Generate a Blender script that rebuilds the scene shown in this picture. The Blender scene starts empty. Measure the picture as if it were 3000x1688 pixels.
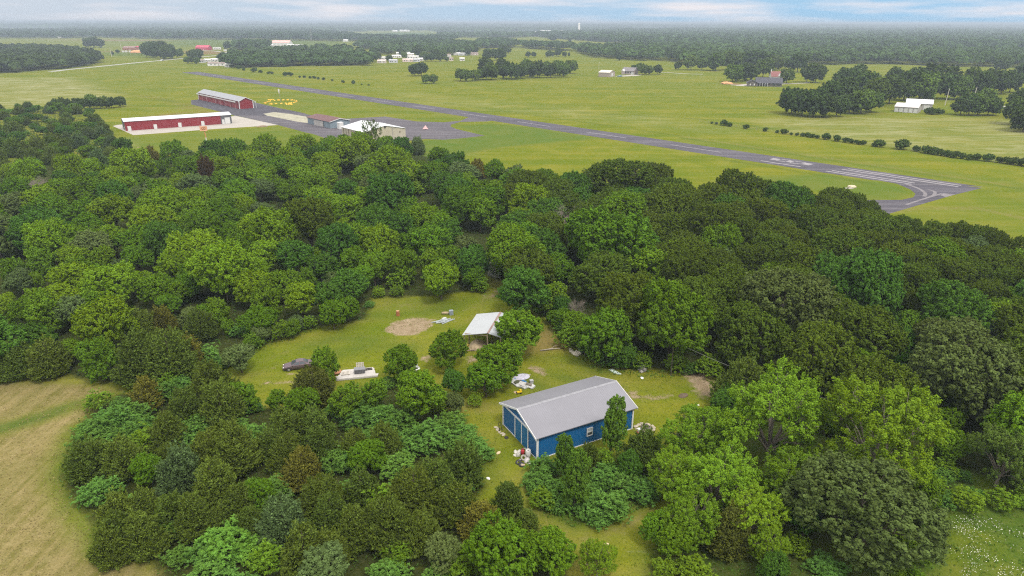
import bpy, bmesh, math, random
import numpy as np
from mathutils import Vector, Matrix
from mathutils.geometry import tessellate_polygon

S = bpy.context.scene
COL = S.collection
rad = math.radians
# ------------------------------------------------------------------ camera
CAM_H, FPX, PW, PH = 52.0, 2000.0, 3000.0, 1688.0     # photo pixels are used as a survey grid
PITCH, ROLL = 21.26, 0.12
cam_d = bpy.data.cameras.new("camera")
cam_d.sensor_width = 36.0
cam_d.lens = 24.0
cam_d.clip_start = 0.5
cam_d.clip_end = 90000
cam = bpy.data.objects.new("camera", cam_d)
COL.objects.link(cam)
RM = Matrix.Rotation(rad(90 - PITCH), 4, 'X') @ Matrix.Rotation(rad(ROLL), 4, 'Z')
cam.matrix_world = Matrix.Translation((0, 0, CAM_H)) @ RM
S.camera = cam
# ------------------------------------------------------------------ sky, sun, exposure
SUN_EL, SUN_AZ = 58.0, 150.0          # azimuth: 0 = +Y (view direction), clockwise
world = bpy.data.worlds.new("World")
S.world = world
world.use_nodes = True
wt = world.node_tree
for n in list(wt.nodes):
    wt.nodes.remove(n)
def wn(t, **k):
    n = wt.nodes.new(t)
    for a, v in k.items():
        setattr(n, a, v)
    return n
w_out = wn('ShaderNodeOutputWorld')
w_bg = wn('ShaderNodeBackground')
w_bg.inputs['Strength'].default_value = 0.10
w_sky = wn('ShaderNodeTexSky', sky_type='NISHITA', sun_disc=False, sun_elevation=rad(SUN_EL), sun_rotation=rad(SUN_AZ))
w_sky.air_density = 1.0
w_sky.dust_density = 1.5
w_tc = wn('ShaderNodeTexCoord')
w_sep = wn('ShaderNodeSeparateXYZ')
wt.links.new(w_tc.outputs['Generated'], w_sep.inputs[0])
w_map = wn('ShaderNodeMapping')
w_map.inputs['Scale'].default_value = (4.2, 4.2, 40.0)
w_map.inputs['Location'].default_value = (0.3, 0.0, 0.35)
w_map.inputs['Rotation'].default_value = (0.0, 0.02, 0.0)
wt.links.new(w_tc.outputs['Generated'], w_map.inputs[0])
w_n = wn('ShaderNodeTexNoise')
w_n.inputs['Scale'].default_value = 1.0
w_n.inputs['Detail'].default_value = 7.0
w_n.inputs['Roughness'].default_value = 0.55
wt.links.new(w_map.outputs[0], w_n.inputs[0])
w_r = wn('ShaderNodeMapRange')
w_r.inputs['From Min'].default_value = 0.47
w_r.inputs['From Max'].default_value = 0.66
wt.links.new(w_n.outputs[0], w_r.inputs[0])
# high overcast deck: large soft clouds covering most of the sky overhead
w_map2 = wn('ShaderNodeMapping')
w_map2.inputs['Scale'].default_value = (1.3, 1.3, 2.6)
wt.links.new(w_tc.outputs['Generated'], w_map2.inputs[0])
w_n2 = wn('ShaderNodeTexNoise')
w_n2.inputs['Scale'].default_value = 1.6
w_n2.inputs['Detail'].default_value = 6.0
wt.links.new(w_map2.outputs[0], w_n2.inputs[0])
w_r2 = wn('ShaderNodeMapRange')
w_r2.inputs['From Min'].default_value = 0.30
w_r2.inputs['From Max'].default_value = 0.62
w_r2.inputs['To Min'].default_value = 0.45
w_r2.inputs['To Max'].default_value = 1.0
wt.links.new(w_n2.outputs[0], w_r2.inputs[0])
w_el = wn('ShaderNodeMapRange')       # low sky keeps the streaks, high sky the deck
w_el.inputs['From Min'].default_value = 0.03
w_el.inputs['From Max'].default_value = 0.12
wt.links.new(w_sep.outputs[2], w_el.inputs[0])
w_mf = wn('ShaderNodeMix', data_type='FLOAT')
wt.links.new(w_el.outputs[0], w_mf.inputs[0])
wt.links.new(w_r.outputs[0], w_mf.inputs[2])
wt.links.new(w_r2.outputs[0], w_mf.inputs[3])
# thin pale veil low over the horizon, thinner towards the right where the sky is clear blue
w_az = wn('ShaderNodeMapRange')
w_az.inputs['From Min'].default_value = -0.55
w_az.inputs['From Max'].default_value = 0.65
w_az.inputs['To Min'].default_value = 0.0
w_az.inputs['To Max'].default_value = 1.0
wt.links.new(w_sep.outputs[0], w_az.inputs[0])
w_low = wn('ShaderNodeMix', data_type='RGBA')
wt.links.new(w_az.outputs[0], w_low.inputs[0])
w_low.inputs[6].default_value = (3.0, 3.35, 3.8, 1)
w_low.inputs[7].default_value = (1.4, 2.9, 4.3, 1)
w_el2 = wn('ShaderNodeMapRange')
w_el2.inputs['From Min'].default_value = 0.02
w_el2.inputs['From Max'].default_value = 0.25
wt.links.new(w_sep.outputs[2], w_el2.inputs[0])
w_base = wn('ShaderNodeMix', data_type='RGBA')
wt.links.new(w_el2.outputs[0], w_base.inputs[0])
wt.links.new(w_low.outputs[2], w_base.inputs[6])
wt.links.new(w_sky.outputs[0], w_base.inputs[7])
w_mix = wn('ShaderNodeMix', data_type='RGBA')
w_dk = wn('ShaderNodeMix', data_type='RGBA')      # an overcast deck is brightest overhead
w_dk.inputs[6].default_value = (4.3, 4.15, 4.3, 1)
w_dk.inputs[7].default_value = (13.2, 12.8, 12.0, 1)
w_el3 = wn('ShaderNodeMapRange')
w_el3.inputs['From Min'].default_value = 0.03
w_el3.inputs['From Max'].default_value = 0.7
wt.links.new(w_sep.outputs[2], w_el3.inputs[0])
wt.links.new(w_el3.outputs[0], w_dk.inputs[0])
wt.links.new(w_dk.outputs[2], w_mix.inputs[7])
wt.links.new(w_mf.outputs[0], w_mix.inputs[0])
wt.links.new(w_base.outputs[2], w_mix.inputs[6])
wt.links.new(w_mix.outputs[2], w_bg.inputs['Color'])
wt.links.new(w_bg.outputs[0], w_out.inputs['Surface'])
sun_d = bpy.data.lights.new("sun", 'SUN')
sun_d.energy = 1.5
sun_d.angle = rad(12)
sun_d.color = (1.0, 0.94, 0.85)
sun = bpy.data.objects.new("sun", sun_d)
COL.objects.link(sun)
_d = Vector((math.sin(rad(SUN_AZ)) * math.cos(rad(SUN_EL)), math.cos(rad(SUN_AZ)) * math.cos(rad(SUN_EL)), math.sin(rad(SUN_EL))))
sun.rotation_euler = _d.to_track_quat('Z', 'Y').to_euler()
sun.location = _d * 300
S.view_settings.view_transform = 'Standard'
S.view_settings.look = 'None'
S.view_settings.exposure = 1.05
S.view_settings.gamma = 1.0
S.render.film_transparent = False
S.cycles.use_denoising = False
S.cycles.filter_width = 1.15
S.cycles.max_bounces = 6
S.cycles.diffuse_bounces = 2
S.cycles.glossy_bounces = 2
S.cycles.transmission_bounces = 4
S.cycles.volume_bounces = 0
S.cycles.sample_clamp_indirect = 4.0
S.cycles.transparent_max_bounces = 4

# ------------------------------------------------------------------ survey helpers
_R3 = np.array(RM.to_3x3())
def ray(px, py):
    d = np.array([(px - PW / 2) / FPX, (PH / 2 - py) / FPX, -1.0])
    return _R3 @ d
def G(px, py, z=0.0):
    d = ray(px, py)
    if z < CAM_H: d[2] = min(d[2], -0.0022)     # nothing is surveyed beyond about 24 km
    t = (z - CAM_H) / d[2]
    return np.array([d[0] * t, d[1] * t, z])
def Gv(P, z=0.0):
    return np.array([G(p[0], p[1], z) for p in P])
def proj(p):
    c = _R3.T @ (np.array(p, float) - np.array([0, 0, CAM_H]))
    return PW / 2 + FPX * c[0] / -c[2], PH / 2 - FPX * c[1] / -c[2]
def depth(p):
    c = _R3.T @ (np.array(p, float) - np.array([0, 0, CAM_H]))
    return -c[2]
def tile(ox, oy, s, L):
    return [(ox + q[0] / s, oy + q[1] / s) + tuple(q[2:]) for q in L]

# ------------------------------------------------------------------ object helpers
def tag(o, label=None, cat=None, group=None, kind=None):
    if label: o['label'] = label
    if cat: o['category'] = cat
    if group: o['group'] = group
    if kind: o['kind'] = kind
    return o
def empty(name, loc=(0, 0, 0), rz=0.0):
    o = bpy.data.objects.new(name, None)
    o.empty_display_size = 0.5
    COL.objects.link(o)
    o.location = [float(v) for v in loc]
    o.rotation_euler = (0, 0, rz)
    return o
def mesh_np(name, V, F, mats, smooth=False, fattr=None, mi=None):
    """V (n,3) array, F (m,k) index array, all faces with k corners"""
    me = bpy.data.meshes.new(name)
    V = np.asarray(V, np.float32); F = np.asarray(F, np.int32)
    k = F.shape[1]
    me.vertices.add(len(V)); me.vertices.foreach_set('co', V.ravel())
    me.loops.add(F.size); me.loops.foreach_set('vertex_index', F.ravel())
    me.polygons.add(len(F))
    me.polygons.foreach_set('loop_start', np.arange(0, F.size, k, dtype=np.int32))
    me.polygons.foreach_set('loop_total', np.full(len(F), k, np.int32))
    if mi is not None:
        me.polygons.foreach_set('material_index', np.asarray(mi, np.int32))
    if fattr is not None:
        a = me.attributes.new('lv', 'FLOAT', 'FACE')
        a.data.foreach_set('value', np.asarray(fattr, np.float32))
    me.update(calc_edges=True)
    if smooth:
        me.polygons.foreach_set('use_smooth', np.ones(len(F), bool))
    for m in (mats if isinstance(mats, (list, tuple)) else [mats]):
        me.materials.append(m)
    return me
def link(me, name, parent=None, loc=None, rz=None):
    o = bpy.data.objects.new(name, me)
    COL.objects.link(o)
    if parent is not None: o.parent = parent
    if loc is not None: o.location = [float(v) for v in loc]
    if rz is not None: o.rotation_euler = (0, 0, rz)
    return o
class MB:
    """collects boxes, prisms, tubes and lofts, then links them as one mesh object"""
    def __init__(s): s.v = []; s.f = []
    def add(s, V, F):
        b = len(s.v)
        s.v += [tuple(float(c) for c in p) for p in V]
        s.f += [tuple(b + i for i in q) for q in F]
        return s
    def box(s, c, d, rz=0.0, ry=0.0):
        x, y, z = d[0] / 2, d[1] / 2, d[2] / 2
        P = [(-x, -y, -z), (x, -y, -z), (x, y, -z), (-x, y, -z), (-x, -y, z), (x, -y, z), (x, y, z), (-x, y, z)]
        M = Matrix.Rotation(rz, 3, 'Z') @ Matrix.Rotation(ry, 3, 'Y')
        P = [M @ Vector(p) + Vector([float(q) for q in c]) for p in P]
        return s.add(P, [(0, 3, 2, 1), (4, 5, 6, 7), (0, 1, 5, 4), (1, 2, 6, 5), (2, 3, 7, 6), (3, 0, 4, 7)])
    def prism(s, poly, axis, a, b):
        """poly: 2-D outline; axis 'x' 'y' 'z' is the extrusion direction from a to b"""
        def P(u, v, w):
            return {'x': (w, u, v), 'y': (u, w, v), 'z': (u, v, w)}[axis]
        n = len(poly)
        V = [P(u, v, a) for u, v in poly] + [P(u, v, b) for u, v in poly]
        F = [tuple(range(n))[::-1], tuple(range(n, 2 * n))] + [(i, (i + 1) % n, n + (i + 1) % n, n + i) for i in range(n)]
        return s.add(V, F)
    def tube(s, pts, r, n=6, cap=True):
        pts = [Vector([float(c) for c in p]) for p in pts]
        rr = r if isinstance(r, (list, tuple)) else [r] * len(pts)
        V = []; F = []
        for i, p in enumerate(pts):
            t = (pts[min(i + 1, len(pts) - 1)] - pts[max(i - 1, 0)]).normalized()
            u = t.cross(Vector((0.31, 0.87, 0.13)))
            if u.length < 1e-3: u = t.cross(Vector((1, 0, 0)))
            u.normalize(); w = t.cross(u)
            for k in range(n):
                a = 2 * math.pi * k / n
                V.append(p + (u * math.cos(a) + w * math.sin(a)) * rr[i])
        for i in range(len(pts) - 1):
            for k in range(n):
                F.append((i * n + k, i * n + (k + 1) % n, (i + 1) * n + (k + 1) % n, (i + 1) * n + k))
        if cap:
            F.append(tuple(range(n))[::-1]); F.append(tuple(range((len(pts) - 1) * n, len(pts) * n)))
        return s.add(V, F)
    def torus(s, c, R, r, n=18, m=8, tilt=(0, 0)):
        M = Matrix.Rotation(tilt[0], 3, 'X') @ Matrix.Rotation(tilt[1], 3, 'Y')
        V = []; F = []
        for i in range(n):
            a = 2 * math.pi * i / n
            for k in range(m):
                b = 2 * math.pi * k / m
                p = Vector(((R + r * math.cos(b)) * math.cos(a), (R + r * math.cos(b)) * math.sin(a), r * math.sin(b)))
                V.append(M @ p + Vector(c))
        for i in range(n):
            for k in range(m):
                F.append((i * m + k, ((i + 1) % n) * m + k, ((i + 1) % n) * m + (k + 1) % m, i * m + (k + 1) % m))
        return s.add(V, F)
    def lathe(s, prof, n=16, c=(0, 0, 0)):
        V = []; F = []
        for r, z in prof:
            for k in range(n):
                a = 2 * math.pi * k / n
                V.append((c[0] + r * math.cos(a), c[1] + r * math.sin(a), c[2] + z))
        for i in range(len(prof) - 1):
            for k in range(n):
                F.append((i * n + k, i * n + (k + 1) % n, (i + 1) * n + (k + 1) % n, (i + 1) * n + k))
        F.append(tuple(range(n))[::-1]); F.append(tuple(range((len(prof) - 1) * n, len(prof) * n)))
        return s.add(V, F)
    def build(s, name, mat, parent=None, loc=None, rz=None, smooth=False, bevel=0.0):
        me = bpy.data.meshes.new(name)
        me.from_pydata(s.v, [], s.f)
        me.update()
        if smooth:
            me.polygons.foreach_set('use_smooth', np.ones(len(me.polygons), bool))
        for m in (mat if isinstance(mat, (list, tuple)) else [mat]):
            me.materials.append(m)
        o = link(me, name, parent, loc, rz)
        if bevel:
            b = o.modifiers.new('edge', 'BEVEL'); b.width = bevel; b.segments = 2; b.limit_method = 'ANGLE'
        return o
def copy_tree(o, parent=None):
    c = o.copy(); COL.objects.link(c)
    if parent is not None: c.parent = parent
    for ch in list(o.children):
        copy_tree(ch, c)
    return c

# ------------------------------------------------------------------ material helpers
def mat(name):
    m = bpy.data.materials.new(name); m.use_nodes = True
    nt = m.node_tree
    for n in list(nt.nodes): nt.nodes.remove(n)
    return m, nt
def nd(nt, t, ins=None, **k):
    n = nt.nodes.new(t)
    for a, v in k.items(): setattr(n, a, v)
    for a, v in (ins or {}).items():
        if isinstance(v, bpy.types.NodeSocket): nt.links.new(v, n.inputs[a])
        else: n.inputs[a].default_value = v
    return n
def c4(c): return (c[0], c[1], c[2], 1.0)
def mixc(nt, f, a, b, blend='MIX'):
    n = nt.nodes.new('ShaderNodeMix'); n.data_type = 'RGBA'; n.blend_type = blend
    for i, v in ((0, f), (6, a), (7, b)):
        if isinstance(v, bpy.types.NodeSocket): nt.links.new(v, n.inputs[i])
        elif i == 0: n.inputs[0].default_value = v
        else: n.inputs[i].default_value = c4(v)
    return n.outputs[2]
def noise(nt, vec, scale, detail=4.0, rough=0.55, dist=0.0):
    n = nd(nt, 'ShaderNodeTexNoise', {'Scale': scale, 'Detail': detail, 'Roughness': rough, 'Distortion': dist})
    if vec is not None: nt.links.new(vec, n.inputs[0])
    return n.outputs[0]
def mrange(nt, v, a, b, c=0.0, d=1.0):
    return nd(nt, 'ShaderNodeMapRange', {0: v, 1: a, 2: b, 3: c, 4: d}).outputs[0]
def math_(nt, op, a, b=None, clamp=False):
    n = nt.nodes.new('ShaderNodeMath'); n.operation = op; n.use_clamp = clamp
    for i, v in ((0, a), (1, b)):
        if v is None: continue
        if isinstance(v, bpy.types.NodeSocket): nt.links.new(v, n.inputs[i])
        else: n.inputs[i].default_value = v
    return n.outputs[0]
def finish(m, nt, col, rough=0.7, metal=0.0, spec=0.3, bump=None, bdist=0.02, bstr=0.4):
    b = nd(nt, 'ShaderNodeBsdfPrincipled', {'Roughness': rough, 'Metallic': metal, 'Specular IOR Level': spec})
    if isinstance(col, bpy.types.NodeSocket): nt.links.new(col, b.inputs['Base Color'])
    else: b.inputs['Base Color'].default_value = c4(col)
    if bump is not None:
        bp = nd(nt, 'ShaderNodeBump', {'Height': bump, 'Distance': bdist, 'Strength': bstr})
        nt.links.new(bp.outputs[0], b.inputs['Normal'])
    o = nd(nt, 'ShaderNodeOutputMaterial')
    nt.links.new(b.outputs[0], o.inputs[0])
    return m
def plain(name, col, rough=0.6, metal=0.0, var=0.18, scale=2.0, spec=0.3, dirt=None):
    """solid stuff with worn, slightly uneven colour"""
    m, nt = mat(name)
    tc = nd(nt, 'ShaderNodeTexCoord')
    n1 = noise(nt, tc.outputs['Object'], scale, 6.0, 0.65)
    n2 = noise(nt, tc.outputs['Object'], scale * 7, 4.0, 0.6)
    c = mixc(nt, mrange(nt, n1, 0.3, 0.7), [v * (1 - var) for v in col], [min(0.9, v * (1 + var)) for v in col])
    if dirt:
        c = mixc(nt, mrange(nt, n2, 0.55, 0.75, 0, 0.6), c, dirt)
    return finish(m, nt, c, rough, metal, spec)
def siding(name, col, pitch=0.25, var=0.12, rough=0.5, axis='XY', dark=0.72, metal=0.0, spec=0.4):
    """ribbed sheet metal: narrow ribs every `pitch` metres"""
    m, nt = mat(name)
    tc = nd(nt, 'ShaderNodeTexCoord')
    sp = nd(nt, 'ShaderNodeSeparateXYZ', {0: tc.outputs['Object']})
    if axis == 'XY': u = math_(nt, 'ADD', sp.outputs[0], sp.outputs[1])
    elif axis == 'X': u = sp.outputs[0]
    else: u = sp.outputs[1]
    ph = math_(nt, 'FRACT', math_(nt, 'DIVIDE', u, pitch))
    rib = mrange(nt, math_(nt, 'ABSOLUTE', math_(nt, 'SUBTRACT', ph, 0.5)), 0.36, 0.47)
    n1 = noise(nt, tc.outputs['Object'], 0.35, 5.0, 0.6)
    n2 = noise(nt, tc.outputs['Object'], 6.0, 3.0, 0.6)
    c = mixc(nt, mrange(nt, n1, 0.3, 0.7), [v * (1 - var) for v in col], [min(0.92, v * (1 + var)) for v in col])
    c = mixc(nt, mrange(nt, n2, 0.5, 0.8, 0, 0.25), c, [v * 0.8 for v in col])
    c = mixc(nt, math_(nt, 'MULTIPLY', rib, 0.8), c, [v * dark for v in col])
    return finish(m, nt, c, rough, metal, spec, rib, 0.02, 0.5)
# ------------------------------------------------------------------ ground sheet
def axis(segs):
    out = [segs[0][0]]
    for a, b, st in segs:
        n = max(1, int(round((b - a) / st)))
        out += list(a + (b - a) * (np.arange(n) + 1) / n)
    return np.array(out)
def geo(a, b, n):
    return list(a * (b / a) ** (np.arange(1, n + 1) / n))
gx = axis([(-700, -160, 6), (-160, 170, 1.0), (170, 700, 6)])
gx = np.concatenate([[-v for v in geo(700, 45000, 26)][::-1], gx, geo(700, 45000, 26)])
gy = axis([(-60, 28, 8), (28, 240, 1.0), (240, 420, 2.0), (420, 1000, 6), (1000, 3000, 25)])
gy = np.concatenate([gy, geo(3000, 60000, 30)])
XX, YY = np.meshgrid(gx, gy)
gxy = np.stack([XX.ravel(), YY.ravel()], 1)
def inside(poly, P):
    r = np.zeros(len(P), bool); n = len(poly); j = n - 1
    for i in range(n):
        xi, yi = poly[i][:2]; xj, yj = poly[j][:2]
        if yi != yj:
            c = ((yi > P[:, 1]) != (yj > P[:, 1])) & (P[:, 0] < (xj - xi) * (P[:, 1] - yi) / (yj - yi) + xi)
            r ^= c
        j = i
    return r
def segdist(poly, P, closed=True):
    d = np.full(len(P), 1e9); n = len(poly)
    for i in range(n if closed else n - 1):
        a = np.array(poly[i][:2]); b = np.array(poly[(i + 1) % n][:2]); ab = b - a
        t = np.clip(((P - a) @ ab) / max(1e-9, ab @ ab), 0, 1)
        d = np.minimum(d, np.linalg.norm(P - (a + t[:, None] * ab), axis=1))
    return d
LAY = {k: np.zeros(len(gxy), np.float32) for k in ('hay', 'dirt', 'floor', 'lush', 'pale', 'crop', 'soil', 'mown')}
def paint(layer, pix, soft=1.0, val=1.0, world=False):
    """cover a polygon of ground (photo survey points) with another ground cover"""
    P = np.array(pix, float)[:, :2] if world else Gv(pix)[:, :2]
    lo, hi = P.min(0) - soft * 2, P.max(0) + soft * 2
    m = np.where((gxy[:, 0] > lo[0]) & (gxy[:, 0] < hi[0]) & (gxy[:, 1] > lo[1]) & (gxy[:, 1] < hi[1]))[0]
    if len(m) == 0: return
    Q = gxy[m]; d = segdist(P, Q); ins = inside(P, Q)
    s = np.where(ins, d, -d)
    f = np.clip(s / (2 * soft) + 0.5, 0, 1) * val
    LAY[layer][m] = np.maximum(LAY[layer][m], f) if val > 0 else LAY[layer][m] * (1 + np.clip(s / (2 * soft) + 0.5, 0, 1) * val)
def paint_line(layer, pix, w, soft=0.8, val=1.0):
    P = Gv(pix)[:, :2]
    lo, hi = P.min(0) - w - soft * 2, P.max(0) + w + soft * 2
    m = np.where((gxy[:, 0] > lo[0]) & (gxy[:, 0] < hi[0]) & (gxy[:, 1] > lo[1]) & (gxy[:, 1] < hi[1]))[0]
    if len(m) == 0: return
    d = segdist(P, gxy[m], False)
    f = np.clip((w / 2 - d) / (2 * soft) + 0.5, 0, 1) * val
    LAY[layer][m] = np.maximum(LAY[layer][m], f)

# outlines of the woods on the ground (also used to plant them)
WOOD_LEFT = [(-60, 500), (120, 475), (330, 475), (420, 460), (600, 452), (850, 440), (1000, 438), (1200, 445), (1320, 480), (1500, 535), (1620, 580),
             (1560, 700), (1480, 790), (1420, 810), (1400, 850), (1280, 868), (1090, 872), (1075, 935), (930, 960), (800, 1000), (700, 1050), (640, 1090),
             (480, 1100), (340, 1130), (180, 1100), (0, 1110), (-60, 1110)]
WOOD_RIGHT = [(1620, 580), (1700, 585), (1900, 600), (2100, 640), (2300, 640), (2480, 690), (2580, 720), (2750, 735), (2900, 760), (3080, 800), (3120, 1500),
              (2900, 1400), (2700, 1330), (2480, 1260), (2300, 1215), (2140, 1180), (2080, 1095), (1960, 1085), (1800, 1075), (1700, 1040), (1640, 960), (1560, 900), (1500, 840), (1560, 700)]
SCRUB = [(-40, 330), (60, 320), (190, 312), (260, 330), (300, 370), (330, 420), (370, 470), (-40, 500)]
CEDARS = [(330, 1160), (480, 1115), (610, 1130), (680, 1190), (960, 1195), (1060, 1130), (1150, 1120), (1300, 1170), (1330, 1250), (1400, 1330), (1420, 1420), (1400, 1500), (1560, 1530),
          (1660, 1600), (1680, 1740), (500, 1760), (420, 1640), (270, 1600), (260, 1530), (190, 1460), (170, 1390), (205, 1290), (240, 1230)]
ISLAND = [(1545, 1375), (1700, 1350), (1900, 1330), (1960, 1370), (1960, 1430), (1900, 1490), (1780, 1535), (1680, 1550), (1590, 1510), (1550, 1440)]
LOCUST = [(1930, 1420), (2100, 1220), (2330, 1190), (2600, 1290), (2830, 1360), (2820, 1480), (2700, 1560), (2720, 1740), (1850, 1740), (1900, 1620), (1960, 1500)]
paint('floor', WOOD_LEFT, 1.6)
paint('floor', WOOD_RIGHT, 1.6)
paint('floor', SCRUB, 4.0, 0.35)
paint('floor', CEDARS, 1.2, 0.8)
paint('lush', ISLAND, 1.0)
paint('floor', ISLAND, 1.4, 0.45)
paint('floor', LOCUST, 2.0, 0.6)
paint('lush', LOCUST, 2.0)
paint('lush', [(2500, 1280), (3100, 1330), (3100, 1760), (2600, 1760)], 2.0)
# dry mown hay field in the corner
paint('hay', [(-80, 1118), (230, 1122), (345, 1142), (385, 1165), (300, 1195), (225, 1240), (190, 1300), (165, 1380), (185, 1460), (255, 1545), (270, 1612), (430, 1650), (600, 1700), (600, 1790), (-90, 1790)], 1.5)
paint_line('lush', [(-40, 1268), (110, 1225), (230, 1185), (390, 1158)], 4.0, 1.2)
paint_line('lush', [(215, 1260), (180, 1330), (160, 1400), (190, 1480), (250, 1560), (330, 1640)], 3.0, 1.3, 0.7)
paint('hay', [(-30, 930), (22, 945), (25, 985), (-30, 1000)], 1.0)
# trodden, bare and dead-grass ground round the yard
paint('dirt', [(1120, 970), (1150, 945), (1210, 930), (1270, 938), (1262, 960), (1215, 982), (1170, 984)], 0.8)
paint('dirt', [(1130, 965), (1145, 948), (1200, 925), (1275, 925), (1280, 945), (1240, 975)], 1.6, 0.45)
paint_line('dirt', [(1452, 818), (1440, 850), (1400, 885), (1345, 925), (1305, 960)], 1.6, 1.2, 0.45)
paint('dirt', [(1425, 872), (1445, 860), (1460, 850), (1450, 868), (1432, 880)], 0.5, 0.9)
paint('dirt', [(1290, 980), (1302, 966), (1312, 975), (1298, 986)], 0.5, 0.9)
paint('dirt', [(1225, 1052), (1245, 1035), (1262, 1045), (1250, 1062)], 0.6, 0.9)
paint('dirt', [(1360, 1050), (1385, 1042), (1415, 1052), (1380, 1066)], 0.8, 0.9)
paint('dirt', [(1540, 1075), (1565, 1070), (1600, 1085), (1605, 1105), (1575, 1095)], 0.8, 0.9)
paint('dirt', [(1820, 1140), (1850, 1142), (1900, 1160), (1960, 1150), (1970, 1168), (1890, 1178), (1835, 1165)], 1.0, 0.75)
paint('dirt', [(1975, 1060), (2030, 1060), (2085, 1110), (2120, 1140), (2110, 1165), (2050, 1160), (2035, 1135), (2010, 1110)], 1.2, 0.95)
paint('dirt', [(1960, 1050), (2010, 1050), (2120, 1120), (2130, 1180), (2030, 1180), (2000, 1130)], 2.0, 0.5)
for L_ in ([(1085, 900), (1160, 886), (1240, 890), (1300, 905)], [(1090, 912), (1180, 900), (1290, 915)], [(900, 985), (1000, 955), (1100, 935)], [(760, 1060), (900, 1010), (1060, 985), (1200, 1000)], [(700, 1110), (850, 1060), (1000, 1030)], [(1420, 905), (1340, 960), (1280, 1010)], [(1640, 1075), (1720, 1110), (1850, 1130)], [(1600, 1050), (1700, 1090), (1760, 1105)], [(1330, 1210), (1400, 1260), (1450, 1330), (1490, 1400)]):
    paint_line('hay', L_, 1.2, 0.7, 0.38)
for L_ in ([(1100, 925), (1250, 915), (1340, 900)], [(880, 1020), (1000, 990), (1100, 1000)], [(960, 1040), (1090, 1010), (1200, 1020)], [(1620, 1090), (1700, 1130), (1780, 1150)], [(1680, 1060), (1760, 1085)], [(1300, 1240), (1370, 1320), (1420, 1400)], [(1500, 1100), (1580, 1130)]):
    paint_line('lush', L_, 3.5, 2.0, 0.8)
paint('soil', [(1560, 960), (1630, 955), (1665, 1000), (1672, 1030), (1560, 1035), (1545, 1030), (1555, 990)], 2.0, 0.55)
paint('hay', [(1445, 815), (1475, 820), (1462, 870), (1400, 905), (1380, 900), (1430, 860)], 2.0, 0.5)
paint('hay', [(1080, 880), (1300, 880), (1250, 905), (1100, 912)], 3.0, 0.45)
paint('hay', [(1655, 1075), (1800, 1100), (1900, 1140), (1780, 1120), (1680, 1100)], 2.0, 0.35)
paint_line('hay', [(1315, 1180), (1360, 1195), (1440, 1200)], 3.0, 1.5, 0.5)
paint_line('hay', [(1540, 1390), (1565, 1470), (1620, 1540), (1700, 1580), (1800, 1560), (1900, 1500)], 2.2, 1.2, 0.55)
paint_line('hay', [(1500, 1420), (1530, 1500), (1600, 1580), (1690, 1640), (1760, 1700)], 3.0, 1.6, 0.45)
for a, b in (((770, 1083), (805, 1079)), ((820, 1100), (880, 1093)), ((830, 1118), (862, 1120)), ((755, 1125), (790, 1120)), ((815, 1122), (855, 1117))):
    paint_line('dirt', [a, b], 0.7, 0.5, 0.8)
# airfield and fields beyond
paint('mown', [(1060, 470), (1240, 412), (1330, 405), (1421, 398), (1338, 370), (1450, 362), (1582, 376), (1750, 405), (1480, 430), (1350, 455), (1200, 480)], 3.0)
paint('mown', [(2130, 520), (2415, 510), (2628, 541), (2680, 570), (2640, 583), (2500, 590), (2400, 560)], 2.5, 0.8)
paint('mown', [(330, 405), (400, 400), (815, 370), (900, 390), (950, 408), (900, 432), (600, 445), (420, 452)], 4.0, 0.55)
paint('mown', [(804, 313), (890, 330), (1016, 346), (1128, 340), (1221, 354), (1349, 352), (1372, 342), (1000, 290), (780, 260)], 5.0, 0.35)
paint('mown', [(2000, 418), (2420, 481), (2880, 549), (3050, 570), (3050, 540), (2500, 468), (2000, 400)], 4.0, 0.45)
paint('mown', [(2877, 553), (3060, 565), (3060, 690), (2860, 700), (2650, 650), (2600, 640), (2790, 574)], 4.0, 0.35)
paint('pale', [(-300, 230), (200, 228), (260, 245), (340, 280), (310, 300), (180, 305), (-10, 320), (-300, 330)], 12)
paint('pale', [(2200, 350), (2500, 345), (2800, 345), (3100, 360), (3100, 480), (2900, 465), (2600, 425), (2300, 385)], 10, 0.75)
paint('pale', [(1100, 260), (2100, 360), (2200, 400), (1700, 350), (1200, 300)], 10, 0.35)
paint('pale', [(260, 395), (380, 405), (400, 430), (300, 440)], 3.0, 0.5)
paint('soil', [(400, 345), (540, 328), (545, 333), (410, 350)], 2.0, 0.5)
paint('soil', [(575, 328), (605, 329), (600, 333), (580, 333)], 2.0, 0.7)
paint('soil', [(500, 300), (555, 306), (640, 333), (600, 330), (540, 314)], 2.5, 0.35)
paint('dirt', [(385, 425), (430, 430), (425, 440), (395, 434)], 1.0, 0.5)
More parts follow.
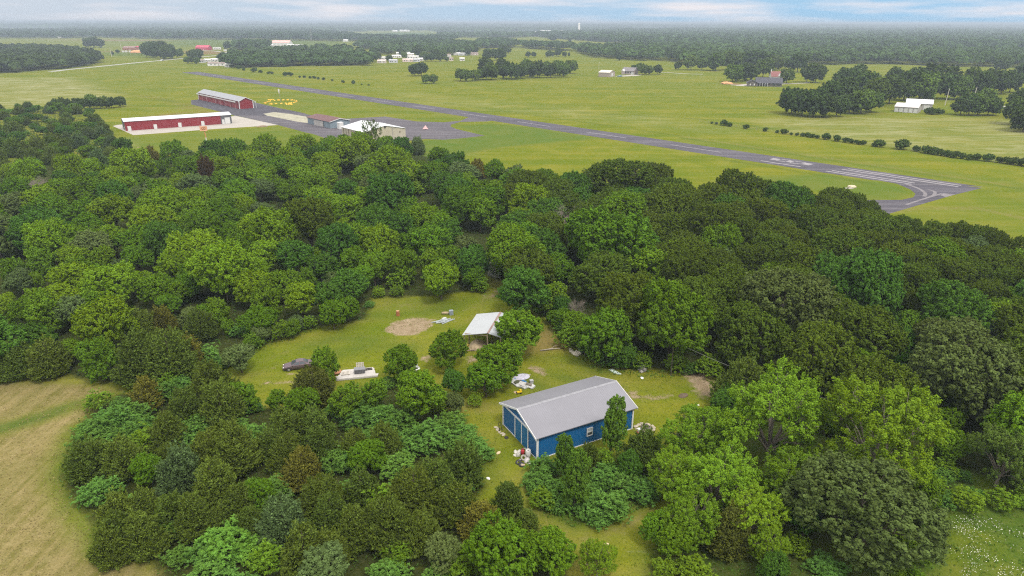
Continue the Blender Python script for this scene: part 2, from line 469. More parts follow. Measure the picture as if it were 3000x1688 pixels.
# taller strips, wheel lines and drains across the airfield grass
for L_, w_, ly, v_ in (([(1990, 398), (2420, 462), (3040, 556)], 3.0, 'hay', .55), ([(1995, 404), (2420, 468), (3040, 562)], 1.6, 'lush', .9), ([(1000, 262), (1427, 318), (1990, 398)], 2.5, 'lush', .6), ([(760, 262), (1000, 296), (1250, 328), (1340, 340)], 4.0, 'hay', .5),
                       ([(590, 262), (800, 278), (1000, 305)], 2.5, 'lush', .8), ([(1200, 480), (1480, 432), (1760, 408), (2000, 446)], 1.5, 'hay', .5), ([(2130, 470), (2400, 512), (2560, 540)], 2.5, 'lush', .7), ([(2520, 630), (2700, 610), (2860, 610), (3000, 640)], 4.0, 'hay', .5),
                       ([(0, 268), (300, 262), (520, 300)], 3.0, 'lush', .8), ([(330, 300), (450, 320), (560, 318)], 3.0, 'hay', .6), ([(420, 280), (560, 306), (650, 336)], 2.2, 'soil', .45), ([(470, 425), (600, 436), (640, 432)], 1.6, 'dirt', .45), ([(1700, 330), (2100, 352), (2300, 385)], 4.0, 'lush', .6), ([(1500, 262), (1900, 270), (2400, 300)], 4.0, 'hay', .35), ([(2020, 430), (2060, 434)], 1.0, 'dirt', .5)):
    paint_line(ly, L_, w_, 1.2, v_)
# far fields
paint('crop', [(1080, 104), (1110, 95), (1260, 95), (1250, 105), (1120, 107)], 20, 0.9)
paint('crop', [(270, 148), (480, 150), (520, 165), (310, 165)], 12, 0.5)
paint('crop', [(480, 116), (760, 116), (1000, 122), (980, 140), (700, 142), (480, 136)], 20, 0.55)
paint('soil', [(320, 127), (360, 118), (455, 117), (440, 124), (390, 127)], 12)
paint('soil', [(200, 112), (290, 112), (290, 116), (200, 116)], 20, 0.7)
paint('soil', [(390, 148), (425, 147), (424, 155), (395, 156)], 6, 1.0)
paint('soil', [(530, 152), (570, 145), (640, 150), (665, 158), (600, 160), (550, 158)], 8, 0.8)
paint('soil', [(2118, 241), (2140, 243), (2195, 248), (2185, 252), (2120, 248)], 3, 0.9)
paint('pale', [(-400, 78), (180, 84), (190, 92), (-400, 90)], 60, 0.8)
paint('pale', [(-1000, 67.0), (4000, 73.0), (4000, 76.5), (-1000, 70.5)], 500, 0.9)

gm_ = bpy.data.meshes.new('ground')
nx, ny = len(gx), len(gy)
ii = (np.arange(ny - 1)[:, None] * nx + np.arange(nx - 1)[None, :]).ravel()
GF = np.stack([ii, ii + 1, ii + nx + 1, ii + nx], 1)
m_ground, nt = mat('meadow')
tc = nd(nt, 'ShaderNodeTexCoord'); P = tc.outputs['Object']
A = nd(nt, 'ShaderNodeAttribute', attribute_name='cover_a'); B = nd(nt, 'ShaderNodeAttribute', attribute_name='cover_b')
sa = nd(nt, 'ShaderNodeSeparateColor', {0: A.outputs['Color']}); sb = nd(nt, 'ShaderNodeSeparateColor', {0: B.outputs['Color']})
hay, dirt, floor_, lush = sa.outputs[0], sa.outputs[1], sa.outputs[2], A.outputs['Alpha']
pale, crop, soil, mown = sb.outputs[0], sb.outputs[1], sb.outputs[2], B.outputs['Alpha']
n_big = noise(nt, P, 0.012, 5.0, 0.6, 0.6); n_mid = noise(nt, P, 0.09, 6.0, 0.62, 0.4)
n_sm = noise(nt, P, 0.8, 5.0, 0.65); n_fine = noise(nt, P, 5.0, 3.0, 0.7)
mp = nd(nt, 'ShaderNodeMapping', {0: P, 'Rotation': (0, 0, rad(42)), 'Scale': (0.010, 0.055, 1)})
n_drill = noise(nt, mp.outputs[0], 1.0, 5.0, 0.6, 0.3)
# meadow: olive and yellow-green patches
c = mixc(nt, mrange(nt, n_big, 0.35, 0.65), (0.138, 0.162, 0.009), (0.185, 0.182, 0.014))
c = mixc(nt, mrange(nt, n_drill, 0.42, 0.66, 0, 0.85), c, (0.092, 0.138, 0.007))
c = mixc(nt, mrange(nt, n_mid, 0.45, 0.75, 0, 0.7), c, (0.212, 0.187, 0.030))
c = mixc(nt, mrange(nt, n_sm, 0.35, 0.7, 0, 0.5), c, (0.074, 0.099, 0.008))
mp4 = nd(nt, 'ShaderNodeMapping', {0: P, 'Rotation': (0, 0, rad(17)), 'Scale': (0.004, 0.16, 1)})
n_rows = noise(nt, mp4.outputs[0], 1.0, 6.0, 0.6, 0.2)
c = mixc(nt, mrange(nt, n_rows, 0.50, 0.72, 0, 0.55), c, (0.068, 0.105, 0.007))
c = mixc(nt, mrange(nt, n_rows, 0.48, 0.30, 0, 0.45), c, (0.245, 0.209, 0.046))
n_pat = noise(nt, P, 0.035, 6.0, 0.68, 0.8)
c = mixc(nt, mrange(nt, n_pat, 0.50, 0.66, 0, 0.6), c, (0.085, 0.125, 0.007))
c = mixc(nt, mrange(nt, n_pat, 0.46, 0.32, 0, 0.5), c, (0.215, 0.200, 0.034))
# mown strips: fresher green
cm = mixc(nt, mrange(nt, n_mid, 0.3, 0.7), (0.067, 0.123, 0.015), (0.108, 0.137, 0.022))
cm = mixc(nt, mrange(nt, n_sm, 0.4, 0.75, 0, 0.4), cm, (0.118, 0.133, 0.034))
c = mixc(nt, mown, c, cm)
# pale, seeding and flowering grass in streaks
mp2 = nd(nt, 'ShaderNodeMapping', {0: P, 'Scale': (0.035, 0.12, 1), 'Rotation': (0, 0, 0.15)})
n_str = noise(nt, mp2.outputs[0], 1.0, 7.0, 0.7, 0.8)
pf = math_(nt, 'MULTIPLY', pale, mrange(nt, n_str, 0.46, 0.64))
c = mixc(nt, math_(nt, 'MULTIPLY', pale, 0.45), c, (0.186, 0.186, 0.063))
c = mixc(nt, math_(nt, 'MULTIPLY', pf, 0.75), c, (0.312, 0.297, 0.164))
fl0 = math_(nt, 'MULTIPLY', mrange(nt, n_str, 0.62, 0.70), mrange(nt, n_sm, 0.5, 0.62))
c = mixc(nt, math_(nt, 'MULTIPLY', fl0, 0.5), c, (0.312, 0.312, 0.186))
c = mixc(nt, crop, c, (0.056, 0.100, 0.022))
# lush weeds
cl = mixc(nt, mrange(nt, n_sm, 0.3, 0.7), (0.044, 0.086, 0.012), (0.081, 0.115, 0.016))
c = mixc(nt, math_(nt, 'MULTIPLY', lush, mrange(nt, n_mid, 0.25, 0.55)), c, cl)
# hay stubble with mowing rows
mp3 = nd(nt, 'ShaderNodeMapping', {0: P, 'Rotation': (0, 0, rad(-38)), 'Scale': (0.75, 0.03, 1)})
n_row = noise(nt, mp3.outputs[0], 1.0, 5.0, 0.6, 0.4)
ch = mixc(nt, mrange(nt, n_row, 0.36, 0.62), (0.125, 0.112, 0.030), (0.215, 0.170, 0.072))
ch = mixc(nt, mrange(nt, n_sm, 0.42, 0.75, 0, 0.65), ch, (0.294, 0.230, 0.115))
ch = mixc(nt, mrange(nt, n_mid, 0.5, 0.72, 0, 0.5), ch, (0.096, 0.099, 0.022))
hf = math_(nt, 'MULTIPLY', hay, mrange(nt, math_(nt, 'ADD', n_sm, math_(nt, 'MULTIPLY', hay, 0.5)), 0.45, 0.85))
hf = math_(nt, 'MULTIPLY', hf, math_(nt, 'SUBTRACT', 1.0, math_(nt, 'MULTIPLY', lush, 0.85)))
c = mixc(nt, hf, c, ch)
# reddish soil
so = mixc(nt, mrange(nt, n_sm, 0.3, 0.7), (0.166, 0.090, 0.048), (0.230, 0.141, 0.083))
c = mixc(nt, math_(nt, 'MULTIPLY', soil, mrange(nt, n_mid, 0.25, 0.5)), c, so)
# bare dirt, ragged at the edge
cd = mixc(nt, mrange(nt, n_sm, 0.3, 0.72), (0.192, 0.138, 0.083), (0.333, 0.256, 0.179))
cd = mixc(nt, mrange(nt, n_fine, 0.5, 0.75, 0, 0.5), cd, (0.128, 0.096, 0.058))
df = mrange(nt, math_(nt, 'ADD', dirt, math_(nt, 'MULTIPLY', math_(nt, 'SUBTRACT', n_sm, 0.5), 1.3)), 0.36, 0.72)
df = math_(nt, 'MULTIPLY', df, mrange(nt, dirt, 0.02, 0.2))
c = mixc(nt, df, c, cd)
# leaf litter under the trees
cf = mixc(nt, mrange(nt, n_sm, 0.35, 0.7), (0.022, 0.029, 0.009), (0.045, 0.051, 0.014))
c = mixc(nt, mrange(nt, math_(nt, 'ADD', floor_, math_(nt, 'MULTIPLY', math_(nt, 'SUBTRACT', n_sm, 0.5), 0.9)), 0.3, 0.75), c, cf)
# blades
c = mixc(nt, mrange(nt, n_fine, 0.36, 0.66, 0, 0.75), c, mixc(nt, 0.55, c, (0.02, 0.03, 0.004)))
n_tuft = noise(nt, P, 2.1, 3.0, 0.75)
c = mixc(nt, mrange(nt, n_tuft, 0.56, 0.72, 0, 0.45), c, mixc(nt, 0.6, c, (0.26, 0.24, 0.09)))
finish(m_ground, nt, c, 0.95, 0, 0.0, n_fine, 0.12, 0.55)
gme = mesh_np('ground', np.concatenate([gxy, np.zeros((len(gxy), 1))], 1), GF, m_ground)
for nm, keys in (('cover_a', ('hay', 'dirt', 'floor', 'lush')), ('cover_b', ('pale', 'crop', 'soil', 'mown'))):
    a = gme.attributes.new(nm, 'FLOAT_COLOR', 'POINT')
    a.data.foreach_set('color', np.stack([LAY[k] for k in keys], 1).astype(np.float32).ravel())
tag(link(gme, 'ground'), 'olive green meadow and mown grass spreading to the horizon', kind='structure')

# ------------------------------------------------------------------ paved sheets
def sheet(name, poly, z, m, label, world=False, kind='structure'):
    P = np.array(poly, float) if world else Gv(poly)
    V = [(p[0], p[1], z) for p in P]
    T = tessellate_polygon([[Vector(v) for v in V]])
    me = bpy.data.meshes.new(name)
    F = []
    for t in T:
        a, b, cc = [Vector(V[i]) for i in t]
        F.append(t if (b - a).cross(cc - a).z > 0 else t[::-1])
    me.from_pydata(V, [], F); me.update(); me.materials.append(m)
    return tag(link(me, name), label, kind=kind)
def asphalt(name, base, patch, streak_rot=0.0, wear=0.5):
    m, nt = mat(name)
    P = nd(nt, 'ShaderNodeTexCoord').outputs['Object']
    mp = nd(nt, 'ShaderNodeMapping', {0: P, 'Rotation': (0, 0, streak_rot), 'Scale': (0.025, 0.5, 1)})
    ns = noise(nt, mp.outputs[0], 1.0, 6.0, 0.65, 0.3); nb = noise(nt, P, 0.05, 5.0, 0.6); nf = noise(nt, P, 3.0, 4.0, 0.7)
    c = mixc(nt, mrange(nt, nb, 0.35, 0.65), base, [v * 1.35 for v in base])
    c = mixc(nt, mrange(nt, ns, 0.48, 0.70, 0, wear), c, patch)
    c = mixc(nt, mrange(nt, nf, 0.45, 0.8, 0, 0.4), c, [v * 0.6 for v in base])
    return finish(m, nt, c, 0.9, 0, 0.15)
RW_DIR = G(2877, 551) - G(1000, 273.5)
RW_ANG = math.atan2(RW_DIR[1], RW_DIR[0])
m_run = asphalt('runway_asphalt', (0.052, 0.048, 0.060), (0.150, 0.138, 0.148), -RW_ANG, 0.85)
m_apron = asphalt('apron_asphalt', (0.064, 0.058, 0.068), (0.155, 0.14, 0.14), -RW_ANG + 0.2, 0.75)
m_newasp = asphalt('fresh_asphalt', (0.046, 0.043, 0.053), (0.08, 0.072, 0.082), 0.3, 0.3)
m_conc = plain('pad_concrete', (0.30, 0.275, 0.245), 0.85, 0, 0.08, 0.15)
m_paint = plain('road_paint', (0.21, 0.195, 0.205), 0.8, 0, 0.3, 0.9, dirt=(0.13, 0.12, 0.135))
m_gravel = plain('gravel', (0.27, 0.255, 0.19), 0.95, 0, 0.35, 0.22, dirt=(0.11, 0.14, 0.03))
m_white = plain('white_metal', (0.55, 0.55, 0.54), 0.45, 0, 0.05, 0.5)

# runway straight between its two ends
ra, rb = G(531, 212.3), G(2877, 551)
up = [G(1000, 273.5), G(1427, 330), G(2000, 419.5), G(2420, 483)]
lo = [G(1000, 286), G(1582, 374.6), G(2000, 441), G(2415, 507)]
mu = np.polyfit([p[0] for p in up], [p[1] for p in up], 1)
ml = np.polyfit([p[0] for p in lo], [p[1] for p in lo], 1)
sl = (mu[0] + ml[0]) / 2
rd = np.array([1, sl]) / math.hypot(1, sl); rn = np.array([-rd[1], rd[0]])
ou = np.mean([np.dot(p[:2], rn) for p in up]); ol = np.mean([np.dot(p[:2], rn) for p in lo])
rw_w = ou - ol
def RP(s, t):      # runway frame: s metres along from the near (right) end, t across, 0 = camera side edge
    e = np.dot(rb[:2], rd)
    q = rd * (e - s) + rn * (ol + t)
    return (q[0], q[1], 0.0)
rw_len = np.dot(rb[:2], rd) - np.dot(ra[:2], rd)
print('RUNWAY', rw_w, rw_len, math.degrees(RW_ANG))
w = rw_w
sheet('runway', [RP(0, w), RP(rw_len, w), RP(rw_len, 0), RP(30, 0)], 0.012, m_run, 'grey asphalt runway crossing the meadow behind the wood', True)
sheet('turning_loop', [(2400, 504.6), (2540, 523), (2628, 538.6), (2667, 555.5), (2682, 568), (2676, 578), (2642, 585.5), (2555, 586), (2470, 586), (2460, 700), (2575, 635), (2792, 572), (2877, 551), (2800, 541), (2700, 530)], 0.007, m_run, 'paved turning loop at the near end of the runway')
sheet('apron', [(560, 293.7), (581, 291.7), (746, 300), (804.6, 314), (890, 331.5), (902, 336), (1016, 348), (1128, 341.6), (1221, 356), (1300, 358.5), (1349, 354), (1372.7, 343.6), (1355, 335), (1400, 338), (1450, 352), (1427, 356), (1349, 357.5),
                (1322, 365), (1320, 371), (1338, 378.5), (1421, 398), (1345, 406), (1299, 409.5), (1248, 407.6), (1200, 412), (1000, 415), (953, 405), (918, 393), (894, 388), (814, 366.5), (700, 341), (688, 339.3), (653, 329.6), (560, 306)], 0.008, m_apron, 'worn grey asphalt apron and taxiway round the hangars')
sheet('fresh_paving', [(562, 293.9), (581, 292), (745, 300.5), (803, 314.5), (885, 331.2), (800, 328), (770, 332), (780, 339), (712, 337.5), (690, 339), (654, 329.3), (562, 305.8)], 0.016, m_newasp, 'darker fresh asphalt round the far red hangar')
sheet('gravel_island', [(771.6, 333.8), (802.6, 329), (850, 334), (901.6, 343), (901.6, 360.6), (870.6, 356.8), (783, 339)], 0.020, m_gravel, 'pale gravel and weeds between the taxi lanes')
sheet('concrete_pad', [(330, 369.5), (391, 396.3), (640, 377.5), (815, 366.6), (688.8, 339.4), (660, 345), (345, 366)], 0.022, m_conc, 'pale concrete pad under the near red hangar')
# markings
def dash(s0, s1, t0, t1, name='runway_marking', label='faded white stripe painted on the runway'):
    sheet(name, [RP(s0, t0), RP(s1, t0), RP(s1, t1), RP(s0, t1)], 0.020, m_paint, label, True)
rsb = np.dot(rb[:2], rd)
def S_of(px, py): return rsb - np.dot(G(px, py)[:2], rd)
def T_of(px, py): return np.dot(G(px, py)[:2], rn) - ol
s_a = S_of(2810, 546); s_b = S_of(2470, 492.5)
for t in (0.19, 0.36, 0.64, 0.81):
    dash(s_a if t > 0.5 else s_a + 12, s_b + (0.5 - t) * 6, w * t - 0.55, w * t + 0.55)
# runway number "18": strokes in the runway frame (top of the figures points away from the threshold)
n0, n1 = S_of(2370, 480), S_of(2262, 466)
nb_, nt_ = S_of(2383, 481), S_of(2252, 467)
hh = nt_ - nb_
dash(S_of(2342, 490), S_of(2225, 472), w * 0.20, w * 0.20 + 1.0, 'runway_number', 'white figure 1 of the runway number 18')
x0, x1, sw = w * 0.50, w * 0.80, 0.9
z8 = [(nb_, x0 + 0.6, nb_ + hh * 0.20, x1 - 0.6), (nb_ + hh * 0.20, x0, nb_ + hh * 0.46, x0 + sw), (nb_ + hh * 0.20, x1 - sw, nb_ + hh * 0.46, x1),
      (nb_ + hh * 0.46, x0 + 0.7, nb_ + hh * 0.58, x1 - 0.7), (nb_ + hh * 0.58, x0, nb_ + hh * 0.80, x0 + sw), (nb_ + hh * 0.58, x1 - sw, nb_ + hh * 0.80, x1), (nb_ + hh * 0.80, x0 + 0.6, nt_, x1 - 0.6)]
mb = MB()
for a0, b0, a1, b1 in z8:
    P_ = [RP(a0, b0), RP(a1, b0), RP(a1, b1), RP(a0, b1)]
    P_ = [(p[0], p[1], 0.020) for p in P_]
    if (Vector(P_[1]) - Vector(P_[0])).cross(Vector(P_[2]) - Vector(P_[0])).z < 0: P_ = P_[::-1]
    mb.add(P_, [(0, 1, 2, 3)])
tag(mb.build('runway_number', m_paint), 'white figure 8 of the runway number 18', kind='structure')
s = nt_ + 22
while s < rw_len - 20:
    dash(s, s + 26, w / 2 - 0.35, w / 2 + 0.35); s += 52
# taxi lines and tyre-worn arcs in the loop
def ribbon(name, pts, width, z, m, label, kind='structure'):
    P = [np.array(p, float)[:2] for p in pts]; V = []; F = []
    for i, p in enumerate(P):
        t = P[min(i + 1, len(P) - 1)] - P[max(i - 1, 0)]; t = t / np.linalg.norm(t)
        n = np.array([-t[1], t[0]]) * width / 2
        V += [(*(p + n), z), (*(p - n), z)]
    for i in range(len(P) - 1): F.append((2 * i, 2 * i + 1, 2 * i + 3, 2 * i + 2))
    me = bpy.data.meshes.new(name); me.from_pydata(V, [], F); me.update(); me.materials.append(m)
    return tag(link(me, name), label, kind=kind)
def smooth(pts, n=8):
    P = [np.array(p, float) for p in pts]; out = []
    for i in range(len(P) - 1):
        p0, p1, p2, p3 = P[max(i - 1, 0)], P[i], P[i + 1], P[min(i + 2, len(P) - 1)]
        for k in range(n):
            t = k / n
            out.append(0.5 * (2 * p1 + (p2 - p0) * t + (2 * p0 - 5 * p1 + 4 * p2 - p3) * t * t + (3 * p1 - p0 - 3 * p2 + p3) * t ** 3))
    return out + [P[-1]]
m_worn = plain('worn_asphalt', (0.145, 0.132, 0.14), 0.9, 0, 0.25, 0.3, dirt=(0.075, 0.07, 0.08))
ribbon('loop_line', smooth([G(2655, 600), G(2700, 585), G(2760, 567)]), 0.8, 0.019, m_worn, 'pale worn line across the turning loop')
ribbon('tyre_track', smooth([G(2655, 540), G(2690, 552), G(2710, 566), G(2708, 576)]), 1.1, 0.020, m_worn, 'pale tyre-worn arc on the turning loop')
ribbon('tyre_track', smooth([G(2720, 556), G(2738, 562), G(2735, 572), G(2715, 580)]), 1.0, 0.021, m_worn, 'pale short worn curl on the turning loop')
sheet('worn_patch', [(2765, 566), (2800, 570), (2770, 578), (2755, 572)], 0.018, m_worn, 'pale worn patch at the edge of the turning loop')
# country road, drives
m_road = plain('chip_road', (0.28, 0.275, 0.25), 0.9, 0, 0.12, 0.2)
ribbon('country_road', [G(x, y) for x, y in ((150, 210), (190, 205), (300, 194), (400, 184), (470, 177.5), (560, 169.5), (665, 160.5), (720, 157))], 9.0, 0.03, m_road, 'pale country road running past the far fields')
ribbon('farm_lane', [G(x, y) for x, y in ((2140, 249), (2215, 251), (2300, 246), (2370, 243))], 5.0, 0.03, m_conc, 'pale gravel lane beside the dark-roofed house')
sheet('driveway', [(2150, 250), (2196, 245), (2196, 252), (2170, 252.5)], 0.04, m_conc, 'pale concrete drive of the dark-roofed house')
ribbon('farm_lane', [G(x, y) for x, y in ((1935, 212), (1960, 213), (2000, 216), (2060, 218))], 4.0, 0.03, m_conc, 'pale lane leading to the grey-roofed house')
sheet('driveway', [(1800, 223.5), (1850, 219.5), (1885, 219.5), (1862, 223), (1810, 225)], 0.04, m_conc, 'pale yard in front of the grey-roofed house')
ribbon('farm_lane', [G(x, y) for x, y in ((2915, 315), (2945, 312), (2975, 308), (3050, 300))], 3.5, 0.03, m_road, 'pale lane behind the round bush by the storage sheds')
ribbon('farm_lane', [G(x, y) for x, y in ((700, 157.5), (660, 154), (630, 150), (590, 148))], 7, 0.05, m_road, 'pale track to the red-roofed works')
# ------------------------------------------------------------------ buildings
def gable(name, label, A, B, C, he, rise, wm, rm, over=0.35, roof_t=0.12, group=None, cat='building', Lfix=None, Wfix=None, roof_name='roof', ridge_axis='x', z=0.0):
    """A: shared ground corner, B: end of the ridge-side (length), C: end of the gable side. Local x along AB, y along AC side"""
    A = np.array(A, float); B = np.array(B, float); C = np.array(C, float)
    u = (B - A)[:2]; L = np.linalg.norm(u); u = u / L
    v = np.array([-u[1], u[0]]); W = float(np.dot((C - A)[:2], v))
    flip = 1 if W > 0 else -1
    W = abs(W)
    if Lfix: L = Lfix
    if Wfix: W = Wfix
    ang = math.atan2(u[1], u[0])
    root = empty(name, (A[0], A[1], z), ang)
    tag(root, label, cat, group)
    Y = lambda t: t * flip
    wmb = MB()
    prof = [(Y(0), 0.0), (Y(W), 0.0), (Y(W), he), (Y(W / 2), he + rise), (Y(0), he)]
    wmb.prism(prof, 'x', 0, L)
    wmb.build('wall', wm, root)
    k = rise / (W / 2)
    r = MB()
    o = over
    for sgn in (0, 1):
        e = -o if sgn == 0 else W + o
        ze = he - k * o
        pr = [(Y(e), ze + 0.03), (Y(W / 2), he + rise + 0.03), (Y(W / 2), he + rise + 0.03 + roof_t), (Y(e), ze + 0.03 + roof_t)]
        r.prism(pr, 'x', -o, L + o)
    r.build(roof_name, rm, root)
    root['L'] = L; root['W'] = W; root['F'] = flip
    return root, L, W, flip
def panel(root, name, mat_, x, y, z, w, h, face, L, W, flip, t=0.06, proud=0.03):
    """a door, window or board on a wall. face: 'y0','y1' long walls, 'x0','x1' gable walls. (x|y, z) centre"""
    mb = MB()
    if face == 'y0': mb.box((x, -flip * (t / 2 - t + proud + 0.0) if False else -flip * proud, z), (w, t, h))
    elif face == 'y1': mb.box((x, flip * (W + proud), z), (w, t, h))
    elif face == 'x0': mb.box((-proud, flip * y, z), (t, w, h))
    else: mb.box((L + proud, flip * y, z), (t, w, h))
    return mb.build(name, mat_, root)
m_glass = plain('dark_glass', (0.05, 0.06, 0.07), 0.12, 0, 0.1, 1.0, spec=0.6)
m_dark = plain('dark_opening', (0.03, 0.028, 0.026), 0.9)
m_trim = plain('white_trim', (0.56, 0.56, 0.56), 0.45, 0, 0.06, 0.8)
m_blue = siding('blue_siding', (0.005, 0.088, 0.240), 0.23, 0.10, 0.45)
m_bluedoor = siding('blue_door_siding', (0.008, 0.105, 0.245), 0.23, 0.10, 0.45, 'Y')
m_roofgrey = siding('grey_metal_roof', (0.165, 0.163, 0.185), 0.3, 0.06, 0.42, 'X', 0.86)
m_timber = plain('weathered_timber', (0.23, 0.18, 0.13), 0.85, 0, 0.3, 1.5)

# blue barn: A = corner nearest the camera, length runs away to the right, gable faces left
bA, bB, bC = G(1573.7, 1346.8), G(1850.2, 1256.7), G(1453.7, 1250.5)
barn, L, W, fl = gable('blue_barn', 'blue metal barn with grey gable roof and white trim', bA, bB, bC, 3.45, 1.55, m_blue, m_roofgrey, 0.42, 0.10, cat='barn')
print('BARN', L, W, fl)
k = 1.55 / (W / 2)
# white corner posts, eave trim, verge boards, base strip
for x, y in ((0, 0), (L, 0), (0, W), (L, W)):
    MB().box((x, fl * y, 1.70), (0.22, 0.22, 3.40)).build('corner_trim', m_trim, barn)
for xx in (-0.46, L + 0.46):
    for s in (0, 1):
        y0 = -0.45 if s == 0 else W + 0.45
        mb = MB(); z0 = 3.45 - k * 0.45
        mb.prism([(fl * y0, z0 - 0.13), (fl * W / 2, 3.45 + 1.55 - 0.10), (fl * W / 2, 3.45 + 1.55 + 0.16), (fl * y0, z0 + 0.16)], 'x', xx - 0.03, xx + 0.03)
        mb.build('verge_trim', m_trim, barn)
mb = MB()
mb.prism([(fl * (W / 2 - 0.28), 5.0 + 0.145 - k * 0.28), (fl * W / 2, 5.0 + 0.16), (fl * (W / 2 + 0.28), 5.0 + 0.145 - k * 0.28), (fl * (W / 2), 5.0 + 0.20)], 'x', -0.42, L + 0.42)
mb.build('ridge_cap', plain('ridge_metal', (0.20, 0.20, 0.22), 0.4), barn)
MB().box((-0.07, fl * W / 2, 3.32), (0.14, W - 0.24, 0.20)).build('door_track', m_trim, barn)
for a, b in ((0.27, 0.47), (0.475, 0.67), (0.675, 0.99)):
    pass
dy = [0.245, 0.425, 0.62]      # posts seen on the door wall, as a fraction of its width from the near corner
MB().box((-0.06, fl * W * 0.335, 1.62), (0.07, W * 0.17, 3.16)).build('sliding_door', m_bluedoor, barn)
MB().box((-0.06, fl * W * 0.525, 1.62), (0.07, W * 0.18, 3.16)).build('sliding_door', m_bluedoor, barn)
for d in dy:
    MB().box((-0.085, fl * W * d, 1.66), (0.11, 0.16, 3.20)).build('door_trim', m_trim, barn)
MB().box((-0.05, fl * W / 2, 0.06), (0.06, W - 0.3, 0.12)).build('base_trim', m_trim, barn)
MB().box((L / 2, -fl * 0.04, 0.05), (L - 0.3, 0.05, 0.10)).build('base_trim', m_trim, barn)
MB().box((-0.10, fl * W / 2, 4.62), (0.14, 0.26, 0.62)).build('gable_vent', m_trim, barn)
wx = L * 0.53
fr = MB()
for dx, dz, sx, sz in ((-0.42, 0, 0.09, 1.2), (0.42, 0, 0.09, 1.2), (0, 0.57, 0.75, 0.09), (0, -0.57, 0.75, 0.09), (0, 0.0, 0.75, 0.07)):
    fr.box((wx + dx, -fl * 0.06, 1.75 + dz), (sx, 0.10, sz))
fro = fr.build('window_frame', m_trim, barn)
MB().box((wx, -fl * 0.025, 1.46), (0.75, 0.05, 0.50)).build('window_pane', m_glass, fro)
MB().box((wx, -fl * 0.028, 2.03), (0.75, 0.05, 0.50)).build('window_pane', plain('pale_pane', (0.42, 0.45, 0.47), 0.2, spec=0.6), fro)

# open pole shed with white metal roof
m_wroof = siding('white_metal_roof', (0.31, 0.325, 0.34), 0.35, 0.05, 0.4, 'X', 0.9)
zs = 3.0
sA, sB, sC = G(1354, 983, zs), G(1396.5, 921, zs), G(1440, 984, zs)
u = (sB - sA)[:2]; Ls = np.linalg.norm(u); u /= Ls
v = np.array([u[1], -u[0]])
shed = empty('open_shed', (sA[0], sA[1], 0), math.atan2(u[1], u[0]))
tag(shed, 'open pole shed with a pale corrugated metal roof and rusty ridge', 'shed')
Ws = 4.3; W2 = 2.6; rs = 0.8
print('SHED', Ls, Ws)
MB().prism([(0.0, zs), (-Ws, zs + rs), (-Ws, zs + rs + 0.07), (0.0, zs + 0.07)], 'x', 0, Ls).build('roof', m_wroof, shed)
MB().prism([(-Ws - 0.12, zs + rs), (-Ws - W2, zs + 0.2), (-Ws - W2, zs + 0.27), (-Ws - 0.12, zs + rs + 0.07)], 'x', 0.0, Ls).build('roof', m_wroof, shed)
m_rust = plain('rust', (0.30, 0.13, 0.08), 0.85, 0.1, 0.35, 3.0)
MB().prism([(-Ws + 0.06, zs + rs + 0.05), (-Ws - 0.10, zs + rs + 0.16), (-Ws - 0.32, zs + rs + 0.06), (-Ws - 0.10, zs + rs + 0.10)], 'x', 0.02, Ls - 0.02).build('ridge_cap', plain('rusty_ridge', (0.22, 0.15, 0.135), 0.8, 0, 0.3, 1.5), shed)
for x in (0.25, Ls / 3, 2 * Ls / 3, Ls - 0.25):
    for y, h in ((-0.3, zs + 0.0), (-Ws, zs + rs - 0.08), (-Ws - W2 + 0.3, zs + 0.2)):
        MB().box((x, y, h / 2), (0.16, 0.16, h)).build('post', m_timber, shed)
MB().box((Ls / 2, -Ws - W2 + 0.12, 1.35), (Ls - 0.6, 0.06, 2.6)).build('back_wall', siding('old_siding', (0.33, 0.30, 0.27), 0.3, 0.25), shed)
MB().box((0.25, -Ws / 2 - 0.2, zs + 0.28), (0.1, Ws - 0.4, 0.14), 0).build('rafter', m_timber, shed)
# things stored under the shed roof
rng = random.Random(4)
def sc(x, y): 
    q = sA[:2] + u * x + v * y
    return (q[0], q[1])
m_cloth = plain('tan_canvas', (0.36, 0.28, 0.18), 0.9, 0, 0.3, 1.2)
def lump(name, label, cat, xy, r, m, seed=0, z=0.0, squash=(1, 1, 1), parent=None, detail=2, rough=0.28, group=None, bury=0.12):
    bm = bmesh.new(); bmesh.ops.create_icosphere(bm, subdivisions=detail, radius=1.0)
    rg = random.Random(seed)
    ax = [(Vector((rg.gauss(0, 1), rg.gauss(0, 1), rg.gauss(0, 1))).normalized(), rg.uniform(-rough, rough)) for _ in range(9)]
    for q in bm.verts:
        n = q.co.normalized(); f = 1.0
        for a, k_ in ax: f += k_ * max(0, n.dot(a)) ** 3
        q.co = Vector((n.x * f * r * squash[0], n.y * f * r * squash[1], n.z * f * r * squash[2]))
        lim = -r * squash[2] * bury
        if q.co.z < lim: q.co.z = lim
        q.co.z -= lim
    me = bpy.data.meshes.new(name); bm.to_mesh(me); bm.free(); me.materials.append(m)
    o = link(me, name, parent, (xy[0], xy[1], z), rg.uniform(0, 6))
    if label: tag(o, label, cat, group)
    return o
lump('covered_load', 'tan canvas-covered heap under the open shed roof', 'heap', sc(2.0, 2.2), 1.3, m_cloth, 3, 0, (1.1, 1.0, 0.8))
lump('scrap_pile', 'dark scrap pile in the shade of the open shed', 'scrap', sc(2.2, 4.6), 1.1, plain('dark_scrap', (0.07, 0.055, 0.05), 0.8, 0, 0.5, 4), 5, 0, (1, 1.1, 0.9))
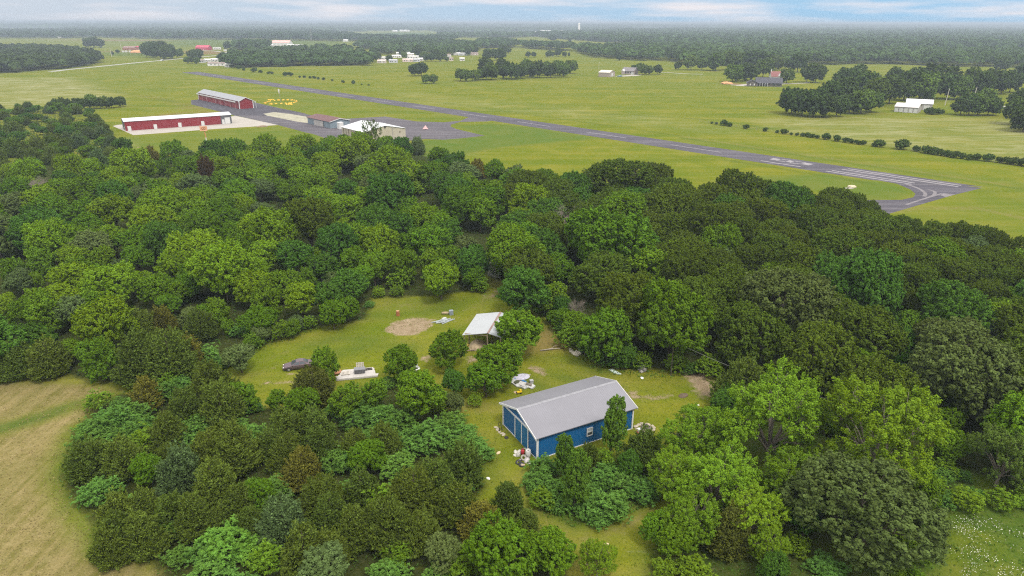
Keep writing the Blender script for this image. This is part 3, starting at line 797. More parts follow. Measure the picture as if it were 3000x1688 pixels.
for i in range(3):
    bd = MB().box((0, 0, 0.06 + 0.08 * i), (2.6 - 0.3 * i, 0.22, 0.06), 0.3 * i).build('timber_board', m_timber, None, (*sc(0.6 + 0.25 * i, 1.5 + 0.35 * i), 0))
    tag(bd, ['long grey board lowest of three under the shed edge', 'middle grey board of three under the shed edge', 'short grey board topmost of three under the shed edge'][i], 'board', 'boards lying under the shed edge')
# yellow frame lying by the shed
yf = MB()
q0 = G(1368, 1017)
for a in ((0, 0, 0.30, 1.5, 0.08, 0.08), (0.1, 0.55, 0.2, 1.3, 0.08, 0.08)):
    yf.box((a[0], a[1], a[2]), (a[3], a[4], a[5]), 0.0, 0.18)
for x in (-0.55, -0.1, 0.45): yf.box((x, 0.28, 0.25), (0.07, 0.55, 0.06))
for x, y in ((-0.6, 0), (0.65, 0), (-0.5, 0.55), (0.6, 0.55)): yf.box((x, y, 0.12), (0.07, 0.07, 0.26))
tag(yf.build('yellow_trestle', plain('yellow_steel', (0.62, 0.45, 0.10), 0.6, 0, 0.25, 2.0), None, (*q0[:2], 0), -0.5), 'small yellow steel frame on the grass by the open shed', 'frame')

# second little shed hidden behind the dark round tree
s2, L2_, W2_, f2 = gable('small_shed', 'small grey weathered shed half hidden behind the leafy trees', G(1532, 985), G(1566, 973), G(1512, 962), 2.0, 0.5, siding('grey_boards', (0.30, 0.30, 0.30), 0.3, 0.2), siding('grey_tin', (0.17, 0.17, 0.185), 0.3, 0.2, 0.5, 'X'), 0.25, 0.06, cat='shed')
MB().box((1.1, -f2 * 0.03, 0.95), (0.9, 0.06, 1.9)).build('door', m_timber, s2)
# cabin glimpsed among the trees at the top of the yard
cb, Lc, Wc, fc = gable('cabin', 'pale weathered cabin glimpsed between trees at the head of the yard', G(1462, 815), G(1486, 800), G(1440, 802), 2.6, 0.8, siding('white_clap', (0.46, 0.45, 0.43), 0.25, 0.25), m_dark if False else plain('old_shingle', (0.14, 0.13, 0.12), 0.9, 0, 0.3), 0.3, 0.08, cat='cabin')
MB().box((1.2, -fc * 0.03, 1.0), (0.85, 0.06, 2.0)).build('door', m_timber, cb)
gp = MB(); g0, g1 = G(1452, 775, 3.2), G(1492, 768, 3.2)
gp.tube([g0, g1], 0.09, 6)
for q in (g0, g1): gp.tube([(q[0], q[1], 0), tuple(q)], 0.08, 6)
tag(gp.build('pole_gate', plain('pale_pole', (0.50, 0.47, 0.35), 0.7)), 'pale horizontal pole on two posts behind the cabin', 'gate')

# ---- airfield buildings
m_red = siding('red_siding', (0.20, 0.014, 0.022), 0.35, 0.10, 0.5)
m_char = siding('charcoal_siding', (0.085, 0.085, 0.095), 0.35, 0.1)
m_whiteroof = siding('white_roof', (0.52, 0.53, 0.55), 0.6, 0.04, 0.45, 'X', 0.94)
m_greyroof = siding('silver_roof', (0.21, 0.217, 0.235), 0.6, 0.06, 0.4, 'X', 0.88)
m_wdoor = plain('white_door', (0.52, 0.52, 0.51), 0.5, 0, 0.05)
h1, L, W, fl = gable('red_hangar', 'long low red hangar with white roof and charcoal ends on concrete', G(368.5, 384.0), G(680, 361.7), G(348.7, 376.3), 4.6, 0.9, m_red, m_whiteroof, 0.3, 0.12, cat='hangar', Wfix=float(np.linalg.norm(G(368.5, 384.0) - G(348.7, 376.3))))
print('HANGAR1', L, W, fl)
mb = MB(); mb.prism([(fl * 0.02, 0.02), (fl * (W - 0.02), 0.02), (fl * (W - 0.02), 4.58), (fl * W / 2, 5.46), (fl * 0.02, 4.58)], 'x', -0.05, -0.01); mb.build('end_cladding', m_char, h1)
mb = MB(); mb.prism([(fl * 0.02, 0.02), (fl * (W - 0.02), 0.02), (fl * (W - 0.02), 4.58), (fl * W / 2, 5.46), (fl * 0.02, 4.58)], 'x', L + 0.01, L + 0.05); mb.build('end_cladding', m_char, h1)
MB().box((L * 0.946, -fl * 0.03, 2.28), (L * 0.108, 0.06, 4.55)).build('end_cladding', m_char, h1)
for f in (0.036, 0.268, 0.494, 0.713): panel(h1, 'door', m_wdoor, L * f, 0, 1.15, 1.6, 2.3, 'y0', L, W, fl, 0.08)
panel(h1, 'door', m_wdoor, L * 0.915, 0, 1.2, 1.3, 2.4, 'y0', L, W, fl, 0.14, 0.06)
panel(h1, 'roller_door', m_wdoor, L * 0.958, 0, 1.7, L * 0.052, 3.3, 'y0', L, W, fl, 0.14, 0.06)
panel(h1, 'door', m_wdoor, 0, W * 0.06, 1.2, 0.9, 2.3, 'x0', L, W, fl, 0.08, 0.07)
panel(h1, 'door', m_wdoor, 0, W * 0.85, 1.2, 0.9, 2.3, 'x0', L, W, fl, 0.08, 0.07)

h2, L, W, fl = gable('red_hangar', 'red hangar with silver gable roof and white sliding-door rail on dark asphalt', G(702.7, 319.9), G(583.3, 291.9), G(746.3, 317.6), 4.9, 2.0, m_red, m_greyroof, 0.4, 0.12, cat='hangar')
print('HANGAR2', L, W, fl)
for x, y in ((0, 0), (0, W), (L, 0)): MB().box((x, fl * y, 2.4), (0.4, 0.4, 4.8)).build('corner_trim', m_trim, h2)
for s in (0, 1):
    y0 = -0.45 if s == 0 else W + 0.45; kk = 2.0 / (W / 2); z0 = 4.9 - kk * 0.45
    MB().prism([(fl * y0, z0 - 0.2), (fl * W / 2, 6.9 - 0.17), (fl * W / 2, 6.9 + 0.17), (fl * y0, z0 + 0.17)], 'x', -0.46, -0.42).build('verge_trim', m_trim, h2)
MB().box((L * 0.5 + 2, -fl * 1.1, 4.1), (L * 0.96, 0.3, 0.6)).build('door_rail', m_trim, h2)
m_rpost = plain('dull_post', (0.36, 0.24, 0.24), 0.7)
for i in range(9):
    x = 4.0 + (L - 6) * i / 8
    MB().box((x, -fl * 1.1, 1.95), (0.14, 0.14, 3.9)).build('rail_post', m_rpost, h2)
for i in range(6):
    x = 7 + (L - 13) * i / 5
    MB().box((x, -fl * 0.05, 2.0), (7.5, 0.1, 3.9)).build('sliding_door', siding('red_door', (0.26, 0.035, 0.045), 0.5, 0.15) if i == 0 else bpy.data.materials['red_door'], h2)
MB().tube([(-1.0, fl * (W + 1.5), 0), (-1.0, fl * (W + 1.5), 4.2)], 0.12).build('rail_post', m_trim, h2)
MB().box((3, fl * (W + 1.2), 4.1), (8, 0.25, 0.35)).build('door_rail', m_trim, h2)

m_bluegrey = siding('blue_grey_siding', (0.185, 0.235, 0.27), 0.3, 0.1)
m_brown = plain('brown_roof', (0.115, 0.06, 0.06), 0.8, 0, 0.15, 0.4)
h3, L, W, fl = gable('workshop', 'blue-grey workshop with low brown gable roof beside the taxiway', G(968.1, 376.7), G(902.3, 362.1), G(1015.3, 368.5), 3.4, 1.25, m_bluegrey, m_brown, 0.5, 0.14, cat='workshop')
print('WORKSHOP', L, W, fl)
MB().box((L * 0.5, -fl * 0.05, 1.45), (L * 0.42, 0.1, 2.9)).build('sliding_door', siding('pale_door', (0.42, 0.40, 0.38), 0.6, 0.1), h3)
MB().box((L * 0.285, -fl * 0.08, 1.5), (0.25, 0.1, 3.0)).build('door_frame', m_dark, h3)
for s in (0, 1):
    y0 = -0.5 if s == 0 else W + 0.5; kk = 1.25 / (W / 2); z0 = 3.4 - kk * 0.5
    MB().prism([(fl * y0, z0 - 0.12), (fl * W / 2, 4.65 - 0.1), (fl * W / 2, 4.65 + 0.19), (fl * y0, z0 + 0.19)], 'x', -0.56, -0.51).build('verge_trim', m_trim, h3)
wb = empty('storage_box', G(998, 378.5), math.atan2(RW_DIR[1], RW_DIR[0]))
tag(wb, 'tall white storage box standing against the blue-grey workshop', 'storage box')
MB().box((0, 0, 1.75), (2.4, 2.4, 3.3)).build('body', m_white, wb)
MB().box((0, 0, 3.46), (2.6, 2.6, 0.14)).build('lid', plain('lid_white', (0.62, 0.62, 0.62), 0.5), wb)
for x in (-0.9, 0.9):
    for y in (-0.9, 0.9): MB().box((x, y, 0.05), (0.2, 0.2, 0.12)).build('foot', m_dark, wb)

m_cream = siding('cream_siding', (0.40, 0.365, 0.28), 0.6, 0.06)
zc = 4.6
h4, L, W, fl = gable('cream_hangar', 'cream metal hangar with wide white gable roof behind the treetops', G(1066, 388.5, zc), G(1000.7, 372.2, zc), G(1196.8, 378, zc), zc, 2.1, m_cream, m_whiteroof, 0.3, 0.14, cat='hangar')
print('CREAM', L, W, fl)
m_slot = plain('brown_seam', (0.16, 0.13, 0.09), 0.8)
for i in range(8):
    MB().box((L * (0.08 + 0.12 * i), -fl * 0.03, 2.1), (0.55, 0.06, 4.2)).build('wall_seam', m_slot, h4)
MB().box((-0.2, fl * W * 0.5, 6.2), (0.4, 0.7, 0.7)).build('wall_lamp', m_dark, h4)
MB().box((-0.04, fl * W * 0.86, 3.2), (0.08, 0.5, 0.9)).build('vent', m_slot, h4)

def pole(name, label, base, h, m, r=0.14, arms=(), cat='utility pole', group=None, rz=0.0):
    o = empty(name, base, rz); tag(o, label, cat, group)
    MB().tube([(0, 0, 0), (0, 0, h)], [r * 1.2, r * 0.8], 8).build('pole', m, o)
    for z_, wdt in arms: MB().box((0, 0, z_), (wdt, 0.12, 0.14)).build('crossarm', m, o)
    return o
m_pole = plain('grey_pole', (0.24, 0.22, 0.20), 0.85)
m_palepole = plain('pale_pole_wood', (0.46, 0.43, 0.36), 0.8)
pole('utility_pole', 'grey utility pole standing before the cream hangar gable', G(1152, 412), 6.6, m_pole, 0.16, ((5.4, 1.6),))
o = pole('utility_pole', 'pale leaning utility pole with a lamp beside the white storage sheds', G(2768, 309), 11.0, m_palepole, 0.22, ((10.4, 0.5),)); o.rotation_euler = (0, 0.06, 0)
o = pole('utility_pole', 'pale utility pole rising behind the round bush', G(2848, 304), 11.0, m_palepole, 0.22, ((10.0, 1.2),)); o.rotation_euler = (0, 0.06, 0)
pole('flag_pole', 'thin pale pole by the tan metal garage in the meadow', G(1754, 210), 11.0, m_palepole, 0.16, (), 'pole')
for i, (px, py, h, t) in enumerate(((327, 166, 14, 'pale utility pole in the far green field before the red earth heap'), (357, 152, 14, 'thin utility pole by the rusty far sheds'), (1851, 150, 13, 'utility pole before the middle far tree belt'), (1944, 146, 13, 'utility pole at the far lane bend'))):
    pole('utility_pole', t, G(px, py), h, m_palepole, 0.35, ((h - 1, 2.0),))

# old board sign on a two-tone post
sg = empty('board_sign', G(606.5, 424), 0.0)
tag(sg, 'faded orange board sign on a two-tone post at the edge of the wood', 'sign')
MB().tube([(0, 0, 0), (0, 0, 3.2)], 0.22, 10).build('lower_post', m_white, sg)
MB().tube([(0, 0, 3.2), (-0.25, 0, 6.2)], 0.2, 10).build('upper_post', plain('orange_paint', (0.48, 0.20, 0.08), 0.7, 0, 0.2), sg)
m_board = plain('faded_orange', (0.56, 0.27, 0.15), 0.75, 0, 0.2, 0.8, dirt=(0.60, 0.38, 0.22))
MB().box((-0.35, -0.3, 7.3), (3.3, 0.2, 1.9)).build('board', m_board, sg)
MB().box((-0.35, -0.42, 6.3), (3.3, 0.12, 0.28)).build('board_edge', plain('pink_orange', (0.66, 0.38, 0.26), 0.7), sg)
mb = MB(); m_mark = plain('brown_mark', (0.24, 0.11, 0.06), 0.8)
mb.torus((-0.75, -0.43, 7.3), 0.42, 0.07, 16, 6, (math.pi / 2, 0)); mb.torus((0.1, -0.43, 7.3), 0.42, 0.07, 16, 6, (math.pi / 2, 0))
mb.build('board_mark', m_mark, sg)

# windsock and ring of yellow markers
wk = empty('windsock', G(822, 300.5), 0.0); tag(wk, 'white windsock hanging limp on a thin pole in the yellow marker ring', 'windsock')
MB().tube([(0, 0, 0), (0, 0, 9.0)], 0.10, 8).build('pole', m_pole, wk)
MB().lathe([(0.55, 0.0), (0.52, -0.8), (0.40, -1.9), (0.25, -2.8)], 12, (-0.35, 0, 8.9)).build('sock', plain('sock_white', (0.62, 0.60, 0.57), 0.8), wk)
MB().torus((-0.35, 0, 8.9), 0.55, 0.05).build('hoop', m_pole, wk)
m_yel = plain('yellow_marker', (0.62, 0.36, 0.03), 0.6, 0, 0.1)
mk = MB(); mk.add([(-0.45, -0.4, 0), (0.45, -0.4, 0), (0.45, 0.4, 0), (-0.45, 0.4, 0), (-0.4, 0, 0.6), (0.4, 0, 0.6)], [(0, 3, 2, 1), (0, 1, 5, 4), (2, 3, 4, 5), (1, 2, 5), (3, 0, 4)])
mk.box((0, 0, 0.03), (1.0, 0.9, 0.05))
mk0 = None
MK = [(1115, 262), (1105, 272), (1125, 276), (1148, 255), (1165, 222), (1190, 222), (1215, 220), (1240, 222), (1260, 234), (1195, 242), (1172, 248), (1215, 282), (1195, 288), (1220, 290), (1275, 282), (1290, 282),
      (1312, 228), (1330, 228), (1355, 280), (1368, 278), (1385, 227), (1400, 225), (1425, 276), (1440, 280), (1450, 226), (1468, 225), (1470, 277), (1490, 272), (1512, 268), (1440, 294), (1470, 292), (1500, 290), (1518, 293),
      (1512, 228), (1528, 226), (1545, 266), (1560, 262), (1558, 230), (1578, 255), (1590, 236), (1600, 244), (1588, 250), (1130, 264), (1485, 284), (1505, 280)]
for x, y in MK:
    q = G(560 + x / 5.152, 250 + y / 5.152)
    if mk0 is None: mk0 = o = mk.build('yellow_marker', m_yel)
    else:
        o = mk0.copy(); COL.objects.link(o)
    o.location = (q[0], q[1], 0); o.rotation_euler = (0, 0, math.atan2(q[1] - G(822, 300)[1], q[0] - G(822, 300)[0]) + 1.57)
    tag(o, 'low yellow marker of the ring round the windsock', 'marker', 'yellow markers round the windsock')
# pale red wind tetrahedron on the apron, rubble heap in the loop
tt = MB(); tt.add([(-1.5, -0.9, 0.4), (1.5, -0.9, 0.4), (0, 1.4, 0.4), (0, -0.2, 2.3)], [(0, 2, 1), (0, 1, 3), (1, 2, 3), (2, 0, 3)])
tto = empty('wind_tetrahedron', G(1247, 380)); tag(tto, 'small pale red three-sided wind indicator on the apron', 'wind indicator')
tt.build('body', plain('faded_red', (0.62, 0.36, 0.36), 0.7, 0, 0.2), tto); MB().tube([(0, 0, 0), (0, 0, 0.5)], 0.12).build('pivot', m_pole, tto)
lump('rubble_heap', 'tan stone heap on the grass inside the turning loop', 'stone heap', G(2497, 549)[:2], 1.1, plain('tan_stone', (0.46, 0.40, 0.28), 0.9, 0, 0.3, 2), 8, 0, (1.2, 0.8, 0.7))
tag(MB().box((0, 0, 0.05), (2.6, 1.4, 0.1)).build('concrete_slab', m_conc, None, G(2488, 552), 0.2), 'grey slab beside the tan stone heap in the loop', 'slab')
lump('brush_heap', 'small brown brush heap at the near edge of the concrete pad', 'brush heap', G(767, 372)[:2], 2.0, plain('brown_brush', (0.20, 0.15, 0.10), 0.95, 0, 0.4, 3), 9, 0, (1.6, 0.8, 0.4))

# storage sheds on the right
m_shw = siding('off_white_siding', (0.34, 0.32, 0.305), 0.5, 0.05)
def px4(x, y): return (2560 + x / 5.855, 270 + y / 5.855)
st, L, W, fl = gable('storage_shed', 'near off-white storage shed with five roll-up doors by the copse', G(*px4(742, 366)), G(*px4(343, 338)), G(*px4(872, 340)), 3.3, 1.9, m_shw, siding('pinkish_white_roof', (0.45, 0.42, 0.41), 0.6, 0.04, 0.45, 'X', 0.94), 0.3, 0.1, cat='shed')
for i in range(5): panel(st, 'roller_door', m_wdoor, L * (0.09 + 0.205 * i), 0, 1.35, L * 0.155, 2.5, 'y0', L, W, fl, 0.1)
st2, L, W, fl = gable('storage_shed', 'far white-roofed storage shed with doors in its gable', G(*px4(990, 316)), G(*px4(800, 306)), G(*px4(1160, 296)), 3.9, 2.2, m_shw, m_whiteroof, 0.3, 0.1, cat='shed', Lfix=15)
for y in (0.36, 0.62): panel(st2, 'roller_door', m_wdoor, 0, W * y, 1.5, 3.2, 2.9, 'x0', L, W, fl, 0.1, 0.05)
panel(st2, 'door', m_wdoor, 0, W * 0.88, 1.1, 1.0, 2.1, 'x0', L, W, fl, 0.1, 0.05)
for i in range(2): panel(st2, 'roller_door', m_wdoor, 3.0 + 5.5 * i, 0, 1.5, 3.6, 2.8, 'y0', L, W, fl, 0.1)

# houses in the meadow
m_tan = siding('tan_siding', (0.32, 0.265, 0.23), 0.5, 0.05)
def px6(x, y): return (1720 + x / 9.2, 180 + y / 9.2)
ga, L, W, fl = gable('metal_garage', 'tan metal garage with cream roof in the meadow', G(*px6(600, 425)), G(*px6(305, 412)), G(*px6(810, 420)), 4.3, 1.9, m_tan, siding('cream_roof', (0.52, 0.475, 0.40), 0.6, 0.04, 0.5, 'X', 0.94), 0.3, 0.1, cat='garage', Wfix=14)
panel(ga, 'door', m_wdoor, 0, W * 0.5, 1.9, 4.0, 3.6, 'x0', L, W, fl, 0.1, 0.05)
m_houseroof = plain('grey_shingle', (0.17, 0.155, 0.16), 0.85, 0, 0.15, 0.5)
m_housew = plain('pinkish_siding', (0.32, 0.265, 0.25), 0.8, 0, 0.08, 0.5)
ho, L, W, fl = gable('farmhouse', 'grey-roofed pinkish farmhouse behind the tan garage', G(*px6(1255, 360)), G(*px6(930, 345)), G(*px6(1400, 350)), 3.6, 3.2, m_housew, m_houseroof, 0.5, 0.2, cat='house', Wfix=11)
for i in range(3): panel(ho, 'window', m_glass, L * (0.25 + 0.22 * i), 0, 1.9, 1.6, 1.3, 'y0', L, W, fl, 0.1)
panel(ho, 'garage_door', m_wdoor, L * 0.12, 0, 1.4, 3.2, 2.5, 'y0', L, W, fl, 0.1)
MB().prism([(-1.2, 0), (1.2, 0), (0, 1.7)], 'y', -fl * 4.0, -fl * 0.1).build('porch_gable', m_trim, ho, (L * 0.8, 0, 3.7))
MB().box((L * 0.8, -fl * 2.0, 1.85), (2.4, 3.6, 3.7)).build('porch', m_housew, ho)
m_dkroof = plain('charcoal_shingle', (0.060, 0.060, 0.072), 0.85, 0, 0.2, 0.4)
m_dkbrick = plain('dark_brick', (0.115, 0.10, 0.09), 0.9, 0, 0.2, 0.8)
def px5(x, y): return (2080 + x / 8.05, 200 + y / 8.05)
dh, L, W, fl = gable('ranch_house', 'dark-roofed brick ranch house in the meadow', G(*px5(1690, 440)), G(*px5(1080, 425)), G(*px5(1760, 415)), 3.0, 4.0, m_dkbrick, m_dkroof, 0.6, 0.2, cat='house', Wfix=13)
print('RANCH', L, W)
MB().prism([(-4.5, 0.0), (4.5, 0.0), (4.5, 2.9), (0, 5.2), (-4.5, 2.9)], 'y', -fl * 2.5, fl * 0.5).build('wing', m_dkbrick, dh, (L + 3.2, 0, 0))
rf = MB()
for s in (-1, 1): rf.prism([(s * 5.2, 2.62), (0, 5.24), (0, 5.42), (s * 5.2, 2.80)], 'y', -fl * 3.0, fl * 6.0)
rf.build('wing_roof', m_dkroof, dh, (L + 3.2, 0, 0))
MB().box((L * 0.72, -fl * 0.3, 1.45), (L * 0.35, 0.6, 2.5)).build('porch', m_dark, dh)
for x in (0.55, 0.65, 0.75, 0.85): MB().box((L * x, -fl * 0.75, 1.45), (0.3, 0.3, 2.9)).build('porch_post', m_trim, dh)
for x in (0.12, 0.3): panel(dh, 'window', m_glass, L * x, 0, 1.6, 2.2, 1.3, 'y0', L, W, fl, 0.1)
for x in (L + 1.5, L + 4.8): MB().box((x, -fl * 2.55, 1.5), (1.0, 0.1, 1.5)).build('window', m_trim, dh)
wh, L, W, fl = gable('white_house', 'white house with dull red roof peeping behind the dark-roofed house', G(*px5(1660, 300)), G(*px5(1440, 298)), G(*px5(1700, 280)), 4.2, 4.2, m_white, plain('dull_red_roof', (0.20, 0.08, 0.075), 0.8), 0.4, 0.15, cat='house', Wfix=9)
MB().box((L * 0.96, fl * W / 2, 8.6), (0.8, 0.8, 3.2)).build('chimney', m_white, wh)
MB().prism([(-1.6, 4.2), (1.6, 4.2), (0, 7.0)], 'y', -fl * 0.8, fl * 2).build('gablet', m_white, wh, (L * 0.12, 0, 0))
lump('earth_mound', 'small orange earth mound beside the dark-roofed house', 'earth mound', G(*px5(390, 370))[:2], 3.2, plain('orange_earth', (0.50, 0.27, 0.13), 0.95), 12, 0, (2.0, 1.0, 0.6))
# ------------------------------------------------------------------ yard: car, platform, scattered things
def make_car(name, label, front, rear, paint_col, cat='car', scale=1.0):
    """sedan: front / rear = ground points under the wheels of the side we see"""
    f, r = np.array(front[:2]), np.array(rear[:2])
    d = (r - f); d /= np.linalg.norm(d)
    n = np.array([-d[1], d[0]])
    if n[1] < 0: n = -n
    ctr = (f + r) / 2 + n * 0.72
    root = empty(name, (ctr[0], ctr[1], 0), math.atan2(d[1], d[0]))
    root.scale = (scale,) * 3
    tag(root, label, cat)
    pm = plain(name + '_paint', paint_col, 0.35, 0.2, 0.12, 1.2, 0.5)
    ST = [(-2.28, .55, .30, .52), (-2.20, .72, .26, .64), (-1.95, .80, .22, .74), (-1.35, .84, .20, .84), (-0.85, .86, .20, .92), (0.0, .87, .20, .95), (0.9, .87, .20, .96),
          (1.55, .86, .22, .98), (2.05, .82, .26, .94), (2.25, .74, .34, .84), (2.30, .62, .42, .70)]
    V = []; F = []
    for x, w_, zb, zt in ST:
        zm = (zb + zt) / 2
        ring = [(-w_ * .86, zb), (-w_, zm), (-w_ * .97, zt - .06), (-w_ * .86, zt), (w_ * .86, zt), (w_ * .97, zt - .06), (w_, zm), (w_ * .86, zb)]
        V += [(x, y, z) for y, z in ring]
    for i in range(len(ST) - 1):
        for k in range(8): F.append((i * 8 + k, i * 8 + (k + 1) % 8, (i + 1) * 8 + (k + 1) % 8, (i + 1) * 8 + k))
    F.append(tuple(range(8))); F.append(tuple(range((len(ST) - 1) * 8, len(ST) * 8))[::-1])
    bd = MB(); bd.add(V, F)
    CB = [(-0.95, .76, .90, .74, .92), (-0.15, .62, .92, .55, 1.36), (0.35, .60, .93, .54, 1.42), (0.95, .60, .94, .53, 1.38), (1.72, .72, .94, .66, .99)]
    V = []; F = []
    for x, wb, zb, wt_, zt in CB:
        V += [(x, -max(wb, .78), zb), (x, -wt_, zt), (x, wt_, zt), (x, max(wb, .78), zb)]
    for i in range(len(CB) - 1):
        for k in range(4): F.append((i * 4 + k, i * 4 + (k + 1) % 4, (i + 1) * 4 + (k + 1) % 4, (i + 1) * 4 + k))
    F.append((0, 1, 2, 3)); F.append((19, 18, 17, 16))
    bd.add(V, F)
    body = bd.build('body', pm, root)
    def pane(nm, P, push):
        c = sum((Vector(p) for p in P), Vector()) / len(P)
        nn = (Vector(P[1]) - Vector(P[0])).cross(Vector(P[2]) - Vector(P[0])).normalized()
        if nn.dot(push) < 0: nn = -nn
        Q = [c + (Vector(p) - c) * 0.86 + nn * 0.012 for p in P] + [c + (Vector(p) - c) * 0.86 - nn * 0.02 for p in P]
        k = len(P)
        MB().add(Q, [tuple(range(k)), tuple(range(k, 2 * k))[::-1]] + [(i, (i + 1) % k, k + (i + 1) % k, k + i) for i in range(k)]).build(nm, m_glass, root)
    pane('windscreen', [(-0.95, -.74, .92), (-0.15, -.55, 1.36), (-0.15, .55, 1.36), (-0.95, .74, .92)], Vector((-1, 0, 1)))
    pane('rear_window', [(0.95, -.53, 1.38), (1.72, -.66, .99), (1.72, .66, .99), (0.95, .53, 1.38)], Vector((1, 0, 1)))
    for s in (-1, 1):
        pane('side_window', [(-0.75, s * .78, .95), (-0.15, s * .58, 1.33), (0.32, s * .56, 1.38), (0.32, s * .78, .95)], Vector((0, s, .4)))
        pane('side_window', [(0.36, s * .78, .95), (0.36, s * .56, 1.38), (0.92, s * .56, 1.34), (1.45, s * .76, .98)], Vector((0, s, .4)))
        for x in (-1.38, 1.38):
            wl = MB(); prof = [(0.0, -.1), (.32, -.1), (.33, -.06), (.33, .06), (.32, .1), (0.0, .1)]
            V = []; F = []
            for rr, yy in prof[1:-1]:
                for k in range(16):
                    a = 2 * math.pi * k / 16; V.append((x + rr * math.cos(a), s * .78 + yy, .33 + rr * math.sin(a)))
            for i in range(3):
                for k in range(16): F.append((i * 16 + k, i * 16 + (k + 1) % 16, (i + 1) * 16 + (k + 1) % 16, (i + 1) * 16 + k))
            F.append(tuple(range(16))[::-1]); F.append(tuple(range(48, 64)))
            wo = wl.add(V, F).build('wheel', bpy.data.materials.get('tyre') or plain('tyre', (0.025, 0.025, 0.027), 0.8), root)
            rm_ = MB(); V = [(x + .19 * math.cos(2 * math.pi * k / 12), s * .885, .33 + .19 * math.sin(2 * math.pi * k / 12)) for k in range(12)]
            V += [(p[0], s * .80, p[2]) for p in V]
            rm_.add(V, [tuple(range(12)), tuple(range(12, 24))[::-1]] + [(i, (i + 1) % 12, 12 + (i + 1) % 12, 12 + i) for i in range(12)])
            rm_.build('rim', bpy.data.materials.get('rim_metal') or plain('rim_metal', (0.45, 0.45, 0.46), 0.35, 0.6), wo)
        MB().box((-2.17, s * .52, .60), (.12, .30, .14)).build('headlight', bpy.data.materials.get('lamp_glass') or plain('lamp_glass', (0.62, 0.60, 0.55), 0.2), root)
        MB().box((2.24, s * .55, .76), (.10, .32, .14)).build('tail_light', bpy.data.materials.get('tail_red') or plain('tail_red', (0.25, 0.02, 0.02), 0.3), root)
        MB().box((-0.72, s * .93, .98), (.16, .16, .12)).build('mirror', pm, root)
    MB().box((-2.24, 0, .40), (.14, 1.25, .18)).build('bumper', pm, root)
    MB().box((2.26, 0, .48), (.14, 1.35, .18)).build('bumper', pm, root)
    return root
make_car('sedan', 'dusty maroon sedan parked on the grass by a sapling', G(852, 1087), G(894, 1081.5), (0.105, 0.075, 0.085))

def W2(px, py): return (820 + px / 8.05, 1030 + py / 8.05)
pA, pB, pC = G(*W2(1300, 700)), G(*W2(2330, 600)), G(*W2(1420, 492))
u = (pB - pA)[:2]; Lp = np.linalg.norm(u); ang = math.atan2(u[1], u[0]); Wp = 2.9
print('PLATFORM', Lp)
pf = empty('plank_platform', (pA[0], pA[1], 0), ang); tag(pf, 'long whitewashed plank platform lying on the grass', 'platform')
m_plank = plain('whitewash', (0.396, 0.376, 0.356), 0.85, 0, 0.14, 1.3, dirt=(0.33, 0.24, 0.17))
for i in range(9):
    mb = MB(); w_ = Wp / 9
    x0 = (0.0, 0.25, 0.1, 0.5, 0.7, 0.75, 0.9, 1.0, 1.1)[i]; x1 = Lp - (0.1, 0.0, 0.45, 0.5, 0.5, 0.55, 0.6, 0.6, 0.75)[i]
    mb.box(((x0 + x1) / 2, w_ * (i + .5), 0.30), (x1 - x0, w_ - 0.025, 0.06)); mb.build('plank', m_plank, pf)
for x in (0.8, Lp / 2, Lp - 1.2): MB().box((x, Wp / 2, 0.14), (0.2, Wp - 0.2, 0.26)).build('bearer', m_timber, pf)
MB().box((Lp / 2, -0.02, 0.16), (Lp - 0.3, 0.05, 0.24)).build('side_board', m_plank, pf)
def on_platform(fx, fy): 
    c, s_ = math.cos(ang), math.sin(ang)
    x, y = fx * Lp, fy * Wp
    return (pA[0] + c * x - s_ * y, pA[1] + s_ * x + c * y, 0.33)
pl = MB()
for i in range(7): pl.box((-0.6 + 0.2 * i, 0, 0.13), (0.13, 1.2, 0.03))
for y in (-0.5, 0, 0.5): pl.box((0, y, 0.06), (1.35, 0.09, 0.10))
tag(pl.build('pallet', plain('pale_pallet', (0.396, 0.363, 0.317), 0.85, 0, 0.15), None, on_platform(0.24, 0.55), ang + 0.05), 'pale slatted pallet lying on the plank platform', 'pallet')
pl = MB()
for i in range(5): pl.box((-0.5 + 0.25 * i, 0, 0.0), (0.18, 0.03, 1.0))
for z_ in (-0.4, 0, 0.4): pl.box((0, 0.05, z_), (1.25, 0.05, 0.09))
o = tag(pl.build('pallet', bpy.data.materials['pale_pallet'], None, on_platform(0.58, 1.0), ang + 0.05), 'cream slatted panel propped upright behind the grey tank', 'panel')
o.rotation_euler = (rad(-14), 0, ang); o.location.z = 0.85
tk = empty('grey_tank', on_platform(0.57, 0.50), ang); tag(tk, 'dark grey box tank on the plank platform', 'tank')
MB().box((0, 0, 0.36), (1.65, 0.95, 0.62)).build('body', plain('tank_grey', (0.095, 0.095, 0.105), 0.5, 0, 0.1), tk, bevel=0.08)
MB().box((0, 0, 0.70), (1.72, 1.0, 0.08)).build('lid', plain('lid_grey', (0.160, 0.160, 0.175), 0.5), tk)
for x in (-0.6, 0.6): MB().box((x, 0, 0.03), (0.12, 0.9, 0.06)).build('foot', m_dark, tk)
fb = MB()
for y in (-0.22, 0.22): fb.box((0, y, 0.08), (1.5, 0.07, 0.14))
for i in range(6): fb.box((-0.7 + 0.28 * i, 0, 0.08), (0.06, 0.44, 0.10))
tag(fb.build('ladder_frame', plain('black_iron', (0.030, 0.025, 0.022), 0.7), None, on_platform(0.75, 0.75), ang + 0.1), 'black ladder-like frame lying on the plank platform', 'frame')
lump('clay_heap', 'orange clay spill at the end of the plank platform under the sapling', 'clay heap', on_platform(0.05, 0.8)[:2], 0.55, plain('orange_clay', (0.277, 0.132, 0.073), 0.95), 31, 0.25, (1.4, 0.8, 0.4))
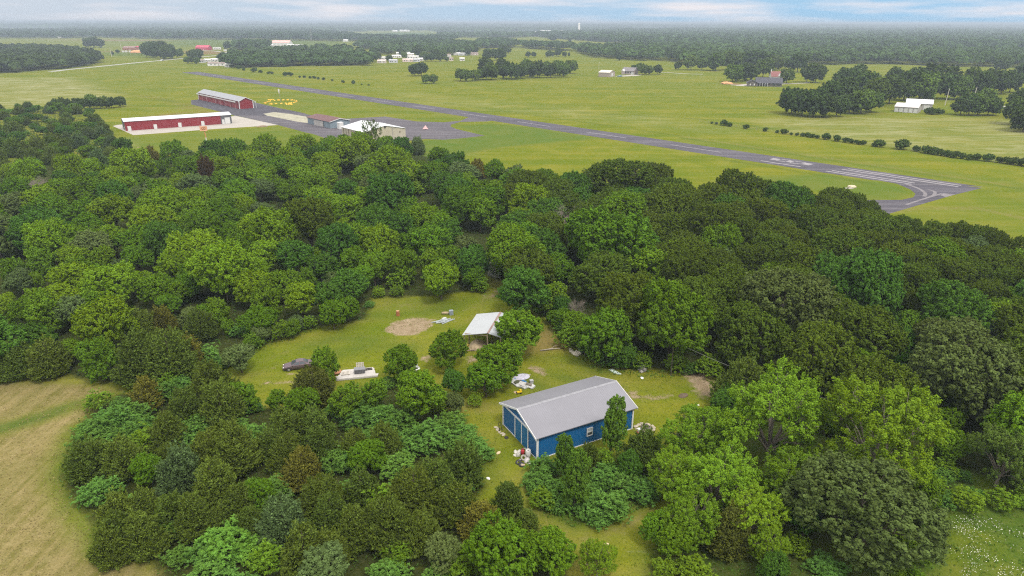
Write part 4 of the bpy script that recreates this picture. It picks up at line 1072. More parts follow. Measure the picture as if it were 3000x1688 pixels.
# white chair-like frame behind the round bush
wf = MB()
for x in (-0.35, 0.35):
    for y in (-0.3, 0.3): wf.box((x, y, 0.22), (0.05, 0.05, 0.44))
wf.box((0, 0, 0.45), (0.8, 0.7, 0.06)); wf.box((0, 0.33, 0.78), (0.8, 0.05, 0.6)); wf.box((-0.38, 0, 0.65), (0.05, 0.6, 0.05)); wf.box((0.38, 0, 0.65), (0.05, 0.6, 0.05))
tag(wf.build('garden_chair', m_white, None, (*G(1222, 1088)[:2], 0), 0.7), 'white garden chair beside the leafy bush near the plank platform', 'chair')

# rusty barrel, log and block, pile of grey pipes
bl = empty('rusty_barrel', G(1166, 925)); tag(bl, 'rusty orange steel barrel standing in the clearing', 'barrel')
pr = [(0.30, 0.0), (0.31, 0.03), (0.29, 0.05), (0.29, 0.3), (0.305, 0.32), (0.29, 0.34), (0.29, 0.6), (0.305, 0.62), (0.29, 0.64), (0.29, 0.88), (0.31, 0.9), (0.30, 0.93)]
MB().lathe([(r * 1.15, z * 1.05) for r, z in pr], 18).build('body', plain('barrel_rust', (0.280, 0.110, 0.045), 0.8, 0.1, 0.25, 3), bl)
MB().lathe([(0.31, 0.0), (0.31, 0.02)], 18, (0, 0, 0.985)).build('lid', plain('lid_rust', (0.363, 0.218, 0.119), 0.8), bl)
q0, q1 = G(1294, 921), G(1317, 920)
lg = MB(); lg.tube([q0 + [0, 0, .22], (q0 + q1) / 2 + [0, 0, .24], q1 + [0, 0, .22]], [0.24, 0.26, 0.25], 10)
tag(lg.build('cut_log', plain('peeled_log', (0.277, 0.218, 0.132), 0.85, 0, 0.25, 3), smooth=True), 'short peeled log lying at the top of the clearing', 'log')
gb = MB(); gb.box((0, 0, 0.4), (0.7, 0.7, 0.8)); gb.box((0, 0, 0.84), (0.76, 0.76, 0.08)); gb.box((0, -0.36, 0.4), (0.4, 0.04, 0.4))
tag(gb.build('grey_crate', plain('slate_grey', (0.190, 0.220, 0.250), 0.7), None, (*G(1322, 922)[:2], 0), 0.3), 'slate grey crate at the end of the peeled log', 'crate')
q = G(1300, 943)
for i in range(9):
    mb = MB(); a = rad(38 + (i % 3) * 7 - 5); Lq = 3.2 - 0.2 * (i % 4)
    c_ = math.cos(a) * Lq / 2, math.sin(a) * Lq / 2
    off = (-0.9 + 0.22 * i, 0.35 - 0.05 * i)
    mb.tube([(off[0] - c_[0], off[1] - c_[1], 0.09 + 0.1 * (i % 2)), (off[0] + c_[0], off[1] + c_[1], 0.09 + 0.1 * (i % 2))], 0.09, 7)
    tag(mb.build('grey_pipe', bpy.data.materials.get('pale_pipe') or plain('pale_pipe', (0.277, 0.304, 0.310), 0.6, 0, 0.2), None, (q[0], q[1], 0)), 'pale grey pipe in the heap beside the bare earth oval', 'pipe', 'pale grey pipes heaped by the bare earth')
lump('block_pile', 'pale broken blocks at the head of the grey pipe heap', 'blocks', G(1301, 934)[:2], 0.5, plain('pale_block', (0.396, 0.396, 0.383), 0.9), 44, 0, (1.3, 0.8, 0.7), rough=0.5)

# clutter at the barn's front corner
wbm = plain('white_plastic', (0.462, 0.455, 0.436), 0.5, 0, 0.08)
wbr = empty('white_barrel', G(1547, 1338)); tag(wbr, 'white plastic barrel with an open top at the barn corner', 'barrel')
MB().lathe([(0.30, 0), (0.34, 0.04), (0.345, 0.45), (0.35, 0.5), (0.345, 0.55), (0.34, 1.0), (0.30, 1.06), (0.24, 1.06), (0.22, 0.9)], 20).build('body', wbm, wbr, smooth=True)
MB().lathe([(0.10, 0), (0.10, 0.015)], 12, (0.02, 0, 0.915)).build('bung', m_dark, wbr)
rc = empty('red_fuel_can', G(1531.5, 1332)); tag(rc, 'red gas cylinder with hose standing beside the white barrel', 'gas cylinder')
MB().lathe([(0.16, 0), (0.24, 0.06), (0.24, 0.62), (0.16, 0.78), (0.05, 0.82), (0.05, 0.95)], 16).build('body', plain('can_red', (0.360, 0.025, 0.035), 0.45), rc, smooth=True)
MB().torus((0, 0, 0.92), 0.13, 0.03).build('collar', m_dark, rc)
MB().tube([(0.1, 0, 0.95), (0.3, 0, 1.0), (0.42, 0.05, 0.7), (0.45, 0.1, 0.3), (0.4, 0.1, 0.05)], 0.03).build('hose', m_white, rc)
for i, (x, y, r, sq, lb) in enumerate(((1518, 1336, 0.34, (0.8, 0.8, 1.5), 'tall pale sack standing left of the red gas cylinder'), (1512, 1326, 0.36, (1.2, 0.9, 0.7), 'crumpled white sack nearest the sliding doors'), (1522, 1325, 0.34, (1.1, 1, 0.8), 'crumpled white sack behind the tall pale sack'), (1508, 1334, 0.25, (1.2, 0.8, 0.5), 'small flattened white sack at the outer end of the clutter'))):
    lump('white_sack', lb, 'sack', G(x, y)[:2], r, bpy.data.materials.get('sack_white') or plain('sack_white', (0.436, 0.416, 0.376), 0.8, 0, 0.15, 4), 50 + i, 0, sq, rough=0.45)
m_tyre = bpy.data.materials['tyre']
for i, (x, y, z, ti, lb) in enumerate(((1529, 1364, 0.12, (0.12, 0.1), 'black tyre lying nearest the camera by the barn corner'), (1519, 1357, 0.14, (0.3, -0.3), 'black tyre lying on the outer side of the rubbish heap'), (1534, 1347, 0.3, (0.75, 0.3), 'greyish tyre leaning between the barrel and the rubbish'))):
    o = empty('old_tyre', (*G(x, y)[:2], 0)); tag(o, lb, 'tyre')
    MB().torus((0, 0, z), 0.30, 0.115, 22, 8, ti).build('tread', m_tyre if i < 2 else plain('grey_tyre', (0.250, 0.240, 0.200), 0.8), o, smooth=True)
    MB().torus((0, 0, z), 0.20, 0.03, 20, 6, ti).build('bead_rim', bpy.data.materials.get('pale_rim') or plain('pale_rim', (0.330, 0.317, 0.290), 0.7), o, smooth=True)
for i, (x, y, r, sq, lb) in enumerate(((1544, 1352, 0.42, (1.1, 0.9, 0.7), 'pale crumpled bag of rubbish behind the tyres'), (1552, 1357, 0.30, (1.0, 0.8, 0.7), 'small white bag at the foot of the barn corner post'), (1524, 1349, 0.24, (1.4, 0.7, 0.6), 'small pale bundle between barrel and tyres'))):
    lump('rubbish_bag', lb, 'bag', G(x, y)[:2], r, bpy.data.materials.get('bag_grey') or plain('bag_grey', (0.370, 0.343, 0.343), 0.7, 0, 0.35, 5), 60 + i, 0, sq, rough=0.5)
bx = MB(); bx.box((0, 0, 0.1), (0.45, 0.3, 0.2)); bx.box((0, 0, 0.21), (0.47, 0.14, 0.02)); tag(bx.build('carton', plain('carton', (0.360, 0.280, 0.200), 0.9), None, (*G(1532, 1366)[:2], 0.02), 0.3), 'small brown carton in front of the nearest tyre', 'carton')
# hand truck and stones at the far end of the door wall
ht = empty('hand_truck', G(1467, 1263), -0.8); tag(ht, 'dark hand truck leaning near the far end of the sliding doors', 'hand truck')
for y in (-0.2, 0.2): MB().tube([(0, y, 0.1), (-0.25, y, 1.25)], 0.035).build('rail', m_dark, ht)
for z_ in (0.4, 0.8, 1.2): MB().box((-0.02 - 0.2 * z_, 0, z_), (0.04, 0.42, 0.05)).build('rung', m_dark, ht)
for y in (-0.25, 0.25): MB().torus((0, y, 0.14), 0.10, 0.04, 14, 6, (math.pi / 2, 0)).build('wheel', m_tyre, ht)
for i, (x, y) in enumerate(((1458, 1259), (1463, 1265), (1471, 1270), (1476, 1273), (1454, 1253))):
    lump('pale_stone', 'pale stone by the foot of the barn doors', 'stone', G(x, y)[:2], 0.26, bpy.data.materials.get('yard_stone') or plain('yard_stone', (0.330, 0.290, 0.224), 0.9, 0, 0.2, 3), 70 + i, 0, (1.3, 0.9, 0.5), group='stones at the barn doors', rough=0.4)
lump('dark_bundle', 'small dark bundle against the barn doors', 'bundle', G(1484, 1283)[:2], 0.33, m_dark, 77, 0, (1.2, 0.8, 0.7), rough=0.5)

# torn pool liner with blue strips, grey tarpaulin, yellow toy
def px7(x, y): return G(1480 + x / 11.7, 1080 + y / 11.7)
def slab_from(name, label, cat, pts, z0, t, m, seed=1, wav=0.12, parent=None):
    P = [px7(*p) if not isinstance(p, np.ndarray) else p for p in pts]
    rg = random.Random(seed)
    n = len(P); c = sum(P) / n
    V = []
    for ring in (1.0, 0.66, 0.33):
        for p in P:
            q = c + (p - c) * ring
            V.append((q[0], q[1], z0 + t + rg.uniform(0, wav)))
    V.append((c[0], c[1], z0 + t + wav))
    V += [(p[0], p[1], z0) for p in P]
    F = []
    for r_ in range(2):
        for i in range(n): F.append((r_ * n + i, r_ * n + (i + 1) % n, (r_ + 1) * n + (i + 1) % n, (r_ + 1) * n + i))
    for i in range(n): F.append((2 * n + i, 2 * n + (i + 1) % n, 3 * n))
    for i in range(n): F.append((3 * n + 1 + i, 3 * n + 1 + (i + 1) % n, (i + 1) % n, i))
    mb = MB(); mb.add(V, F)
    o = mb.build(name, m, parent)
    if label: tag(o, label, cat)
    return o
pool = empty('pool_liner', px7(600, 560)); tag(pool, 'torn white and blue pool liner spread on the grass under the yard trees', 'pool liner')
inv = Matrix.Translation(-pool.location)
def child(o):
    o.parent = pool; o.matrix_parent_inverse = Matrix.Translation(-Vector(pool.location)); return o
m_liner = plain('liner_white', (0.409, 0.409, 0.396), 0.6, 0, 0.15, 2.0, dirt=(0.36, 0.36, 0.33))
m_lblue = plain('liner_blue', (0.033, 0.145, 0.330), 0.5, 0, 0.15)
m_murk = plain('murky_patch', (0.055, 0.060, 0.028), 0.6, 0, 0.4, 3)
child(slab_from('liner', None, None, [(120, 470), (280, 380), (420, 420), (740, 505), (940, 585), (1035, 635), (960, 700), (880, 712), (800, 660), (650, 720), (520, 655), (400, 640), (280, 560)], 0.03, 0.08, m_liner, 2, 0.22))
child(slab_from('blue_strip', None, None, [(290, 395), (310, 360), (390, 385), (360, 430)], 0.12, 0.16, m_lblue, 3, 0.05))
child(slab_from('blue_strip', None, None, [(560, 465), (590, 445), (735, 500), (700, 525)], 0.12, 0.20, m_lblue, 4, 0.05))
child(slab_from('murky_hollow', None, None, [(290, 535), (340, 480), (440, 455), (500, 490), (440, 560), (350, 585)], 0.2, 0.13, m_murk, 5, 0.05))
child(slab_from('murky_hollow', None, None, [(700, 600), (740, 540), (920, 590), (900, 655)], 0.2, 0.13, plain('silt', (0.130, 0.115, 0.090), 0.7), 6, 0.05))
child(slab_from('grey_panel', None, None, [(470, 600), (520, 520), (690, 560), (650, 690)], 0.2, 0.11, plain('liner_grey', (0.400, 0.380, 0.370), 0.7, 0, 0.2), 7, 0.08))
lump('grey_tarpaulin', 'crumpled lilac-grey tarpaulin beyond the pool liner', 'tarpaulin', px7(630, 320)[:2], 0.75, plain('tarp_lilac', (0.340, 0.330, 0.390), 0.6, 0, 0.35, 3), 81, 0, (1.4, 0.9, 0.22), rough=0.9, detail=3)
tag(MB().box((0, 0, 0.1), (1.1, 0.16, 0.06), 0.9).build('plank', bpy.data.materials['pale_pallet'], None, (*px7(790, 275)[:2], 0)), 'short pale plank leaning by the lilac-grey tarpaulin', 'plank')
bx = MB(); bx.box((0, 0, 0.25), (0.5, 0.5, 0.5)); bx.box((0, 0, 0.52), (0.56, 0.56, 0.05)); tag(bx.build('grey_bin', plain('bin_grey', (0.300, 0.300, 0.300), 0.7), None, (*px7(900, 500)[:2], 0), 0.3), 'small grey bin at the end of the pool liner', 'bin')
ty = empty('yellow_toy', px7(480, 855)); tag(ty, 'bright yellow ride-on toy behind the barn roof edge', 'toy')
m_toy = plain('toy_yellow', (0.528, 0.363, 0.013), 0.4, 0, 0.08)
MB().box((0, 0, 0.28), (0.75, 0.35, 0.18), 0.4).build('seat', m_toy, ty); MB().box((0.2, 0.15, 0.46), (0.3, 0.3, 0.2), 0.4).build('backrest', m_toy, ty)
for x, y in ((-0.3, -0.25), (0.3, -0.15), (-0.35, 0.15), (0.2, 0.3)): MB().torus((x, y, 0.14), 0.1, 0.04, 12, 6, (math.pi / 2, 0)).build('wheel', m_tyre, ty)
lump('tan_rag', 'pale tan rag beside the yellow toy', 'rag', px7(410, 815)[:2], 0.35, m_cloth, 84, 0, (1.3, 0.8, 0.35), rough=0.5)

# utility cabinet with stones, fallen branch, white sheet and scraps, fire pit
uc = empty('utility_cabinet', G(1707.5, 1031), 0.35); tag(uc, 'dark green utility cabinet at the edge of the big bushes', 'cabinet')
m_cab = plain('cabinet_green', (0.060, 0.095, 0.085), 0.55)
MB().box((0, 0, 0.45), (1.25, 1.1, 0.85)).build('body', m_cab, uc, bevel=0.04); MB().box((0, 0, 0.91), (1.32, 1.16, 0.09)).build('lid', plain('lid_green', (0.150, 0.200, 0.190), 0.5), uc)
MB().box((0.1, -0.57, 0.42), (0.9, 0.04, 0.66)).build('door', m_cab, uc)
for i, (x, y) in enumerate(((1675, 1030), (1680, 1035), (1686, 1033), (1690, 1038), (1695, 1033), (1683, 1040), (1699, 1037), (1688, 1029), (1672, 1025), (1692, 1042))):
    lump('white_stone', 'whitish stone in the heap beside the green cabinet', 'stone', G(x, y)[:2], 0.38 - 0.02 * (i % 4), bpy.data.materials.get('lime_stone') or plain('lime_stone', (0.409, 0.376, 0.304), 0.9, 0, 0.2, 3), 90 + i, 0, (1.3, 1.0, 0.6), group='stones beside the green cabinet', rough=0.45, detail=1)
fl_ = MB(); a_, b_ = G(1583, 1029), G(1655, 1021)
fl_.tube([a_ + [0, 0, .12], a_ * .6 + b_ * .4 + [0, 0, .2], a_ * .3 + b_ * .7 + [0, 0, .14], b_ + [0, 0, .1]], [0.13, 0.11, 0.08, 0.03], 7)
m_ = a_ * .6 + b_ * .4
fl_.tube([m_ + [0, 0, .2], m_ + [0.9, 0.7, .5], m_ + [1.9, 1.0, .35]], [0.06, 0.04, 0.015], 5)
tag(fl_.build('fallen_branch', plain('bleached_wood', (0.277, 0.238, 0.185), 0.9, 0, 0.2, 2), smooth=True), 'long bleached branch lying on the brown grass', 'branch')
o = slab_from('white_sheet', 'pale mint sheet lying crumpled on the grass beyond the barn', 'sheet', [G(1783, 1085), (G(1795, 1083)), G(1808, 1090), G(1820, 1098), G(1812, 1098), G(1797, 1094)], 0.02, 0.06, plain('mint_sheet', (0.396, 0.462, 0.422), 0.6, 0, 0.1), 9, 0.2)
for i, (x, y, r, lb) in enumerate(((1881, 1109, 0.22, 'white scrap on the grass just beyond the mint sheet'), (1431.5, 1403, 0.24, 'lone white scrap on the track before the barn'), (1461, 1327, 0.26, 'tan paper scrap on the grass before the barn doors'), (2043, 1187, 0.3, 'white scrap on the grass below the bare earth patch'), (1775, 1597, 0.3, 'tan scrap on the mown track'))):
    lump('scrap', lb, 'scrap', G(x, y)[:2], r, plain('scrap_white' if 'white' in lb else 'scrap_tan', (0.74, 0.72, 0.70) if 'white' in lb else (0.48, 0.38, 0.25), 0.8), 100 + i, 0, (1.2, 0.8, 0.5), rough=0.55)
lump('junk_heap', 'grey and white junk at the foot of the dark wood', 'junk heap', G(1878, 1083)[:2], 0.8, plain('grey_junk', (0.300, 0.280, 0.260), 0.8, 0, 0.6, 5), 110, 0, (1.6, 0.8, 0.5), rough=0.6)
lump('junk_heap', 'white junk under the dark bushes behind the barn wall', 'junk heap', G(1856, 1330)[:2], 0.6, plain('pale_junk', (0.297, 0.284, 0.277), 0.8, 0, 0.5, 5), 111, 0, (1.8, 0.7, 0.6), rough=0.6)
fp = empty('fire_pit', G(1890, 1254)); tag(fp, 'stone-ringed fire pit with ash and charred wood at the barn end', 'fire pit')
rg = random.Random(5)
for i in range(11):
    a = 2 * math.pi * i / 11
    lump('ring_stone', None, None, (1.25 * math.cos(a), 0.95 * math.sin(a)), 0.28 + rg.uniform(-.06, .06), bpy.data.materials['yard_stone'], 120 + i, 0, (1.2, 0.9, 0.7), fp, 1, 0.4)
lump('ash', None, None, (0, 0), 0.85, plain('ash', (0.100, 0.085, 0.080), 0.95, 0, 0.7, 4), 130, 0, (1.2, 0.9, 0.25), fp, 3, 0.5)
for i in range(4): MB().tube([(-0.5 + 0.2 * i, -0.4 + 0.2 * i, 0.15), (0.3 + 0.1 * i, 0.4 - 0.2 * i, 0.4)], 0.06).build('charred_log', m_dark, fp)
ck = empty('red_cooler', G(1871.5, 1273)); tag(ck, 'white bucket on a red crate by the fire pit', 'bucket')
MB().box((0, 0, 0.22), (0.6, 0.45, 0.44), 0.3).build('crate', plain('crate_red', (0.277, 0.066, 0.046), 0.6), ck)
MB().lathe([(0.2, 0), (0.25, 0.45), (0.26, 0.47), (0.22, 0.47)], 14, (0, 0, 0.45)).build('bucket', m_white, ck)
lump('dark_stump', 'flat dark stump on the bare earth beyond the barn', 'stump', G(2002, 1160)[:2], 0.6, plain('stump', (0.100, 0.075, 0.050), 0.9), 140, 0, (1.4, 1.0, 0.4))
bt = empty('blue_tub', G(2137, 1317)); tag(bt, 'bright blue tub glimpsed through the lime-green tree', 'tub')
MB().lathe([(0.4, 0), (0.5, 0.5), (0.53, 0.53), (0.46, 0.53)], 16).build('body', plain('tub_blue', (0.033, 0.185, 0.396), 0.4), bt)
MB().torus((0, 0, 0.53), 0.5, 0.03).build('rim', bpy.data.materials['tub_blue'], bt)
for i, x in enumerate((2087, 2108)):
    lump('brown_pot', ['brown pot glimpsed through leaves, the one farther from the blue tub', 'brown pot glimpsed through leaves, the one nearer the blue tub'][i], 'pot', G(x, 1305)[:2], 0.35, m_rust, 150 + i, 0, (1, 1, 1))
# overhead cable to the wood
cp = []
c0, c1 = G(1975, 1000, 6.0), G(2500, 1190, 8.5)
for i in range(15):
    t = i / 14; p = c0 * (1 - t) + c1 * t; p[2] -= 1.6 * 4 * t * (1 - t) * 0.5; cp.append(p)
m_bark0 = plain('dark_post', (0.080, 0.070, 0.055), 0.9)
cb_ = empty('overhead_cable', (0, 0, 0)); tag(cb_, 'thin sagging cable strung in front of the dark wood', 'cable')
MB().tube(cp, 0.022, 5).build('wire', plain('cable_grey', (0.160, 0.160, 0.150), 0.6), cb_)
for p in (c0, c1): MB().tube([(p[0], p[1], 0), (p[0], p[1], p[2] + 0.4)], 0.09, 8).build('post', m_bark0, cb_)

# ------------------------------------------------------------------ far places
m_mh = [plain('mobile_white', (0.62, 0.60, 0.58), 0.6, 0, 0.08, 0.3), plain('mobile_beige', (0.54, 0.47, 0.42), 0.7, 0, 0.1, 0.3), plain('mobile_grey', (0.46, 0.46, 0.48), 0.7, 0, 0.1, 0.3), plain('mobile_pink', (0.58, 0.46, 0.43), 0.7, 0, 0.1, 0.3)]
m_mr = [plain('pale_tin', (0.64, 0.63, 0.62), 0.5, 0, 0.08, 0.3), plain('brown_tin', (0.24, 0.18, 0.17), 0.7), plain('grey_tin_roof', (0.42, 0.42, 0.45), 0.6), plain('pink_tin', (0.62, 0.50, 0.47), 0.6)]
def box_house(name, label, px, py, wpx, he, wm, rm, rise=0.8, depth_m=None, cat='mobile home', yaw=0.0, group=None, doors=True):
    q = G(px, py); k = depth(q) / FPX; L_ = wpx * k; D = depth_m or min(9, max(4.5, L_ * 0.4))
    a = yaw
    e = np.array([math.cos(a), math.sin(a), 0]); f = np.array([-math.sin(a), math.cos(a), 0])
    A = q - e * L_ / 2
    r, L2, W3, fl2 = gable(name, label, A, A + e * L_, A + f * D, he, rise, wm, rm, 0.25, 0.15, group, cat)
    if doors:
        MB().box((L2 * 0.62, -0.04, 1.1), (1.1, 0.1, 2.1)).build('door', m_wdoor if wm is not m_mh[0] else m_mr[1], r)
        for x in (0.2, 0.42, 0.82): MB().box((L2 * x, -0.04, 1.7), (1.5, 0.1, 1.0)).build('window', m_glass, r)
    return r
def zA(x, y): return (560 + x / 4.68, 100 + y / 4.68)
def zB(x, y): return (1000 + x / 6.44, 110 + y / 6.44)
MHL = [(*zA(350, 438), 54, 0, 1, 'long white mobile home nearest the runway end'), (*zA(515, 455), 24, 0, 0, 'white mobile home half behind the small bush by the runway end'), (*zA(320, 380), 22, 0, 0, 'white mobile home behind the long one'), (*zA(445, 375), 20, 0, 0, 'white mobile home beside the tree belt corner'),
       (*zA(220, 385), 20, 0, 0, 'low white trailer left of the white mobile homes'), (*zA(140, 395), 14, 2, 1, 'dark grey shed beside the low white trailer'), (*zA(680, 412), 30, 3, 3, 'pinkish mobile home at the edge of the tree belt'), (*zA(1140, 368), 22, 2, 0, 'white-roofed home glimpsed inside the tree belt'),
       (*zA(2300, 330), 24, 0, 1, 'white house front in the tree gap'), (*zA(2310, 285), 26, 1, 1, 'brown-roofed house above the white house front'), (*zA(2000, 215), 20, 0, 0, 'white roof among the trees near the tall thin tree'), (*zA(2500, 262), 14, 0, 0, 'small white roof right of the brown-roofed house'),
       (*zB(755, 485), 24, 1, 3, 'beige mobile home at the meadow edge, leftmost of its row'), (*zB(975, 478), 24, 2, 2, 'grey mobile home at the meadow edge'), (*zB(1250, 462), 30, 3, 3, 'pinkish mobile home in the middle of the meadow-edge row'), (*zB(1420, 462), 18, 2, 2, 'small grey home right of the pinkish one'),
       (*zB(785, 420), 24, 0, 0, 'white mobile home behind the beige one'), (*zB(1040, 385), 28, 0, 0, 'white mobile home beside the dark tree'), (*zB(1340, 400), 36, 0, 0, 'long white mobile home behind the pinkish one'), (*zB(1290, 355), 24, 1, 0, 'beige mobile home behind the long white one'), (*zB(1090, 330), 16, 0, 0, 'small white roof at the back of the park'), (*zB(1240, 325), 16, 0, 0, 'white roof at the back beside the round tree'),
       (*zB(1495, 445), 12, 0, 0, 'small white trailer at the end of the long white home'), (*zB(2020, 390), 14, 0, 1, 'white house with brown gable at the park edge'), (*zB(2075, 440), 12, 3, 1, 'small pinkish shed at the park edge'), (*zB(2280, 440), 14, 0, 0, 'white cottage right of the park'),
       (*zB(2290, 340), 26, 2, 2, 'grey barn with pale roof beyond the park'), (*zB(2180, 335), 20, 0, 0, 'pale-roofed shed joined to the grey barn'), (*zB(2510, 335), 22, 3, 1, 'small red-brown farmstead right of the grey barn'), (*zB(1510, 160), 9, 0, 0, 'tiny white roof in the trees behind the park'), (*zB(80, 80), 14, 0, 0, 'white house standing on the far rise')]
for px, py, w_, wi, ri, lb in MHL:
    he = 3.2 if 'rise' not in lb and 'house' not in lb else 5.0
    box_house('mobile_home' if 'mobile' in lb or 'trailer' in lb else 'small_house', lb, px, py, w_, he, m_mh[wi], m_mr[ri], 1.0, 6.0, 'mobile home' if 'mobile' in lb else 'house', random.Random(px).uniform(-.12, .12))
m_pinkroof = siding('salmon_roof', (0.66, 0.36, 0.32), 1.5, 0.06, 0.6, 'X', 0.95)
m_redroof = siding('crimson_roof', (0.40, 0.05, 0.09), 1.5, 0.06, 0.6, 'X', 0.95)
box_house('works_hall', 'white works hall with salmon roof above the trailer park trees', *zA(1225, 160), 52, 7, m_mh[0], m_pinkroof, 4.5, 26, 'hall')
box_house('annex', 'low white annex left of the salmon-roofed hall', *zA(1090, 172), 14, 4, m_mh[0], m_mr[0], 1, 12, 'annex')
box_house('annex', 'low white annex right of the salmon-roofed hall', *zA(1360, 182), 20, 5, m_mh[0], m_mr[0], 1.2, 14, 'annex')
for i, x in enumerate((1440, 1475, 1510)): box_house('parked_trailer', ['white trailer nearest the salmon-roofed hall', 'white trailer in the middle of three in the far field', 'white trailer farthest from the salmon-roofed hall'][i], *zA(x, 165), 6, 3, m_mh[0], m_mr[0], 0.5, 4, 'trailer')
box_house('works_shed', 'crimson-roofed shed on the red earth beyond the road', *zA(150, 222), 38, 5, m_redroof, m_redroof, 4, 18, 'shed')
box_house('semi_trailer', 'long white semi-trailer right of the crimson-roofed shed', *zA(355, 212), 23, 3.6, m_mh[0], m_mr[0], 0.3, 3, 'trailer')
box_house('parked_van', 'small white van below the white semi-trailer', *zA(468, 236), 9, 2.2, m_mh[0], m_mr[0], 0.3, 2.2, 'van', doors=False)
def zC(x, y): return (180 + x / 4.77, 90 + y / 4.77)
box_house('greenhouse', 'low silver shed at the far wood edge', *zC(410, 340), 36, 4, m_mh[2], m_mr[0], 1.5, 12, 'shed')
box_house('scrap_shed', 'rusty low sheds before the green slope', *zC(940, 275), 34, 5, m_rust, plain('rusty_tin', (0.26, 0.16, 0.15), 0.8), 2, 14, 'shed')
box_house('scrap_shed', 'small dark red shed beside the rusty low sheds', *zC(1075, 270), 20, 5, m_rust, m_redroof, 2, 10, 'shed')
box_house('farm_house', 'white gabled house half behind the road-side copse', *zC(1160, 270), 9, 6, m_mh[0], m_mr[2], 3, 8, 'house')
lump('earth_mound', 'bright orange earth mound left of the road-side copse', 'earth mound', G(*zC(1090, 312))[:2], 9.0, bpy.data.materials['orange_earth'], 160, 0, (1.8, 1.0, 0.5))
for i, x in enumerate((860, 900, 955)): box_house('parked_van', ['pale van at the left end of the scrap yard', 'pale van in the middle of the scrap yard', 'pale van at the right end of the scrap yard'][i], *zC(x, 303), 5, 2.2, m_mh[0], m_mr[0], 0.3, 3, 'van', doors=False)
make_car('road_car', 'silver car driving on the far country road', G(471, 179.0), G(476, 178.4), (0.55, 0.56, 0.58), 'car', 1.5)
make_car('farm_car', 'blue car parked between the tan garage and the farmhouse', G(1809, 225.5), G(1823, 225.3), (0.14, 0.24, 0.38), 'car', 1.15)
# distant town: white works, sheds, water tower, mast
def zD(x, y): return (1300 + x / 3.68, 30 + y / 3.68)
for i, (x, y, w_, he, d_, lb) in enumerate(((1000, 258, 38, 9, 60, 'long low white factory hall at the left of the far works'), (1100, 252, 30, 13, 60, 'tallest white hall in the middle of the far works'), (1185, 252, 30, 11, 60, 'white hall at the right of the far works'), (930, 256, 22, 7, 40, 'low white shed at the outer left of the far works'), (1300, 240, 26, 8, 40, 'white shed between the far works and the water tower'), (1545, 232, 22, 7, 40, 'white shed right of the water tower'),
                                             (1950, 230, 40, 9, 40, 'long white store right of the water tower'), (1810, 222, 10, 9, 20, 'small white house left of the long white store'), (2120, 236, 46, 6, 40, 'pale low store at the edge of the far town'), (740, 228, 20, 8, 30, 'pale house left of the far works'), (610, 226, 20, 9, 30, 'pale house in the far trees, second left of the works'), (500, 224, 16, 8, 30, 'pale house in the far trees, third left of the works'), (320, 232, 16, 8, 30, 'pale house farthest left of the far works'))):
    box_house('town_building', lb, *zD(x, y), w_, he, m_mh[0] if i % 3 else m_mh[3], m_mr[0] if i % 2 else m_mr[3], 2.5, d_, 'building', doors=False)
for i, (px, py, w_, lb) in enumerate(((1185, 93, 28, 'long white poultry shed beside the far green crop'), (1157, 94, 14, 'short white shed left of the long poultry shed'), (145, 75.5, 16, 'white barn on the far pale field'), (118, 77, 12, 'pale shed left of the far white barn'), (178, 112, 16, 'white roof in the far tree belt at the picture edge'), (378, 110, 20, 'white roofs at the top of the red field'), (390, 96, 3, 'tiny white silo'))):
    if i < 6: box_house('far_shed', lb, px, py, w_, 7, m_mh[0], m_mr[0], 3, 18, 'shed', doors=False)
box_house('white_villa', 'pale house glimpsed in the deep wood on the right', 2538, 164, 22, 7, m_mh[1], m_mr[3], 3, 16, 'house', doors=False)
wtq = G(1696, 92.5)
wtw = empty('water_tower', wtq); tag(wtw, 'tall white cylindrical water tower above the far town', 'water tower')
MB().lathe([(7.5, 0), (6.6, 1.0), (6.6, 44), (6.2, 46), (4.0, 48.5), (0.8, 49.6), (0.3, 50.0)], 28).build('standpipe', plain('tower_white', (0.80, 0.76, 0.72), 0.6, 0, 0.05, 0.05), wtw, smooth=True)
MB().torus((0, 0, 44.5), 6.7, 0.35, 28, 6).build('railing', m_palepole, wtw)
MB().box((0, -6.9, 22), (0.8, 0.4, 44)).build('ladder', m_palepole, wtw)
ms = empty('lattice_mast', G(912.5, 121)); tag(ms, 'thin lattice mast rising before the far wood', 'mast')
mb = MB()
for sx, sy in ((-1, -1), (1, -1), (0, 1.2)):
    mb.tube([(sx * 2.4, sy * 2.4, 0), (sx * 0.9, sy * 0.9, 34)], 0.22, 5)
for i in range(14):
    z0_, z1_ = 2.4 * i, 2.4 * (i + 1); k0, k1 = 2.4 - 1.5 * z0_ / 34, 2.4 - 1.5 * z1_ / 34
    mb.tube([(-k0, -k0, z0_), (k1, -k1, z1_)], 0.10, 4); mb.tube([(k0, -k0, z0_), (0, 1.2 * k1, z1_)], 0.10, 4); mb.tube([(0, 1.2 * k0, z0_), (-k1, -k1, z1_)], 0.10, 4)
mb.build('lattice', m_pole, ms); MB().tube([(0, 0, 33), (0, 0, 42)], 0.2, 5).build('aerial', m_pole, ms)
